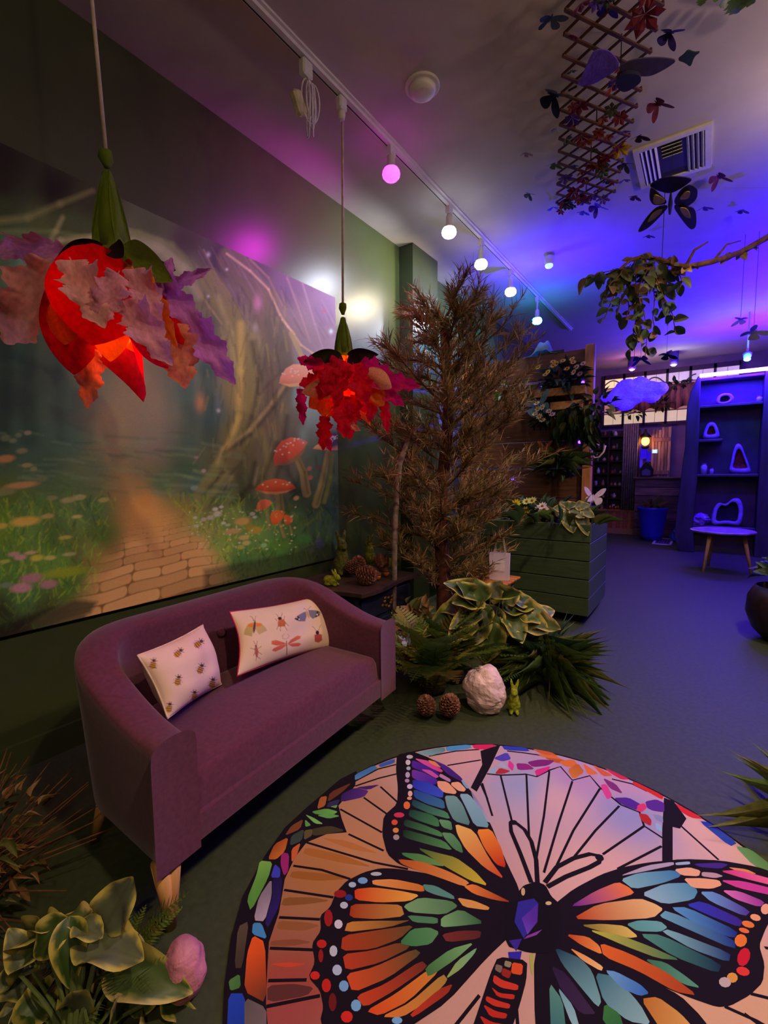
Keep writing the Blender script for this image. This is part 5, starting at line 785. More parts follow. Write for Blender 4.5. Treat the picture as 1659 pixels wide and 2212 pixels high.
rr = random.Random(21); tw = MB(); strands = [(1345, 575, 1300, 650), (1360, 570, 1350, 700), (1385, 562, 1395, 770), (1400, 560, 1420, 730), (1420, 562, 1450, 690), (1370, 565, 1320, 620), (1350, 578, 1290, 600), (1440, 568, 1435, 640), (1395, 560, 1380, 660), (1410, 562, 1460, 720), (1375, 562, 1335, 680), (1455, 572, 1475, 620), (1340, 580, 1262, 600), (1330, 590, 1310, 690), (1380, 565, 1365, 760)]
for x0_, y0_, x1_, y1_ in strands:
    dd = VD + rr.uniform(-.25, .25); pts = [atd(x0_ + (x1_ - x0_) * f + 6 * math.sin(f * 7 + x0_), y0_ + (y1_ - y0_) * f, VD + (dd - VD) * f) for f in (0, .25, .5, .75, 1)]; tw.tube(pts, .004, 5, False)
    n_ = int(math.hypot(x1_ - x0_, y1_ - y0_) / 15) + 3
    for k in range(n_):
        f = (k + rr.random()) / n_; i = min(3, int(f * 4)); p = pts[i].lerp(pts[i + 1], f * 4 - i); d = Vector((rr.uniform(-1, 1), rr.uniform(-1, 1), rr.uniform(-1.3, .1))).normalized(); s = rr.uniform(.07, .15)
        inst(lfm[rr.choice([0, 0, 1, 1, 2])], 'leaf', vn, orient(p, p + d * s, (rr.uniform(-1, 1), -1, rr.uniform(-.3, 1)), s * rr.uniform(.5, .7), thick=s))
for k in range(46):
    f = rr.random() * 7; i = int(f); p = mp[i].lerp(mp[i + 1], f - i); d = Vector((rr.uniform(-1, 1), rr.uniform(-1, 1), rr.uniform(-1.2, .5))).normalized(); s = rr.uniform(.05, .10)
    inst(lfm[rr.choice([0, 2, 2, 3])], 'leaf', vn, orient(p, p + d * s, (0, -1, .4), s * .65, thick=s))
tw.build('twigs', MATS['vine_bark'], vn)
# lobed ivy leaves peeping in at the top right
iv = thing('ivy_garland', 'few lobed green ivy leaves hanging at the top right of the ceiling', 'garland', atz(1560, -20, HC - .06)); ivm = petal_mesh('ivy_leaf', w_oak, M('ivy_green', (70, 96, 44), rough=.5, var=.2, transl=.1), nx=6, ny=30, cup=.3)
for x, y, tx, ty, w in ((1590, -10, 1592, 36, .09), (1575, -8, 1556, 14, .07), (1604, -8, 1628, 12, .07), (1520, -14, 1514, 14, .05), (1550, -16, 1546, 4, .04)): inst(ivm, 'leaf', iv, orient(atz(x, y, HC - .05), atz(tx, ty, HC - .08), (0, 0, -1), w * 1.4))
b = MB(); b.tube([atz(1505, -25, HC - .03), atz(1560, -20, HC - .04), atz(1640, -15, HC - .03)], .006, 6); b.build('stem', MATS['vine_bark'], iv)
# ------------------------------------------------------------------ leaf templates for plants
def hosta_col(g, m):
    g, m = lin(g), lin(m)
    def f(s, t):
        e = max(abs(s), (t - .82) / .18 if t > .82 else 0, 0); k = min(1, max(0, (e - .70 - .10 * math.sin(t * 17 + s * 5)) / .16)); v = 1 - .10 * math.cos(s * 14)
        return tuple((g[i] * (1 - k) + m[i] * k) * v for i in range(3))
    return f
def w_hosta(t): return .5 * max(.02, math.sin(PI * min(1, t ** .72 * .985 + .01)) ** .75)
m_hosta = M('hosta_leaf', (255, 255, 255), rough=.45, var=.08, scale=20, attr=True, spec=.4, transl=.12)
HOS = [petal_mesh('hosta_leaf', w_hosta, m_hosta, 12, 16, cup=c, bend=bd, wave=.16, col=hosta_col(g, mg)) for c, bd, g, mg in ((.35, -.30, (74, 96, 44), (206, 190, 96)), (.25, -.12, (88, 104, 58), (214, 186, 110)), (.45, -.45, (60, 86, 36), (200, 186, 84)), (.2, .05, (104, 112, 84), (206, 190, 90)))]
FERN = []
for seed, (c1, c2) in enumerate((((112, 132, 44), (70, 92, 34)), ((76, 110, 48), (50, 80, 38)), ((140, 130, 50), (90, 92, 34)))):
    b = MB(); rr = random.Random(seed + 5); npn = 26; ax0 = lambda t: Vector((0, t, .30 * t - .62 * t * t))
    b.tube([ax0(i / 10) for i in range(11)], [.010 * (1 - i / 12) for i in range(11)], 5, True, lin(c2))
    for k in range(2, npn):
        t = k / npn; p = ax0(t); L_ = .24 * math.sin(PI * min(1, t * .9 + .12)) ** .8
        for sg in (-1, 1):
            d = Vector((sg, .45, -.12 + rr.uniform(-.1, .1))).normalized(); w = .022; q = Vector((0, 1, 0)) * w; v = [p - q * .6, p + q * .6, p + d * L_ * .6 + q * .7, p + d * L_, p + d * L_ * .6 - q * .7]
            b.add(v, [(0, 1, 2), (0, 2, 4), (4, 2, 3)], tuple(x * rr.uniform(.7, 1.15) for x in lin(c1)))
    FERN.append(mkmesh('fern_frond', b.v, b.f, M('fern_green', (255, 255, 255), rough=.6, attr=True, var=.1, transl=.15), False, b.c))
BLADE = [petal_mesh('grass_blade', w_lance, M('blade_' + k, c, rough=.55, var=.2, transl=.12), 2, 10, cup=.6, bend=-.30) for k, c in (('green', (86, 112, 48)), ('olive', (112, 114, 50)), ('dark', (46, 72, 36)))]
LEAF = {k: petal_mesh('leaf', w_oval, M('leaf_' + k, c, rough=.5, var=.18, transl=.12), 4, 8, cup=.4, bend=-.25) for k, c in (('dark', (30, 50, 28)), ('mid', (52, 76, 36)), ('bright', (96, 140, 50)), ('olive', (92, 96, 46)), ('dry', (140, 104, 58)))}
LONG = {k: petal_mesh('long_leaf', w_lance, M('leaf_' + k, (0, 0, 0)), 4, 10, cup=.5, bend=-.25) for k in ('dark', 'mid', 'bright', 'olive', 'dry')}
def fan(t, c, name, meshes, n, L_, W_, rr, zlo=.1, zhi=1.3, az=None, ctr=.05, droop=None):
    for k in range(n):
        a = rr.uniform(*(az or (0, 2 * PI))); e = rr.uniform(zlo, zhi); d = Vector((math.cos(a) * math.cos(e), math.sin(a) * math.cos(e), math.sin(e))); l = rr.uniform(*L_); base = Vector(c) + Vector((math.cos(a), math.sin(a), 0)) * ctr * rr.random()
        inst(rr.choice(meshes), name, t, orient(base, base + d * l, (0, 0, 1) if e < 1.2 else (-math.cos(a), -math.sin(a), .2), l * rr.uniform(*W_), roll=rr.uniform(-.4, .4), thick=l))
def cluster(t, c, r, name, meshes, n, S_, rr, W_=(.45, .65), out=1.0):
    c = Vector(c); r = Vector(r)
    for k in range(n):
        d = Vector((rr.gauss(0, 1), rr.gauss(0, 1), rr.gauss(0, 1))).normalized(); q = rr.random() ** .4; p = c + Vector((d.x * r.x, d.y * r.y, d.z * r.z)) * q; s = rr.uniform(*S_); dd = (d * out + Vector((rr.uniform(-.6, .6), rr.uniform(-.6, .6), rr.uniform(-.5, .7)))).normalized()
        inst(rr.choice(meshes), name, t, orient(p, p + dd * s, (rr.uniform(-.5, .5), rr.uniform(-.8, 0), 1), s * rr.uniform(*W_), thick=s))
# ------------------------------------------------------------------ corner chest with moss rabbits and cones
CZ = .60; cc = atz(778, 1285, CZ); cx1, cy0, cx0, cy1 = cc.x, cc.y, XW + .03, cc.y + .86
m_navy = M('navy_painted_wood', (24, 30, 44), rough=.4, var=.15, scale=8); m_gold = M('gold_leaf', (176, 126, 50), rough=.35, metal=.7, var=.2)
ch = thing('corner_chest', 'dark navy corner chest with shaped brown top and gold ornament', 'chest', ((cx0 + cx1) / 2, (cy0 + cy1) / 2, 0))
b = MB(); b.rbox(((cx0 + cx1 - .05) / 2, (cy0 + cy1) / 2, .33), (cx1 - cx0 - .09, cy1 - cy0 - .08, .44), .012); b.build('body', m_navy, ch)
out = [(cx0, cy0 + .03)] + [(cx0 + (cx1 - cx0) * f, cy0 + .03 * math.cos(f * PI * 2) - .01) for f in [i / 12 for i in range(13)]] + [(cx1 + .025 * math.sin(f * PI * 2), cy0 + (cy1 - cy0) * f) for f in [i / 12 for i in range(1, 13)]] + [(cx0, cy1)]
b = MB(); b.plate([(x - cx0, y - cy0) for x, y in out], (cx0, cy0, CZ - .035), (1, 0, 0), (0, 1, 0), (0, 0, 1), .035); b.build('top', M('dark_walnut', (66, 48, 44), rough=.35, var=.25, scale=7, stretch=(1, 6, 1)), ch, bevel=.008)
dr = MB(); dr.rbox((cx1 - .062, (cy0 + cy1) / 2, .44), (.02, cy1 - cy0 - .18, .17), .006); dr = dr.build('drawer', m_navy, ch)
b = MB()
for k in range(9): a = 2 * PI * k / 9; b.blob((cx1 - .048, (cy0 + cy1) / 2 + .05 * math.cos(a) * (1 + .6 * (k % 2)), .44 + .03 * math.sin(a) * (1 + .5 * (k % 2))), (.006, .020, .012), 8, 6)
b.build('ornament', m_gold, dr, smooth=True)
b = MB(); b.rbox((cx1 - .062, (cy0 + cy1) / 2, .23), (.02, cy1 - cy0 - .18, .19), .006); b.build('drawer', m_navy, ch)
for x in (cx0 + .06, cx1 - .10):
    for y in (cy0 + .08, cy1 - .08): b = MB(); b.tube([(x, y, 0), (x, y, .12)], [.02, .03], 10); b.build('foot', m_navy, ch)
def moss(name, c): return M(name, c, rough=.9, var=.35, scale=60, bump=.6, bscale=260, dist=.006)
def rabbit(px, py, z, h, rz, mat, label, pose='sit', grp='moss rabbits'):
    p = atz(px, py, z) if not isinstance(px, Vector) else px; R = Matrix.Rotation(rz, 3, 'Z'); b = MB(); q = lambda x, y, zz: p + R @ Vector((x * h, y * h, zz * h))
    if pose == 'sit': parts = [((0, 0, .30), (.42, .30, .30)), ((-.22, 0, .30), (.30, .30, .29)), ((.34, 0, .52), (.24, .20, .20)), ((.50, 0, .46), (.13, .13, .11)), ((-.50, 0, .22), (.10, .10, .10)), ((.30, .14, .07), (.17, .08, .08)), ((.30, -.14, .07), (.17, .08, .08)), ((-.15, .2, .12), (.25, .12, .13)), ((-.15, -.2, .12), (.25, .12, .13))]; ears = [((.26, .09, .66), (.14, .16, 1.0)), ((.26, -.09, .66), (.10, -.14, 1.0))]
    else: parts = [((0, 0, .22), (.20, .19, .23)), ((.02, 0, .42), (.15, .14, .20)), ((.08, 0, .64), (.13, .11, .12)), ((.18, 0, .61), (.07, .065, .06)), ((.14, .09, .05), (.15, .06, .055)), ((.14, -.09, .05), (.15, .06, .055)), ((.14, .07, .36), (.05, .04, .10)), ((.14, -.07, .36), (.05, .04, .10))]; ears = [((.03, .05, .72), (-.08, .12, 1.0)), ((.03, -.05, .72), (-.06, -.10, 1.0))]
    for c_, r_ in parts: b.blob(q(*c_), Vector(r_) * h, 16, 12, R=R)
    for a_, e_ in ears: A_, E_ = q(*a_), q(*e_); k = .07 if pose == 'sit' else .045; b.tube([A_ - (E_ - A_) * .2, A_.lerp(E_, .35), A_.lerp(E_, .75), E_], [k * .8 * h, k * 1.1 * h, k * .9 * h, k * .2 * h], 10)
    mn = min(v.z for v in b.v); b.v = [v - Vector((0, 0, mn - z - .001)) for v in b.v]
    o = b.build('moss_rabbit', mat, None, smooth=True, origin=(p.x, p.y, z)); rm = o.modifiers.new('remesh', 'REMESH'); rm.mode = 'VOXEL'; rm.voxel_size = max(.004, .028 * h); rm.use_smooth_shade = True; sm = o.modifiers.new('smooth', 'SMOOTH'); sm.iterations = 4; sm.factor = .5
    return tag(o, label, 'rabbit figure', grp)
m_lime, m_moss, m_ym = moss('lime_moss', (140, 150, 24)), moss('dark_moss', (92, 96, 36)), moss('yellow_moss', (150, 140, 30))
rabbit(716, 1265, CZ, .135, .2, m_lime, 'crouching lime green moss rabbit at the front of the chest')
def onchest(px, x): q = atx(px, 1240, x); return Vector((x, q.y, CZ))
rabbit(onchest(738, -2.60), 0, CZ, .40, -.5, m_moss, 'tall dark moss rabbit sitting upright by the wall', 'up')
rabbit(onchest(778, -2.50), 0, CZ, .15, -.9, m_ym, 'little yellow moss rabbit behind the pine cones')
rabbit(onchest(800, -2.66), 0, CZ, .30, 2.9, m_lime, 'moss rabbit with spread ears at the back of the chest', 'up')
rabbit(onchest(846, -2.40), 0, CZ, .15, .4, m_ym, 'yellow-green moss rabbit lying at the far end of the chest')
def cone_mesh(name, mat):
    b = MB(); b.blob((0, 0, .5), (.30, .30, .48), 12, 10, col=lin((60, 34, 22))); n = 130
    for k in range(n):
        t = (k + .5) / n; a = k * 2.39996; z = .04 + .93 * t; r = .36 * math.sin(PI * (t * .86 + .10)) ** .75; d = Vector((math.cos(a), math.sin(a), 0)); x = Vector((-d.y, d.x, 0)); up = Vector((0, 0, 1)); p = d * r * .62 + up * z; e = d * (r + .12) + up * (z + .05); w = .085
        b.add([p - x * w * .6, p + x * w * .6, e + x * w - up * .0, e - x * w, e + up * .05, p + up * .05], [(0, 1, 2, 3), (3, 2, 4), (0, 3, 4, 5), (1, 5, 4, 2)], lin((112, 66, 44) if k % 3 else (150, 100, 76)))
    return mkmesh(name, b.v, b.f, mat, False, b.c)
m_cone = M('pine_cone_scale', (255, 255, 255), rough=.7, attr=True, var=.25, scale=30); CONE = cone_mesh('pine_cone', m_cone)
def pcone(px, py, z, s, rx, rz, label, grp):
    p = atz(px, py, z); o = inst(CONE, 'pine_cone', None, Matrix.Translation((p.x, p.y, z + .36 * s * abs(math.sin(rx)) + .01)) @ Matrix.Rotation(rz, 4, 'Z') @ Matrix.Rotation(rx, 4, 'X') @ Matrix.Scale(s, 4)); return tag(o, label, 'pine cone', grp)
g = 'pine cones on the corner chest'
pcone(768, 1262, CZ, .17, 1.5, 1.9, 'large pine cone lying in front in the row on the chest', g); pcone(748, 1248, CZ, .13, .9, 2.5, 'pine cone right behind the lime rabbit', g); pcone(798, 1256, CZ, .15, 1.4, .6, 'reddish pine cone lying between large cone and acorns', g); pcone(832, 1238, CZ, .15, 1.2, 4.2, 'pine cone farthest back on the chest above the acorns', g); pcone(778, 1240, CZ, .14, .3, 0, 'pine cone standing up behind the large one', g)
for px, py, lb in ((816, 1254, 'orange acorn on the chest, nearer to the large pine cone'), (834, 1246, 'orange acorn on the chest, nearer to the far end')):
    p = atz(px, py, CZ); t = thing('acorn', lb, 'acorn', (p.x, p.y, CZ), 'acorns on the corner chest'); b = MB(); b.lathe([(0, .0), (.020, .012), (.028, .032), (.026, .048)], (p.x, p.y, CZ + .002), 14); b.build('nut', M('acorn_orange', (196, 110, 46), rough=.5), t, smooth=True); b = MB(); b.lathe([(.026, .046), (.031, .046), (.028, .060), (.012, .070), (.004, .080), (0, .082)], (p.x, p.y, CZ + .002), 14); b.build('cap', M('acorn_cap', (110, 64, 34), rough=.8), t, smooth=True)
# ------------------------------------------------------------------ dry feathery tree
TB = Vector((-1.93, 3.62, 0)); tt = atd(966, 690, 4.02)
tree = thing('dry_tree', 'tall dried feathery conifer with golden brown needles beside the sofa', 'tree', TB)
def trunk_pt(z): return TB.lerp(tt, z / tt.z)
b = MB(); b.tube([trunk_pt(z) + Vector((.02 * math.sin(z * 4), .02 * math.cos(z * 3), 0)) for z in np.linspace(.0, tt.z, 14)], [.075 - .035 * k / 13 for k in range(14)], 10); b.build('trunk', M('red_brown_bark', (92, 50, 36), rough=.9, var=.35, scale=14, bump=.5, bscale=40), tree, smooth=True)
rr = random.Random(33); bb = MB(); nd_v, nd_f, nd_c = [], [], []
pal = [lin(c) for c in ((168, 134, 76), (140, 116, 62), (196, 162, 104), (110, 94, 50), (176, 122, 80), (130, 124, 64))]
def needles(p, d, L_, n, rr):
    for k in range(n):
        f = rr.random(); q = p + d * L_ * f; s = Vector((rr.gauss(0, 1), rr.gauss(0, 1), rr.gauss(0, .8))).normalized(); dd = (d * .9 + s * .75 + Vector((0, 0, .12))).normalized(); l = rr.uniform(.05, .13); x = dd.cross(Vector((rr.uniform(-1, 1), rr.uniform(-1, 1), 1))).normalized() * rr.uniform(.002, .0042); o = len(nd_v)
        m_ = q + dd * l * .55 + Vector((0, 0, .006)); nd_v.extend([q - x, q + x, m_ + x * .8, q + dd * l, m_ - x * .8]); nd_f.append((o, o + 1, o + 2, o + 3, o + 4)); c = rr.choice(pal); k_ = rr.uniform(.7, 1.25); nd_c.extend([tuple(v * k_ for v in c)] * 5)
for k in range(88):
    z = .35 + 2.5 * (((k % 74) + .5) / 74) ** .9; a = k * 2.39996 + rr.uniform(-.4, .4)
    if k >= 74: z = rr.uniform(.75, 2.3); a = YAW + rr.uniform(-1.0, .9)
    p = trunk_pt(z); d = Vector((math.cos(a), math.sin(a), 0)); env = (.42 + .62 * math.sin(PI * min(1, max(0, (z - .1) / 2.75)) ** .8)) * rr.uniform(.6, 1.15)
    side = d.dot(Vector((math.cos(YAW), math.sin(YAW), 0)))
    env = min(env * (1.0 + .10 * side), .92 if z < 1.8 else .78)
    if z > 2.45: env = .36 * rr.uniform(.7, 1.2)
    if d.x < 0: env = min(env, (p.x - XW - .30) / max(.2, -d.x))
    if z < 1.2 and side > .2: env *= .62
    rise = (rr.uniform(.25, .75) + .18 * side) * (.35 if z < 1.3 and side > .3 else 1); pts = [p]; v = (d + Vector((0, 0, rise))).normalized(); n_ = 5
    for i in range(n_): v = (v + Vector((rr.uniform(-.12, .12), rr.uniform(-.12, .12), rr.uniform(-.05, .12)))).normalized(); pts.append(pts[-1] + v * env / n_)
    bb.tube(pts, [.012, .010, .008, .006, .004, .002], 5, False)
    for i in range(16):
        f = rr.uniform(.12, 1) * n_; j = min(n_ - 1, int(f)); q = pts[j].lerp(pts[j + 1], f - j); w = ((pts[j + 1] - pts[j]).normalized() + Vector((rr.gauss(0, .6), rr.gauss(0, .6), rr.uniform(-.1, .7)))).normalized(); l = rr.uniform(.10, .26) * (1 if z < 2.6 else .8)
        if (q + w * l).x < XW + .20: continue
        bb.tube([q, q + w * l * .5 + Vector((0, 0, .01)), q + w * l], [.0035, .0025, .0012], 4, False); needles(q, w, l, 17, rr)
    needles(pts[-2], v, env / n_, 10, rr)
bb.build('branches', M('twig_brown', (100, 70, 46), rough=.85, var=.3), tree)
me = mkmesh('needles', [v - TB for v in nd_v], nd_f, M('dry_needles', (255, 255, 255), rough=.55, attr=True, var=.2, transl=.15), False, nd_c); o = bpy.data.objects.new('needles', me); COL.objects.link(o); o.parent = tree; o['kind'] = 'stuff'
# pale dead stick leaning in the corner
s0, s1, s2, s3 = atd(848, 1330, 3.75), atd(853, 1150, 3.75), atd(864, 1000, 3.70), atd(900, 925, 3.65); s0.z = 0
b = MB(); b.tube([s0, s1, atd(856, 1080, 3.75), s2, atd(880, 955, 3.7), s3], [.026, .024, .024, .022, .018, .012], 9); b.tube([s2, atd(842, 985, 3.72), atd(836, 970, 3.7)], [.012, .008, .004], 6)
tag(b.build('birch_stick', M('pale_lichen_bark', (196, 170, 160), rough=.8, var=.4, scale=16, c2=(96, 70, 66)), None, smooth=True), 'pale lichen-covered stick standing between wall and dry tree', 'stick')
# ------------------------------------------------------------------ planter box on castors with a plank screen behind it
PXR, PXL, PYF, PYB, PZ0, PZ1 = -.867, -2.42, 4.61, 5.50, .09, .99
m_pl = M('green_painted_boards', (64, 80, 52), rough=.5, var=.10, scale=6, stretch=(1, 8, 8), bump=.08)
pl = thing('planter_box', 'large dark green wooden planter box on castors', 'planter', ((PXL + PXR) / 2, (PYF + PYB) / 2, 0))
bh = (PZ1 - PZ0) / 5
for k in range(5):
    zc = PZ0 + bh * (k + .5)
    b = MB(); b.rbox(((PXL + PXR) / 2, PYF + .011, zc), (PXR - PXL, .022, bh - .007), .004); b.build('board', m_pl, pl)
    b = MB(); b.rbox((PXR - .011, (PYF + PYB) / 2 + .012, zc), (.022, PYB - PYF - .024, bh - .007), .004); b.build('board', m_pl, pl)
    b = MB(); b.rbox((PXL + .011, (PYF + PYB) / 2 + .012, zc), (.022, PYB - PYF - .024, bh - .007), .004); b.build('board', m_pl, pl)
b = MB(); b.box(((PXL + PXR) / 2, (PYF + PYB) / 2, (PZ0 + PZ1) / 2 - .04), (PXR - PXL - .05, PYB - PYF - .05, PZ1 - PZ0 - .10)); b.build('soil', M('dark_soil', (34, 26, 20), rough=.95, var=.4, scale=40, bump=.8), pl)
for x in (PXL + .12, PXR - .12):
    for y in (PYF + .12, PYB - .12): b = MB(); b.tube([(x - .018, y, .042), (x + .018, y, .042)], .042, 16); b.box((x, y, .078), (.05, .05, .024)); b.build('castor', m_black, pl)
xl = aty(1000, 772, 5.60).x; xr = aty(1288, 742, 5.60).x; zt = aty(1286, 742, 5.58).z
sc = thing('plank_screen', 'tall screen of brown planks with a pine post standing behind the planter', 'screen', ((xl + xr) / 2, 5.6, 0)); m_post = M('pine_post', (190, 126, 84), rough=.55, var=.12, scale=5, stretch=(8, 8, 1))
for x in (xr - .055, xl + .05): b = MB(); b.rbox((x, 5.60, zt / 2), (.10, .085, zt), .006); b.build('post', m_post, sc)
zz = .25; rr = random.Random(8); hs = [.30, .34, .26, .34, .30, .36, .30, .34]
for k, hgt in enumerate(hs):
    if zz + hgt > zt - .02: hgt = zt - .03 - zz
    if hgt < .08: break
    b = MB(); b.rbox(((xl + xr) / 2, 5.625, zz + hgt / 2), (xr - xl - .16, .022, hgt), .004); b.build('plank', m_plank, sc); zz += hgt + (.028 if k in (3, 5, 6) else .01); zscreen = zz - (.028 if k in (3, 5, 6) else .01)
def ledge(px0, px1, py, dz, yy=5.50):
    A_, B_ = aty(px0, py, yy), aty(px1, py, yy); t = thing('shelf_box', 'pine ledge box fixed to the plank screen ' + dz, 'shelf box', ((A_.x + B_.x) / 2, yy + .03, A_.z - .07), 'pine ledge boxes on the screen')
    b = MB(); b.rbox(((A_.x + B_.x) / 2, yy - .07, A_.z - .04), (B_.x - A_.x, .016, .09), .003); b.build('front_board', m_wood, t)
    b = MB(); b.rbox(((A_.x + B_.x) / 2, yy + .01, A_.z - .078), (B_.x - A_.x - .01, .15, .014), .003); b.build('bottom_board', m_wood, t)
    for x in (A_.x + .012, B_.x - .012): b = MB(); b.rbox((x, yy + .01, A_.z - .04), (.014, .14, .08), .003); b.build('end_board', m_wood, t)
    return (A_ + B_) / 2
lc = ledge(1158, 1268, 846, 'under the yellow flowers'); lc2 = ledge(1192, 1262, 872, 'just below the flower box')
def flower_mb(c, r, n, mat_c, cc_, R):
    b = MB()
    for k in range(n): a = 2 * PI * k / n; d = R @ Vector((math.cos(a), math.sin(a), .25)); x = (R @ Vector((-math.sin(a), math.cos(a), 0))) * r * .22; b.add([c, c + d * r * .6 + x, c + d * r, c + d * r * .6 - x], [(0, 1, 2, 3)], mat_c)
    b.blob(c + R @ Vector((0, 0, .12 * r)), r * .26, 8, 6, col=cc_); return b
m_flw = M('silk_flower', (255, 255, 255), rough=.7, attr=True, var=.05, transl=.2)
def bloom(t, p, r, c, cc_=(150, 110, 30), n=10, rr=random.Random(2)):
    R = (Vector((-.2 + rr.uniform(-.4, .4), -1, .6 + rr.uniform(-.3, .5)))).to_track_quat('Z', 'Y').to_matrix(); flower_mb(Vector(p), r, n, lin(c), lin(cc_), R).build('blossom', m_flw, t, usecol=True)
rr = random.Random(15)
t = thing('flower_bush', 'bushy plant with yellow and cream daisies in the upper pine box', 'plant', lc - Vector((0, 0, .06))); cluster(t, lc + Vector((0, .0, .12)), (.28, .10, .17), 'leaf', [LEAF['dark'], LEAF['mid'], LONG['dark']], 110, (.08, .16), rr, (.3, .5))
for px, py, c in ((1195, 782, (230, 180, 30)), (1203, 786, (236, 190, 30)), (1216, 780, (226, 180, 40)), (1195, 790, (230, 186, 30)), (1225, 797, (236, 170, 20)), (1163, 793, (226, 200, 60)), (1184, 804, (236, 200, 20)), (1178, 810, (226, 196, 40)), (1238, 783, (226, 170, 60)), (1246, 793, (230, 190, 130)), (1240, 804, (226, 190, 140)), (1253, 808, (226, 190, 150)), (1236, 776, (226, 190, 60)), (1260, 786, (226, 190, 130))): bloom(t, aty(px, py, 5.36 + rr.uniform(-.05, .08)), .038, c)
t = thing('trailing_plant', 'dark trailing plant with long drooping leaves on the screen post', 'plant', aty(1245, 880, 5.4)); rr = random.Random(17)
for k in range(60):
    c = aty(rr.uniform(1195, 1290), rr.uniform(868, 940), 5.38 + rr.uniform(-.08, .1)); d = Vector((rr.uniform(-.5, .5), rr.uniform(-.4, .2), -1)); s = rr.uniform(.12, .26); inst(LONG[rr.choice(['dark', 'dark', 'mid', 'olive'])], 'leaf', t, orient(c, c + d.normalized() * s, (0, -1, .3), s * rr.uniform(.25, .4), thick=s))
cluster(t, aty(1285, 880, 5.42), (.22, .12, .16), 'leaf', [LEAF['dark'], LEAF['olive'], LONG['dark']], 50, (.07, .13), rr)
b = MB(); b.tube([aty(1200, 872, 5.48), aty(1245, 876, 5.44), aty(1290, 880, 5.44)], .008, 6); b.build('stem', MATS['twig_brown'], t)
t = thing('grassy_plant', 'grassy green plant on the lower middle of the plank screen', 'plant', aty(1205, 1010, 5.5)); rr = random.Random(18); fan(t, aty(1205, 1010, 5.44), 'blade', BLADE + [LONG['mid']], 56, (.22, .42), (.06, .11), rr, -.1, 1.3, ctr=.12); cluster(t, aty(1205, 1005, 5.42), (.20, .10, .12), 'leaf', [LEAF['mid'], LEAF['dark']], 50, (.06, .11), rr)
t = thing('leafy_spray', 'bright green leafy spray on the screen behind the dry tree', 'plant', aty(1110, 850, 5.5)); rr = random.Random(19); cluster(t, aty(1105, 845, 5.42), (.24, .08, .12), 'leaf', [LEAF['bright'], LEAF['mid']], 44, (.08, .14), rr); cluster(t, aty(1150, 880, 5.44), (.30, .08, .10), 'leaf', [LEAF['dark'], LEAF['olive']], 40, (.07, .12), rr)
t = thing('daisy_spray', 'spray of white daisies on the plank screen under the flower box', 'flowers', aty(1180, 900, 5.45)); cluster(t, aty(1180, 905, 5.44), (.16, .06, .12), 'leaf', [LEAF['dark'], LEAF['mid']], 40, (.06, .10), random.Random(20))
for px, py in ((1162, 884), (1172, 880), (1156, 895), (1165, 900), (1186, 889), (1193, 896), (1172, 908), (1160, 872)): bloom(t, aty(px, py, 5.33), .044, (232, 216, 176), (190, 130, 60), 8)
p = aty(1163, 878, 5.38); b = butterfly_mb(p, Matrix.Rotation(1.45, 3, 'X') @ Matrix.Rotation(.3, 3, 'Z'), .17, .25); tag(b.build('silk_butterfly', M('dusty_blue_silk', (84, 124, 140), rough=.7, var=.15), None, origin=p), 'dusty blue silk butterfly behind the white daisies on the screen', 'butterfly')
p = aty(1177, 967, 5.40); b = butterfly_mb(p, Matrix.Rotation(1.3, 3, 'X'), .09, .3); tag(b.build('silk_butterfly', M('rust_silk', (150, 66, 34), rough=.7, var=.3), None, origin=p), 'rust red silk butterfly in the middle of the plank screen', 'butterfly')
for k, (px, py) in enumerate(((1107, 1034), (1170, 832), (1259, 826), (1252, 955))):
    p = aty(px, py, 5.56); b = MB(); b.blob(p, .018, 10, 8); tag(b.build('fairy_light', M('blue_led_bulb', (120, 120, 255), emit=(.10, .03, 1), es=9), None, smooth=True), ['blue fairy light low on the plank screen behind the tree', 'blue fairy light left in the flower box', 'blue fairy light right in the flower box', 'blue fairy light under the trailing plant'][k], 'light', 'blue fairy lights')
rr = random.Random(22); t = thing('planter_greenery', 'mixed greenery with yellow and white blossoms filling the planter box', 'plant', ((PXL + PXR) / 2, 4.9, .93)); cluster(t, (-1.45, 4.95, 1.03), (.50, .26, .14), 'leaf', [LEAF['dark'], LEAF['mid'], LONG['mid']], 130, (.09, .17), rr); fan(t, (-1.2, 4.8, .98), 'blade', BLADE, 40, (.18, .34), (.06, .10), rr, .2, 1.4, ctr=.5)
for px, py, c in ((1115, 1088, (236, 214, 20)), (1134, 1103, (230, 206, 20)), (1138, 1108, (230, 206, 20)), (1150, 1082, (214, 206, 110)), (1172, 1094, (240, 220, 210)), (1166, 1098, (240, 220, 200)), (1176, 1100, (240, 214, 200)), (1138, 1084, (206, 206, 120))): bloom(t, aty(px, py, 4.72), .055, c)
def hosta_at(name, label, base, leaves, yfun, seed, lw=.55, ms=None):
    t = thing(name, label, 'plant', base); rr = random.Random(seed)
    st = MB()
    for (bx, by), (tx, ty), w, dd in leaves:
        A_, B_ = yfun(bx, by, 0), yfun(tx, ty, dd); inst((ms or HOS)[rr.randrange(4)], 'leaf', t, orient(A_, B_, (CAM - A_).normalized() + Vector((0, 0, .6)), w, roll=rr.uniform(-.25, .25))); mid = A_.lerp(Vector(base), .5) + Vector((0, 0, .03)); st.tube([Vector(base) + Vector((rr.uniform(-.03, .03), rr.uniform(-.03, .03), 0)), mid, A_], [.007, .005, .004], 5, False)
    st.build('stems', M('hosta_stem', (100, 116, 60), rough=.6), t); return t
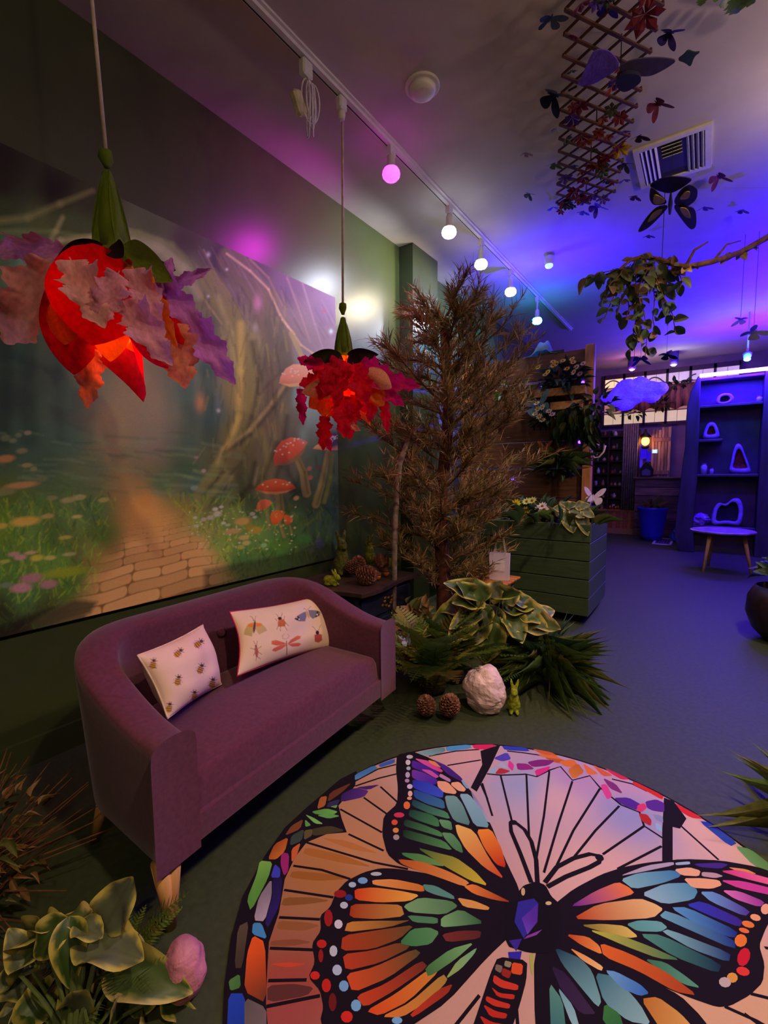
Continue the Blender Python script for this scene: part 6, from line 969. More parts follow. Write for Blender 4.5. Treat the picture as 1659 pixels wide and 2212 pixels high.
hosta_at('hosta_plant', 'small cream-edged hosta leaning over the right corner of the planter', (-1.02, 4.80, .97), [((1222, 1100), (1195, 1096), .10, -.05), ((1225, 1100), (1238, 1152), .17, -.06), ((1232, 1098), (1262, 1120), .12, -.05), ((1250, 1108), (1270, 1158), .12, -.05), ((1222, 1096), (1245, 1086), .10, 0), ((1240, 1094), (1275, 1092), .10, .05), ((1215, 1104), (1222, 1128), .10, -.1), ((1255, 1100), (1284, 1118), .10, -.02), ((1230, 1100), (1210, 1085), .10, .05), ((1235, 1100), (1205, 1150), .07, .0)], lambda x, y, d: aty(x, y, 4.66 + d), 3)
# ------------------------------------------------------------------ slatted side table and paper bag
tz = .55; c4 = [atz(x, y, tz) for x, y in ((1022, 1252), (1072, 1270), (1122, 1247), (1062, 1240))]; tcx, tcy = -1.50, 3.79; tb = thing('slatted_table', 'low folding table with warm wooden slats in front of the planter', 'table', (tcx, tcy, 0)); m_ac = M('acacia_wood', (190, 116, 52), rough=.45, var=.2, scale=5, stretch=(1, 8, 8))
for k in range(6): b = MB(); b.rbox((tcx, tcy - .19 + k * .076, tz - .01), (.34, .064, .018), .004); b.build('slat', m_ac, tb)
for x in (-.14, .14):
    b = MB(); b.box((tcx + x, tcy, tz - .03), (.022, .44, .022)); b.build('rail', m_ac, tb)
    for sg in (-1, 1): b = MB(); b.tube([(tcx + x * .95, tcy + sg * .17, .0), (tcx + x * .95, tcy - sg * .15, tz - .03)], .010, 8); b.build('leg', m_black, tb)
p = atz(1079, 1252, tz); bg = thing('paper_bag', 'small white paper gift bag with string handles on the slatted table', 'bag', (p.x, p.y, tz)); R = Matrix.Rotation(.25, 3, 'Z'); w, h, dpt = .165, .235, .07
b = MB(); v8 = [p + R @ Vector((x, y, z)) for x, y, z in ((-w / 2, -dpt / 2, 0), (w / 2, -dpt / 2, 0), (w / 2, dpt / 2, 0), (-w / 2, dpt / 2, 0), (-w / 2 - .004, -dpt / 2, h), (w / 2 + .004, -dpt / 2, h), (w / 2 + .004, dpt / 2, h), (-w / 2 - .004, dpt / 2, h))]; v8 = [Vector((q.x, q.y, q.z - p.z + tz + .002)) for q in v8]; b.add(v8, [(0, 3, 2, 1), (0, 1, 5, 4), (1, 2, 6, 5), (2, 3, 7, 6), (3, 0, 4, 7)]); o = b.build('bag_body', M('white_paper', (222, 206, 226), rough=.7, var=.03), bg); sd = o.modifiers.new('solid', 'SOLIDIFY'); sd.thickness = .002
b = MB(); b.box(Vector((p.x, p.y, tz + .125)) + R @ Vector((.0, -dpt / 2 - .003, 0)), (.085, .003, .09), R); b.build('label_patch', M('pale_label', (240, 226, 240), rough=.6), bg)
b = MB()
for yy in (-dpt / 2, dpt / 2): b.tube([Vector((p.x, p.y, tz + h)) + R @ Vector((-.05, yy, -.01)), Vector((p.x, p.y, tz + h)) + R @ Vector((-.03, yy, .10)), Vector((p.x, p.y, tz + h)) + R @ Vector((.02, yy, .19)), Vector((p.x, p.y, tz + h)) + R @ Vector((.05, yy, -.01))], .003, 5, False)
b.build('string_handles', M('twine', (206, 190, 160), rough=.8), bg)
# ------------------------------------------------------------------ plant group on the floor by the sofa
hb = Vector((-1.27, 3.02, 0)); rr = random.Random(41); lv = []
for bp, tp, w in (((1010, 1330), (920, 1345), .20), ((1040, 1300), (995, 1290), .18), ((1030, 1290), (985, 1255), .16), ((1045, 1290), (1000, 1320), .16), ((1045, 1300), (1030, 1255), .16), ((1060, 1310), (1028, 1345), .16), ((1070, 1330), (1060, 1388), .26), ((1060, 1340), (1045, 1430), .26), ((1090, 1340), (1105, 1398), .20), ((1080, 1325), (1160, 1345), .24), ((1085, 1315), (1150, 1305), .18), ((1090, 1300), (1120, 1275), .16), ((1110, 1310), (1165, 1290), .16), ((1120, 1320), (1190, 1330), .18), ((1130, 1340), (1185, 1370), .18), ((1080, 1300), (1090, 1265), .15), ((1060, 1290), (1085, 1255), .15), ((1100, 1330), (1130, 1375), .18), ((1050, 1320), (1005, 1400), .20), ((1030, 1310), (950, 1305), .18), ((1020, 1330), (970, 1390), .18), ((1140, 1330), (1200, 1315), .15), ((1150, 1345), (1205, 1352), .15), ((1075, 1310), (1062, 1352), .20), ((1110, 1300), (1140, 1290), .15), ((1020, 1300), (1010, 1262), .15), ((1130, 1320), (1150, 1375), .16), ((1060, 1330), (1085, 1395), .20), ((1040, 1325), (975, 1350), .16), ((1100, 1345), (1165, 1385), .16)): lv.append((bp, tp, w, rr.uniform(-.25, .1)))
hosta_at('hosta_plant', 'wide cream-edged hosta in the plant group right of the sofa', hb, lv, lambda x, y, d: atd(x, y, 3.12 + d), 7)
def fern(label, px, py, n, L_, az, seed, ms, zr=(.45, 1.15), sc=1.0):
    p = atz(px, py, 0); t = thing('fern', label, 'fern', (p.x, p.y, 0), None); rr = random.Random(seed)
    for k in range(n):
        a = az[0] + (az[1] - az[0]) * (k + rr.uniform(-.3, .3)) / n; e = rr.uniform(*zr); l = rr.uniform(*L_); d = Vector((math.cos(a) * math.cos(e), math.sin(a) * math.cos(e), math.sin(e))); base = p + Vector((rr.uniform(-.05, .05), rr.uniform(-.05, .05), .03)); inst(FERN[rr.choice(ms)], 'frond', t, orient(base, base + d * l, (0, 0, 1), l * rr.uniform(.75, 1.0)))
    b = MB(); b.lathe([(.07, 0), (.09, .06), (.06, .09), (0, .10)], (p.x, p.y, 0), 14, wob=.1); b.build('root_ball', MATS['dark_soil'] if 'dark_soil' in MATS else m_black, t, smooth=True); return t
fern('yellow-green feathery fern on the floor next to the sofa leg', 935, 1495, 46, (.42, .70), (0, 2 * PI), 51, [0, 0, 1, 2], (.7, 1.4))
fern('dark green fern between the sofa and the white rock', 985, 1470, 30, (.36, .60), (0, 2 * PI), 52, [1, 0], (.7, 1.4))
p = atz(1175, 1475, 0); t = thing('grassy_fern', 'spiky dark green fern spreading over the floor right of the rock', 'fern', (p.x, p.y, 0)); rr = random.Random(55)
for k in range(190):
    a = rr.uniform(0, 2 * PI); e = rr.uniform(.15, 1.25); l = rr.uniform(.30, .56); d = Vector((math.cos(a) * math.cos(e), math.sin(a) * math.cos(e), math.sin(e))); base = p + Vector((rr.uniform(-.06, .06), rr.uniform(-.06, .06), .04)); inst(BLADE[rr.choice([0, 0, 1, 2])], 'blade', t, orient(base, base + d * l, (0, 0, 1), l * rr.uniform(.035, .07), thick=l * 1.3))
for k in range(14):
    a = rr.uniform(0, 2 * PI); e = rr.uniform(.4, 1.1); l = rr.uniform(.35, .5); d = Vector((math.cos(a) * math.cos(e), math.sin(a) * math.cos(e), math.sin(e))); inst(FERN[1], 'frond', t, orient(p + Vector((0, 0, .04)), p + d * l, (0, 0, 1), l * .7))
p = atz(885, 1405, 0); t = thing('dry_bush', 'low bush of dry brown leaves behind the sofa arm', 'plant', (p.x, p.y, 0)); cluster(t, p + Vector((.02, .05, .22)), (.24, .18, .18), 'leaf', [LEAF['dry'], LEAF['olive'], LONG['olive'], LONG['dry']], 120, (.06, .13), random.Random(56)); b = MB()
for k in range(12): a = 2 * PI * k / 12; b.tube([p, p + Vector((.1 * math.cos(a), .1 * math.sin(a), .2)), p + Vector((.2 * math.cos(a), .16 * math.sin(a), .32))], [.006, .005, .003], 5, False)
b.build('stems', MATS['twig_brown'], t)
p = atd(880, 1384, 2.85); b = butterfly_mb(p, Matrix.Rotation(1.0, 3, 'X') @ Matrix.Rotation(.6, 3, 'Z'), .055, .7); tag(b.build('silk_butterfly', M('pale_blue_silk', (150, 160, 190), rough=.6, var=.1), None, origin=p), 'small pale blue butterfly on the dry bush behind the sofa arm', 'butterfly')
def rock(px, py, r, label, mat, seed, amp=.35):
    p = atz(px, py, 0); b = MB(); b.blob((p.x, p.y, r[2] * .86), r, 40, 28, amp * .4, 1.3, seed); b.v = [v + (v - Vector((p.x, p.y, r[2] * .9))).normalized() * (.10 * r[0] * noise.noise(v * 16 + Vector((seed, 0, 0))) + .05 * r[0] * noise.noise(v * 40)) for v in b.v]
    for v in b.v: v.z = max(v.z, .001)
    return tag(b.build('rock', mat, None, origin=(p.x, p.y, 0)), label, 'rock')
m_q = M('white_quartz', (238, 204, 196), rough=.5, var=.12, scale=9, bump=.5, bscale=24, dist=.02); rock(1046, 1532, (.135, .125, .15), 'white quartz rock on the floor between the ferns', m_q, 2)
p = atz(1110, 1538, 0); rabbit(p, 0, 0, .21, -1.2, m_lime, 'lime green moss rabbit sitting on the floor beside the white rock', 'up')
g = 'pine cones on the floor'; pcone(925, 1550, 0, .125, .35, 0, 'pine cone on the floor nearest the sofa leg', g); pcone(966, 1552, 0, .135, .3, 1.2, 'pine cone on the floor nearest the white rock', g)
# ------------------------------------------------------------------ foreground plants at the lower left
rr = random.Random(61); bc = Vector((-1.98, .30, 0)); t = thing('brown_bush', 'dry brown bushy plant in front of the sofa end at lower left', 'plant', bc); cluster(t, bc + Vector((.0, .0, .26)), (.30, .26, .22), 'leaf', [LONG['dry'], LONG['dry'], LONG['olive'], LEAF['dry']], 290, (.035, .075), rr, (.2, .4)); b = MB()
for k in range(130):
    a = rr.uniform(0, 2 * PI); e = rr.uniform(.2, 1.4); l = rr.uniform(.25, .58); d = Vector((math.cos(a) * math.cos(e), math.sin(a) * math.cos(e), math.sin(e))); m_ = bc + d * l * .5 + Vector((0, 0, .05)); b.tube([bc + Vector((rr.uniform(-.04, .04), rr.uniform(-.04, .04), 0)), m_, bc + d * l + Vector((rr.uniform(-.05, .05), rr.uniform(-.05, .05), -.02))], [.004, .003, .0015], 5, False)
b.build('stems', M('reddish_twig', (120, 72, 44), rough=.8, var=.3), t)
fb = atz(170, 2290, 0); lv = [((222, 2010), (292, 1890), .125, .02), ((150, 1985), (52, 2075), .10, -.05), ((148, 1980), (152, 2128), .088, -.10), ((165, 1992), (222, 2030), .07, -.05), ((170, 2020), (312, 2082), .125, -.08), ((232, 2092), (392, 2128), .12, -.06), ((100, 2040), (-30, 2140), .075, -.02), ((170, 2250), (150, 2165), .12, -.15), ((240, 2260), (262, 2168), .11, -.12), ((300, 2190), (428, 2216), .11, -.06), ((70, 2100), (18, 2005), .08, .03), ((120, 2000), (60, 2000), .07, .05), ((190, 1995), (130, 1972), .07, .05), ((200, 2130), (190, 2080), .09, .05), ((60, 2180), (-20, 2230), .09, -.05), ((340, 2260), (330, 2190), .10, -.12), ((180, 2000), (215, 2120), .09, .0), ((130, 2060), (90, 2150), .08, .02), ((60, 2140), (110, 2225), .10, -.08), ((20, 2080), (50, 2160), .09, .0), ((250, 2110), (215, 2190), .10, -.04), ((310, 2120), (290, 2210), .11, -.05), ((350, 2150), (430, 2180), .09, .0), ((110, 2150), (20, 2215), .10, -.08), ((210, 2040), (330, 2035), .09, .06), ((90, 2010), (10, 2040), .08, .06), ((200, 2180), (230, 2240), .11, -.12)]
hosta_at('hosta_plant', 'big cream-edged hosta with broad leaves in the lower left foreground', fb, lv, lambda x, y, d: atd(x, y, 1.16 + d), 9)
m_rose = M('rose_quartz', (206, 130, 150), rough=.5, var=.15, scale=9, bump=.5, bscale=24, dist=.02); rock(396, 2140, (.066, .066, .082), 'rose pink rock behind the foreground hosta leaves', m_rose, 5)
p = atz(250, 2120, 0); t = thing('small_fern', 'little olive fern between the foreground hosta and the sofa leg', 'fern', (p.x, p.y, 0)); rr = random.Random(64)
for k in range(16): a = 2 * PI * k / 16; e = rr.uniform(.5, 1.2); l = rr.uniform(.16, .30); d = Vector((math.cos(a) * math.cos(e), math.sin(a) * math.cos(e), math.sin(e))); inst(FERN[rr.choice([0, 2])], 'frond', t, orient(p, p + d * l, (0, 0, 1), l * .9))
p = atz(1790, 1830, 0); t = thing('leafy_fern', 'fern reaching in with pointed leaves at the right picture edge', 'fern', (p.x, p.y, 0)); rr = random.Random(66)
for k in range(40): a = rr.uniform(0, 2 * PI); e = rr.uniform(.2, 1.2); l = rr.uniform(.25, .46); d = Vector((math.cos(a) * math.cos(e), math.sin(a) * math.cos(e), math.sin(e))); inst(BLADE[rr.choice([0, 1])], 'blade', t, orient(p + Vector((0, 0, .02)), p + d * l, (0, 0, 1), l * .14, thick=l))
p = atz(1690, 1385, 0); t = thing('round_planter', 'dark round planter bowl at the right edge on the blue floor', 'planter', (p.x, p.y, 0)); b = MB(); b.lathe([(.13, 0), (.22, .10), (.27, .24), (.26, .38), (.21, .48), (.20, .48), (.22, .40), (.10, .38), (0, .38)], (p.x, p.y, 0), 32); b.build('bowl', M('dark_plum_glaze', (44, 28, 34), rough=.35, var=.2), t, smooth=True); cluster(t, p + Vector((0, 0, .56)), (.20, .20, .12), 'leaf', [LEAF['dark'], LEAF['mid']], 50, (.10, .16), random.Random(67))
# ------------------------------------------------------------------ far end of the shop
m_far = M('mauve_plaster', (126, 100, 116), rough=.8, var=.12, scale=2.5)
slab('wall_back', (XW - .3, YF, 0), (XR + .2, YF + .2, HC), m_far)
def fy(px, py, d=0): return aty(px, py, YF - d)
# leaded window band
w0, w1 = fy(1306, 812), fy(1600, 930); WX0, WX1, WZ1 = w0.x, fy(1600, 800).x, fy(1400, 803).z; WZ0 = fy(1440, 916).z
win = MB(); 
for zc, hh in ((WZ1 - .04, .10), (WZ0 + .03, .05), (WZ0 + .46 * (WZ1 - WZ0), .03)): win.box(((WX0 + WX1) / 2, YF - .03, zc), (WX1 - WX0, .06, hh))
nw = 6
for k in range(nw + 1): x = WX0 + (WX1 - WX0) * k / nw; win.box((x, YF - .03, (WZ0 + WZ1) / 2), (.05, .06, WZ1 - WZ0))
win = struct(win.build('window_1', M('dark_purple_frame', (70, 36, 56), rough=.5)))
pc = [(236, 206, 140), (240, 214, 150), (206, 176, 190), (196, 170, 196), (190, 160, 190), (190, 160, 190)]
for k in range(nw):
    for j in range(4):
        for i in range(2):
            xx = WX0 + (WX1 - WX0) * (k + .27 + .46 * i) / nw; zz = WZ0 + (WZ1 - WZ0) * (.13 + .25 * j); c = pc[k] if j == 3 else ((206, 180, 140) if j == 0 else (190, 130, 110))
            e = (.30, .22, .12) if j == 3 and k < 2 else ((.16, .11, .14) if j == 3 else ((.18, .13, .08) if j == 0 else (.10, .04, .035)))
            b = MB(); b.box((xx, YF - .012, zz), ((WX1 - WX0) / nw * .44, .008, (WZ1 - WZ0) * .23)); b.build('pane', M('glass_%d_%d' % (k, j), c, rough=.25, emit=e, es=3.0, var=.15, scale=4), win)
b = MB(); b.tube([fy(1306 + 6 * k, 838 - 14 * math.sin(k * .42 + .3) - k * .5, .07) for k in range(34)], .014, 6, False); b.build('vine_lead', M('lead_grey', (84, 76, 90), rough=.5), win)
cu = MB(); n_ = 60; vs = []; A_, B_ = fy(1330, 840, .10), fy(1500, 840, .10); zt_, zb_ = fy(1400, 836).z, fy(1400, 886).z
for k in range(n_ + 1):
    x = A_.x + (B_.x - A_.x) * k / n_; y = YF - .085 + .022 * math.sin(k * 1.1) + .012 * math.sin(k * 2.7)
    for z in (zt_, zb_ + .03 * math.sin(k * .5)): vs.append(Vector((x, y, z)))
cu.add(vs, [(2 * k, 2 * k + 2, 2 * k + 3, 2 * k + 1) for k in range(n_)]); o = cu.build('curtain', M('rose_brown_cloth', (176, 104, 92), rough=.85, var=.3, scale=3, stretch=(6, 1, 1), transl=.2), None, smooth=True); o.modifiers.new('solid', 'SOLIDIFY').thickness = .006; tag(o, 'rosy brown curtain pleated across the leaded window band', 'curtain')
for px, py, lb in ((1462, 832, 'dark leaf sprig hanging high on the window band beside the tall shelf'), (1430, 872, 'dark leaf sprig hanging on the curtain in the window middle'), (1365, 893, 'dark leaf sprig low on the window band left')):
    c = fy(px, py, .14); t = thing('leaf_sprig', lb, 'sprig', c, 'leaf sprigs on the window'); cluster(t, c, (.22, .03, .09), 'leaf', [LEAF['dark']], 22, (.09, .16), random.Random(px)); b = MB(); b.tube([c - Vector((.25, 0, .05)), c, c + Vector((.25, 0, .03))], .008, 5); b.build('stem', MATS['twig_brown'], t)
# barn door, notices, lantern
bd = thing('barn_door', 'weathered plank barn door hanging on the far wall', 'door', fy(1428, 1042, .06)); rr = random.Random(71); x0_, x1_ = fy(1407, 980).x, fy(1449, 980).x; z0_, z1_ = fy(1428, 1044).z, fy(1428, 926).z
for k in range(6): b = MB(); b.rbox((x0_ + (x1_ - x0_) * (k + .5) / 6, YF - .04, (z0_ + z1_) / 2 + rr.uniform(-.03, .03)), ((x1_ - x0_) / 6 - .008, .03, z1_ - z0_), .004); b.build('plank', M('barn_wood_%d' % (k % 3), ((170, 130, 110), (140, 104, 96), (186, 150, 120))[k % 3], rough=.8, var=.25, scale=3, stretch=(9, 9, 1)), bd)
for z in (z0_ + .25, z1_ - .25): b = MB(); b.rbox(((x0_ + x1_) / 2, YF - .065, z), (x1_ - x0_ - .04, .02, .09), .004); b.build('ledger', M('barn_wood_1', (140, 104, 96)), bd)
p = fy(1394, 955, .16); t = thing('wall_lantern', 'black lantern with a glowing orange globe on the far wall', 'lantern', p); b = MB(); b.blob(p + Vector((0, 0, .02)), (.085, .085, .10), 18, 12); b.build('globe', M('amber_globe', (255, 160, 60), emit=(1, .36, .06), es=6), t, smooth=True)
b = MB(); b.lathe([(.09, .10), (.12, .11), (.09, .17), (.03, .22), (.012, .30)], p, 18); b.tube([p + Vector((0, 0, .28)), p + Vector((0, .12, .26)), p + Vector((0, .15, .10))], .012, 6); b.build('cap', m_black, t, smooth=True); b = MB(); b.lathe([(.0, -.16), (.07, -.15), (.085, -.10), (.07, -.08)], p, 18); b.build('foot', m_black, t, smooth=True); lamp('lantern_light', p + Vector((0, -.14, 0)), (1, .45, .15), 6, .06)
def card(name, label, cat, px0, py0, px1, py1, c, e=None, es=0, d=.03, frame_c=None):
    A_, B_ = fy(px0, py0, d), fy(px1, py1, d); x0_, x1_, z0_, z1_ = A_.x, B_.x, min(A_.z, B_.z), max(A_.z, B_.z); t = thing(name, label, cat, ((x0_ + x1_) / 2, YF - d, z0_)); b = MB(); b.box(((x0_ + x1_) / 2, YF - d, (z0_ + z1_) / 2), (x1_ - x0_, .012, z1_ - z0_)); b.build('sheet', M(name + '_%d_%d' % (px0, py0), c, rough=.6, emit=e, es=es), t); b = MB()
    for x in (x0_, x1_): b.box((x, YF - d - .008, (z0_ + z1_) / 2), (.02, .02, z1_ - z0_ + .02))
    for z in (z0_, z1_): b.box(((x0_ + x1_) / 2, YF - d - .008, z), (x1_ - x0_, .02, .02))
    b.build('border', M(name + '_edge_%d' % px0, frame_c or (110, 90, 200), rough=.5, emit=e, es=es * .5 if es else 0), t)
card('blue_glow_notice', 'large paper notice on the far wall below the lantern, blue light put in as glow', 'screen', 1371, 962, 1397, 990, (40, 30, 200), (.03, .004, .8), .7); card('blue_glow_notice', 'small framed paper notice under the large one, blue light put in as glow', 'screen', 1370, 993, 1387, 1009, (50, 40, 190), (.06, .02, .8), .6); card('blue_glow_notice', 'wide paper notice beside the barn door, dim blue light put in as glow', 'screen', 1398, 976, 1418, 996, (40, 30, 180), (.03, .004, .8), .45); card('lit_sign', 'small bright pale cyan sign next to the barn door', 'sign', 1410, 972, 1419, 978, (200, 240, 250), (.5, .85, .9), 1.6, .05)  # paper notices, the blue light on them put in as emission
# counter of horizontal boards
ct = thing('wood_counter', 'purplish board-clad counter in front of the barn door', 'counter', aty(1420, 1150, 11.75)); A_, B_ = aty(1372, 1035, 11.75), aty(1475, 1150, 11.75); B0 = 0.0
nb = 7
for k in range(nb): hh = (A_.z - B0) / nb; b = MB(); b.rbox(((A_.x + B_.x) / 2, 11.76, B0 + hh * (k + .5)), (B_.x - A_.x, .03, hh - .012), .004); b.build('board', M('counter_board_%d' % (k % 3), ((130, 86, 84), (110, 70, 72), (146, 104, 96))[k % 3], rough=.6, var=.25, scale=3, stretch=(1, 8, 8)), ct)
b = MB(); b.rbox(((A_.x + B_.x) / 2, 11.92, A_.z + .02), (B_.x - A_.x + .06, .42, .05), .008); b.build('top', M('counter_top', (90, 60, 66), rough=.45), ct); b = MB(); b.box(((A_.x + B_.x) / 2, 11.94, A_.z / 2), (B_.x - A_.x - .04, .32, A_.z - .02)); b.build('carcass', m_darkw, ct)
p = aty(1396, 1034, 11.80); p.z = A_.z + .047; t = thing('arched_lantern', 'black house-shaped lantern standing on the board-clad counter', 'lantern', p)
b = MB(); b.plate([(-.12, 0), (.12, 0), (.13, .16), (.08, .27), (0, .35), (-.08, .27), (-.13, .16)], p + Vector((0, -.06, 0)), (1, 0, 0), (0, 0, 1), (0, 1, 0), .14); b.build('case', m_black, t, bevel=.01); b = MB(); b.plate([(-.08, .04), (.08, .04), (.085, .14), (0, .19), (-.085, .14)], p + Vector((0, -.066, 0)), (1, 0, 0), (0, 0, 1), (0, 1, 0), .004); b.build('pane', M('lilac_glass', (120, 96, 150), rough=.2), t)
# dark display shelves and pine counter on the left, with small wares
ds = thing('display_shelves', 'dark display shelves full of small wares at the far left', 'shelves', aty(1325, 1100, 12.0)); A_, B_ = aty(1285, 932, 12.0), aty(1374, 1100, 12.0); zc0 = aty(1330, 1103, 12.0).z; m_cw = M('dark_red_wood', (66, 34, 30), rough=.5, var=.2)
b = MB(); b.box(((A_.x + B_.x) / 2, 12.2, (zc0 + A_.z) / 2), (B_.x - A_.x, .03, A_.z - zc0)); b.build('back_panel', m_cw, ds)
for f in (0, .35, .68, 1): b = MB(); b.box((A_.x + (B_.x - A_.x) * f, 12.08, (zc0 + A_.z) / 2), (.035, .24, A_.z - zc0)); b.build('upright', m_cw, ds)
rr = random.Random(77); wares = [(226, 190, 130), (206, 150, 90), (190, 90, 60), (230, 220, 200), (150, 100, 70), (120, 130, 90)]; ns = 7
for k in range(ns):
    z = zc0 + (A_.z - zc0) * k / (ns - .5); b = MB(); b.box(((A_.x + B_.x) / 2, 12.08, z), (B_.x - A_.x, .24, .02)); b.build('shelf_board', m_cw, ds)
wnames = ['cream', 'amber', 'brick red', 'white', 'brown', 'olive']; ordn = ['first', 'second', 'third', 'fourth', 'fifth', 'sixth', 'seventh', 'eighth', 'ninth', 'tenth', 'eleventh', 'twelfth']; gname = ['lowest', 'second', 'third', 'fourth', 'fifth', 'sixth', 'top']
for k in range(ns):
    z = zc0 + (A_.z - zc0) * k / (ns - .5) + .011
    for i in range(7):
        f = (i + .5) / 7 + rr.uniform(-.03, .03)
        if min(abs(f - q) for q in (0, .35, .68, 1)) < .05: f += .06
        x = A_.x + (B_.x - A_.x) * min(.95, f); h = rr.uniform(.07, .15); r = rr.uniform(.025, .045); c = rr.choice(wares); b = MB(); kind = rr.randrange(3)
        b.lathe([(r * .8, 0), (r, h * .2), (r, h * .6), (r * .5, h * .8), (r * .45, h), (0, h)] if kind else [(r, 0), (r, h * .85), (r * .9, h), (0, h)], (x, 12.05, z), 10)
        tag(b.build('small_jar', M('ware_%d_%d_%d' % c, c, rough=.35, var=.1), None, smooth=True), '%s little %s, %s from the left on the %s display shelf' % (wnames[wares.index(c)], 'bottle' if kind else 'tin', ordn[i], gname[k]), 'bottle' if kind else 'tin', 'wares on the dark display shelves')
pcn = thing('pine_counter', 'orange pine counter front below the dark display shelves', 'counter', aty(1330, 1147, 11.9)); A2, B2 = aty(1262, 1100, 11.9), aty(1370, 1147, 11.9)
for k in range(14): b = MB(); x = A2.x + (B2.x - A2.x) * (k + .5) / 14; b.rbox((x, 11.92, A2.z / 2 + .06), ((B2.x - A2.x) / 14 - .004, .02, A2.z - .14), .003); b.build('board', M('orange_pine_%d' % (k % 2), ((196, 112, 60), (180, 98, 52))[k % 2], rough=.5, var=.15), pcn)
b = MB(); b.rbox(((A2.x + B2.x) / 2, 12.06, A2.z + .0), (B2.x - A2.x + .03, .34, .04), .006); b.build('top', M('orange_pine_0', (196, 112, 60)), pcn); b = MB(); b.rbox(((A2.x + B2.x) / 2, 11.90, .065), (B2.x - A2.x, .03, .13), .004); b.build('skirting', m_wood, pcn)
for k in range(12):
    px = 1318 + k * 4.2; p = aty(px, 1098, 11.97); b = MB(); b.blob((p.x, 11.93 + .06 * (k % 3), A2.z + .02 + .045), (.04, .04, .05), 10, 8, .3, 3, k); tag(b.build('gold_trinket', M('gold_trinket', (206, 150, 60), rough=.25, metal=.8, var=.2), None, smooth=True), 'gold trinket on the pine counter, %s from the left in the row' % ordn[k], 'trinket', 'gold trinkets on the pine counter')
st = thing('striped_panel', 'narrow grey ribbed panel between display shelves and glowing notices', 'panel', aty(1360, 1080, 11.88))
A3, B3 = aty(1347, 916, 11.88), aty(1374, 1082, 11.88)
for k in range(7): b = MB(); b.tube([(A3.x + (B3.x - A3.x) * (k + .5) / 7, 11.87, A2.z + .022), (A3.x + (B3.x - A3.x) * (k + .5) / 7, 11.87, A3.z)], (B3.x - A3.x) / 15, 8); b.build('rib', M('grey_rib', (130, 112, 96), rough=.5, var=.2), st, smooth=True)
# blue pot with dry grass, floor registers, crystal
p = Vector((-.90, 11.22, 0)); t = thing('blue_pot', 'tall blue plant pot with dry grasses before the counter', 'pot', (p.x, p.y, 0)); b = MB(); b.lathe([(.19, 0), (.215, .12), (.25, .40), (.285, .66), (.30, .70), (.27, .71), (.24, .62), (0, .60)], (p.x, p.y, 0), 28); b.build('pot', M('cobalt_glaze', (40, 44, 190), rough=.3, var=.08), t, smooth=True); rr = random.Random(81)
for k in range(44): a = rr.uniform(0, 2 * PI); e = rr.uniform(.3, 1.3); l = rr.uniform(.25, .5); d = Vector((math.cos(a) * math.cos(e), math.sin(a) * math.cos(e), math.sin(e))); q = p + Vector((rr.uniform(-.12, .12), rr.uniform(-.12, .12), .62)); inst(LONG['dry'] if k % 2 else LONG['olive'], 'blade', t, orient(q, q + d * l, (0, 0, 1), l * .12, thick=l))
def register(px0, py0, px1, py1, label):
    A_, B_ = atz(px0, py0, 0), atz(px1, py1, 0); x0_, x1_, y0_, y1_ = min(A_.x, B_.x), max(A_.x, B_.x), min(A_.y, B_.y), max(A_.y, B_.y); t = thing('floor_register', label, 'vent', ((x0_ + x1_) / 2, (y0_ + y1_) / 2, 0)); b = MB(); z = .006
    b.box(((x0_ + x1_) / 2, y0_ + .025, z), (x1_ - x0_, .05, .012)); b.box(((x0_ + x1_) / 2, y1_ - .025, z), (x1_ - x0_, .05, .012)); b.box((x0_ + .02, (y0_ + y1_) / 2, z), (.04, y1_ - y0_ - .1, .012)); b.box((x1_ - .02, (y0_ + y1_) / 2, z), (.04, y1_ - y0_ - .1, .012)); b.build('frame', M('register_white', (226, 214, 236), rough=.4), t)
    for k in range(6): b = MB(); b.box((x0_ + .06 + (x1_ - x0_ - .12) * k / 5, (y0_ + y1_) / 2, .004), (.03, y1_ - y0_ - .1, .006)); b.build('bar', M('register_bar', (110, 70, 150), rough=.4), t)
register(1408, 1175, 1456, 1165, 'white-rimmed floor air grille before the blue pot'); register(1500, 1163, 1545, 1154, 'floor air grille partly behind the three-legged stool')
p = Vector((-.40, 11.25, 0)); b = MB(); b.blob((p.x, p.y, .12), (.15, .12, .17), 10, 7, .5, 2.2, 4); [setattr(v, 'z', max(v.z, .001)) for v in b.v]; tag(b.build('crystal', M('blue_crystal', (90, 90, 190), rough=.2, var=.2), None), 'rough bluish crystal on the floor beside the blue pot', 'crystal')
# cloud lamp, ceiling cylinders, cyan lamp, small ceiling downlight
p = aty(1367, 850, 9.6); t = thing('cloud_lamp', 'fluffy hanging cloud lamp glowing violet blue', 'lamp', p); b = MB()
for dx, dz, r in ((0, 0, .26), (-.25, -.03, .20), (.25, .02, .22), (-.42, -.02, .13), (.42, .04, .14), (-.12, -.17, .18), (.1, .14, .19), (-.1, .12, .18), (.30, -.08, .15), (-.28, -.12, .14)): b.blob(p + Vector((dx, .05 * math.sin(dx * 9), dz)), (r, r * .8, r * .8), 18, 12, .25, 4, dx * 7)
o = b.build('fluff', M('cotton_fluff', (214, 206, 250), rough=.95, var=.1, scale=20, emit=(.05, .0, 1), es=1.1, bump=.8, bscale=30, dist=.05), t, smooth=True); rm = o.modifiers.new('remesh', 'REMESH'); rm.mode = 'VOXEL'; rm.voxel_size = .03; rm.use_smooth_shade = True
b = MB(); b.tube([p, (p.x, p.y, HC)], .004, 5); b.build('wire', m_black, t)
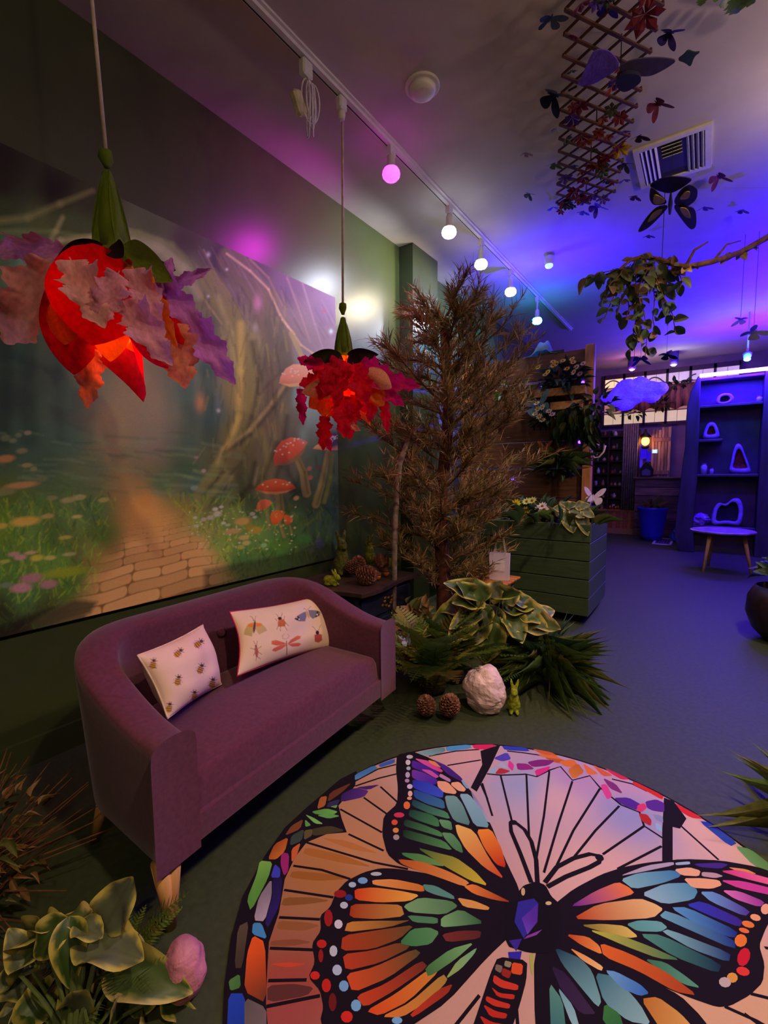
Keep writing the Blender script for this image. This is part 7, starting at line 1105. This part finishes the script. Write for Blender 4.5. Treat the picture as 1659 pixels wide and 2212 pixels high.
for px, py, c, lb in ((1365, 800, (1, .25, .75), 'slim ceiling spot with a pink glow, left of the pair at the far end'), (1455, 790, (.95, .9, 1), 'slim ceiling spot with a white glow, right of the pair at the far end')):
    p = aty(px, py, 11.3); t = thing('cylinder_spot', lb, 'lamp', p, 'cylinder spots at the far end'); b = MB(); b.lathe([(.05, .02), (.075, .02), (.085, .10), (.085, HC - p.z)], p, 18); b.build('housing', M('violet_housing', (90, 60, 150), rough=.5), t, smooth=True); b = MB(); b.blob(p + Vector((0, 0, .02)), (.05, .05, .03), 14, 8); b.build('bulb', M('spot_%d' % px, (255, 255, 255), emit=c, es=14), t, smooth=True); lamp('cylinder_spot_light', p - Vector((0, .05, .06)), c, 7, .05)
for px, py, yy, c, lb in ((1614, 776, 9.2, (.05, .7, 1), 'cyan lamp above the glowing tube of the tall shelf'), (1186, 574, 5.2, (.1, .2, 1), 'small blue ceiling lamp right of the track')):
    p = aty(px, py, yy) if px > 1500 else atz(px, py, HC - .12); t = thing('blue_spot', lb, 'lamp', p); b = MB(); b.lathe([(.035, .0), (.05, .03), (.06, .09), (.03, .11)], p, 16); b.tube([p + Vector((0, 0, .1)), (p.x, p.y, HC)], .012, 6); b.build('housing', m_white, t, smooth=True); b = MB(); b.blob(p, (.045, .045, .03), 14, 8); b.build('bulb', M('cyan_bulb_%d' % px, (255, 255, 255), emit=c, es=16 if px > 1500 else 4), t, smooth=True)
    if px > 1500: lamp('cyan_spot_light', p - Vector((0, .1, .05)), c, 10, .05)
# ------------------------------------------------------------------ tall live-edge shelf with geodes and a light tube
SY, SD = 9.90, .42; sy = lambda px, py: aty(px, py, SY); m_slab = M('dark_live_edge_wood', (52, 40, 60), rough=.5, var=.25, scale=3, stretch=(3, 3, .6), bump=.2, bscale=12)
sh = thing('live_edge_shelf', 'tall shelf of dark live-edge slabs lit blue with geodes', 'shelf', (.3, SY + SD / 2, 0))
pts = [sy(*q) for q in ((1508, 812), (1492, 845), (1484, 880), (1481, 920), (1480, 965), (1474, 1005), (1469, 1050), (1463, 1090), (1459, 1130), (1456, 1160), (1466, 1185))]; inner = [sy(*q) for q in ((1500, 1185), (1497, 1140), (1500, 1090), (1506, 1040), (1509, 960), (1512, 880), (1514, 815))]
poly = [(p.x, max(p.z, .0)) for p in pts] + [(p.x, max(p.z, .0)) for p in inner]; poly[10] = (poly[10][0], 0); poly[11] = (poly[11][0], 0)
b = MB(); b.plate(poly, (0, SY, 0), (1, 0, 0), (0, 0, 1), (0, 1, 0), SD); b.build('side_slab', m_slab, sh, bevel=.012)
xr0 = sy(1648, 900).x; xL = sy(1503, 900).x; b = MB(); b.plate([(xr0, 0), (xr0 + .34, 0), (xr0 + .30, 1.2), (xr0 + .26, 2.3), (xr0 + .20, 3.12), (xr0, 3.12)], (0, SY, 0), (1, 0, 0), (0, 0, 1), (0, 1, 0), SD); b.build('side_slab', m_slab, sh, bevel=.012)
ztop = sy(1560, 812).z; S1, S2, S3 = sy(1560, 872).z, sy(1560, 1024).z, sy(1560, 1138).z; SH = sy(1540, 948).z
for z, xa, xb in ((ztop, xL - .02, xr0), (S1, xL, xr0), (S2, xL - .05, xr0), (S3, xL - .06, xr0), (SH, xL - .02, sy(1562, 948).x)): b = MB(); b.rbox(((xa + xb) / 2, SY + SD / 2 + .02, z - .025), (xb - xa, SD - .05, .05), .01); b.build('shelf_board', m_slab, sh)
b = MB(); b.box(((xL + xr0) / 2 - .02, SY + SD - .01, 1.6), (xr0 - xL + .04, .02, 3.05)); b.build('back_panel', M('shelf_back', (70, 50, 84), rough=.7, var=.2, scale=3), sh)
b = MB(); b.tube([LED_TUBE[0], LED_TUBE[1]], .030, 12); t = b.build('light_tube', M('violet_tube', (255, 255, 255), emit=(.95, .28, 1), es=11), None, smooth=True); tag(t, 'glowing violet light tube along the top of the tall shelf', 'light tube')
m_rim = M('geode_rim', (150, 110, 220), rough=.6, var=.2, scale=12, bump=.4); m_red, m_dk = M('geode_red_crystal', (120, 24, 40), rough=.3, var=.4, scale=40, bump=1, bscale=90, dist=.02), M('geode_dark_crystal', (26, 18, 44), rough=.25, var=.5, scale=40, bump=1, bscale=90, dist=.02)
def geode(label, pxs, z, hole, mat, yy=SY + .14, dpt=.12):
    P = [aty(x, y, yy) for x, y in pxs]; mn = min(p.z for p in P); dz = z + .002 - mn; P2 = smooth_poly([(p.x, p.z + dz) for p in P], 2); cx_, cz_ = sum(p[0] for p in P2) / len(P2), sum(p[1] for p in P2) / len(P2)
    zc_ = min(p[1] for p in P2); P2 = [(x, q - zc_ + z + .002) for x, q in P2]; cz_ += z + .002 - zc_
    t = thing('geode', label, 'geode', (cx_, yy, z), 'geodes on the tall shelf'); n = len(P2); H2 = [(cx_ + (x - cx_) * hole, cz_ + (q - cz_) * hole) for x, q in P2]; b = MB(); V = Vector
    vs = [V((x, yy, q)) for x, q in P2] + [V((x, yy - .03, q)) for x, q in [(cx_ + (x - cx_) * (hole * .5 + .5), cz_ + (q - cz_) * (hole * .5 + .5)) for x, q in P2]] + [V((x, yy - .01, q)) for x, q in H2] + [V((cx_ + (x - cx_) * .85, yy + dpt, cz_ + (q - cz_) * .85)) for x, q in P2]
    fs = [(r * n + k, r * n + (k + 1) % n, (r + 1) * n + (k + 1) % n, (r + 1) * n + k) for r in range(2) for k in range(n)] + [(k, 3 * n + k, 3 * n + (k + 1) % n, (k + 1) % n) for k in range(n)] + [tuple(range(3 * n, 4 * n))]; b.add(vs, fs); b.build('rim', m_rim, t, smooth=True)
    b = MB(); vs = [V((x, yy - .01, q)) for x, q in H2] + [V((cx_ + (x - cx_) * hole * .6, yy + .05, cz_ + (q - cz_) * hole * .6)) for x, q in P2]; b.add(vs, [(k, (k + 1) % n, n + (k + 1) % n, n + k) for k in range(n)] + [tuple(range(n, 2 * n))]); b.build('crystals', mat, t)
geode('flat oval ring geode on the top shelf', [(1546, 864), (1549, 848), (1562, 841), (1580, 841), (1588, 852), (1578, 862), (1560, 866)], S1, .58, m_dk)
geode('arch-shaped geode with dark hollow on the short left shelf', [(1516, 948), (1522, 925), (1530, 910), (1544, 909), (1552, 925), (1556, 944)], SH, .52, m_red)
geode('tall pointed geode with a deep red hollow', [(1573, 1012), (1580, 985), (1585, 960), (1592, 946), (1602, 948), (1612, 975), (1622, 1000), (1624, 1012)], S2, .66, m_red)
geode('broad tooth-shaped geode with black hollow on the bottom shelf', [(1534, 1127), (1540, 1090), (1552, 1074), (1568, 1080), (1584, 1065), (1600, 1066), (1608, 1090), (1602, 1128), (1570, 1122)], S3, .70, m_dk)
p = aty(1514, 1118, SY + .10); b = MB(); b.blob((p.x, SY + .14, S3 + .10), (.13, .10, .11), 12, 8, .6, 3, 9); [setattr(v, 'z', max(v.z, S3 + .002)) for v in b.v]; tag(b.build('amethyst', M('amethyst', (130, 80, 190), rough=.25, var=.3), None), 'lumpy amethyst cluster at the left of the bottom shelf', 'crystal')
for px, h, r, lb in ((1521, .20, .05, 'clear jar on the middle shelf left of the red geode'), (1538, .11, .03, 'small clear glass beside the jar on the middle shelf'), (1632, .10, .04, 'little pale dish on the top shelf right')):
    z = S1 if px == 1632 else S2; p = aty(px, 1000, SY + .12); t = thing('glass_jar', lb, 'jar', (p.x, SY + .12, z)); b = MB(); b.lathe([(r, .002), (r, h * .7), (r * .7, h * .8), (r * .7, h * .86), (0, h * .86)], (p.x, SY + .12, z), 14); b.build('jar', M('lilac_clear_glass', (170, 150, 220), rough=.1, var=.05), t, smooth=True); b = MB(); b.lathe([(r * .75, h * .86), (r * .75, h), (0, h)], (p.x, SY + .12, z), 14); b.build('lid', M('jar_lid', (120, 60, 110), rough=.3), t)
p = atz(1556, 1232, 0); t = thing('round_stool', 'round three-legged wooden stool in front of the tall shelf', 'stool', (p.x, p.y, 0)); zs_ = .60; b = MB(); b.lathe([(.0, -.03), (.38, -.03), (.40, -.015), (.40, 0), (.38, .01), (0, .01)], (p.x, p.y, zs_), 36); b.build('seat', M('purple_marbled_seat', (150, 116, 150), rough=.4, var=.3, scale=8), t, smooth=False)
for k in range(3): a = -2.2 + 2 * PI * k / 3; b = MB(); b.tube([(p.x + .36 * math.cos(a), p.y + .36 * math.sin(a), 0), (p.x + .25 * math.cos(a), p.y + .25 * math.sin(a), zs_ - .03)], [.018, .028], 10); b.build('leg', m_leg, t, smooth=True)
# odds and ends by the planter's right side
p = aty(1292, 985, 5.62); t = thing('antler_hook', 'pale curved antler hook on the edge of the screen post', 'hook', p); b = MB(); b.tube([aty(x, y, 5.5) for x, y in ((1273, 962), (1276, 978), (1284, 989), (1294, 988), (1304, 976), (1308, 962))], .010, 8); b.tube([aty(x, y, 5.5) for x, y in ((1290, 983), (1284, 970), (1288, 958), (1294, 962))], .008, 8); b.tube([aty(1286, 989, 5.5), aty(1276, 989, 5.59)], .01, 6); b.build('prongs', M('bone', (216, 180, 190), rough=.5), t, smooth=True)
p = aty(1281, 1075, 5.5); b = butterfly_mb(p, Matrix.Rotation(1.4, 3, 'X') @ Matrix.Rotation(.5, 3, 'Y'), .13, .4); tag(b.build('silk_butterfly', M('white_lilac_silk', (224, 200, 226), rough=.6, var=.1), None, origin=p), 'white butterfly at the screen post above the planter hosta', 'butterfly')
p = atz(1296, 1286, 0); t = thing('stake_sign', 'little purple card on a thin metal stake beside the planter', 'sign', p); b = MB(); b.tube([p, p + Vector((-.02, 0, .36))], .004, 6); b.box(p + Vector((.01, 0, .004)), (.06, .06, .008)); b.build('stake', m_black, t); b = MB(); b.box(p + Vector((0, 0, .40)), (.085, .006, .065), Matrix.Rotation(.3, 3, 'X')); b.build('card', M('purple_card', (170, 90, 206), rough=.6), t)
p = aty(1170, 742, 6.0); t = thing('gauze_drape', 'pale gauze heaped in peaks on top of the plank screen', 'fabric', (p.x, 5.66, zt)); b = MB(); vs = []; n_ = 24
for k in range(n_ + 1):
    x = aty(1135 + 70 * k / n_, 750, 5.64).x; h = (.16 * math.exp(-((k - 10) / 4) ** 2) + .15 * math.exp(-((k - 16) / 3) ** 2)) + .01
    for q in range(5): vs.append(Vector((x, 5.60 + .05 * q * (1 - h), zt - .03 + h * math.sin(PI * (q + .5) / 5))))
b.add(vs, [(k * 5 + q, (k + 1) * 5 + q, (k + 1) * 5 + q + 1, k * 5 + q + 1) for k in range(n_) for q in range(4)]); o = b.build('folds', M('cyan_gauze', (150, 200, 226), rough=.7, transl=.4), t, smooth=True); o.modifiers.new('solid', 'SOLIDIFY').thickness = .004
for px, py, yy, sz, c, nm, cat, lb in ((1628, 716, 6.2, .14, (200, 190, 236), 'dragonfly_ornament', 'ornament', 'white dragonfly ornament hanging before the blue ceiling at right'), (1600, 690, 6.2, .08, (190, 180, 236), 'dragonfly_ornament', 'ornament', 'smaller pale ornament hanging beyond the vine at right'), (1384, 775, 9.0, .16, (24, 20, 60), 'hanging_butterfly', 'butterfly', 'dark blue paper butterfly hanging above the cloud lamp'), (1440, 765, 9.0, .15, (24, 20, 56), 'hanging_butterfly', 'butterfly', 'dark paper butterfly hanging between the two cylinder spots')):
    p = aty(px, py, yy); t = thing(nm, lb, cat, p); b = butterfly_mb(p, Matrix.Rotation(PI - .4, 3, 'X') @ Matrix.Rotation(px * .37, 3, 'Z'), sz, .35); b.build('wings', M('paper_%d' % px, c, rough=.6, var=.1), t); b = MB(); b.tube([p, (p.x, p.y, HC)], .002, 5); b.build('thread', m_black, t)
# housings for the added blue uplights; those on posts stand out of view
for k, (loc, pw) in enumerate(UPL):
    L_ = Vector(loc); b = MB()
    if k == 0: b.box((L_.x, 5.625, zscreen + .015), (.30, .022, .03))
    else: b.lathe([(.16, 0), (.16, .02), (.02, .04), (.018, L_.z - .14), (.06, L_.z - .10), (.07, L_.z - .04)], (L_.x, L_.y, 0), 16)
    tag(b.build('uplight', m_black, None), ['thin black uplight bar added on top of the plank screen', 'added unseen black floor uplight on a post, nearest at the right side of the shop', 'added unseen black floor uplight on a post, middle one at the right side', 'added unseen black floor uplight on a post next to the tall shelf'][k], 'lamp')
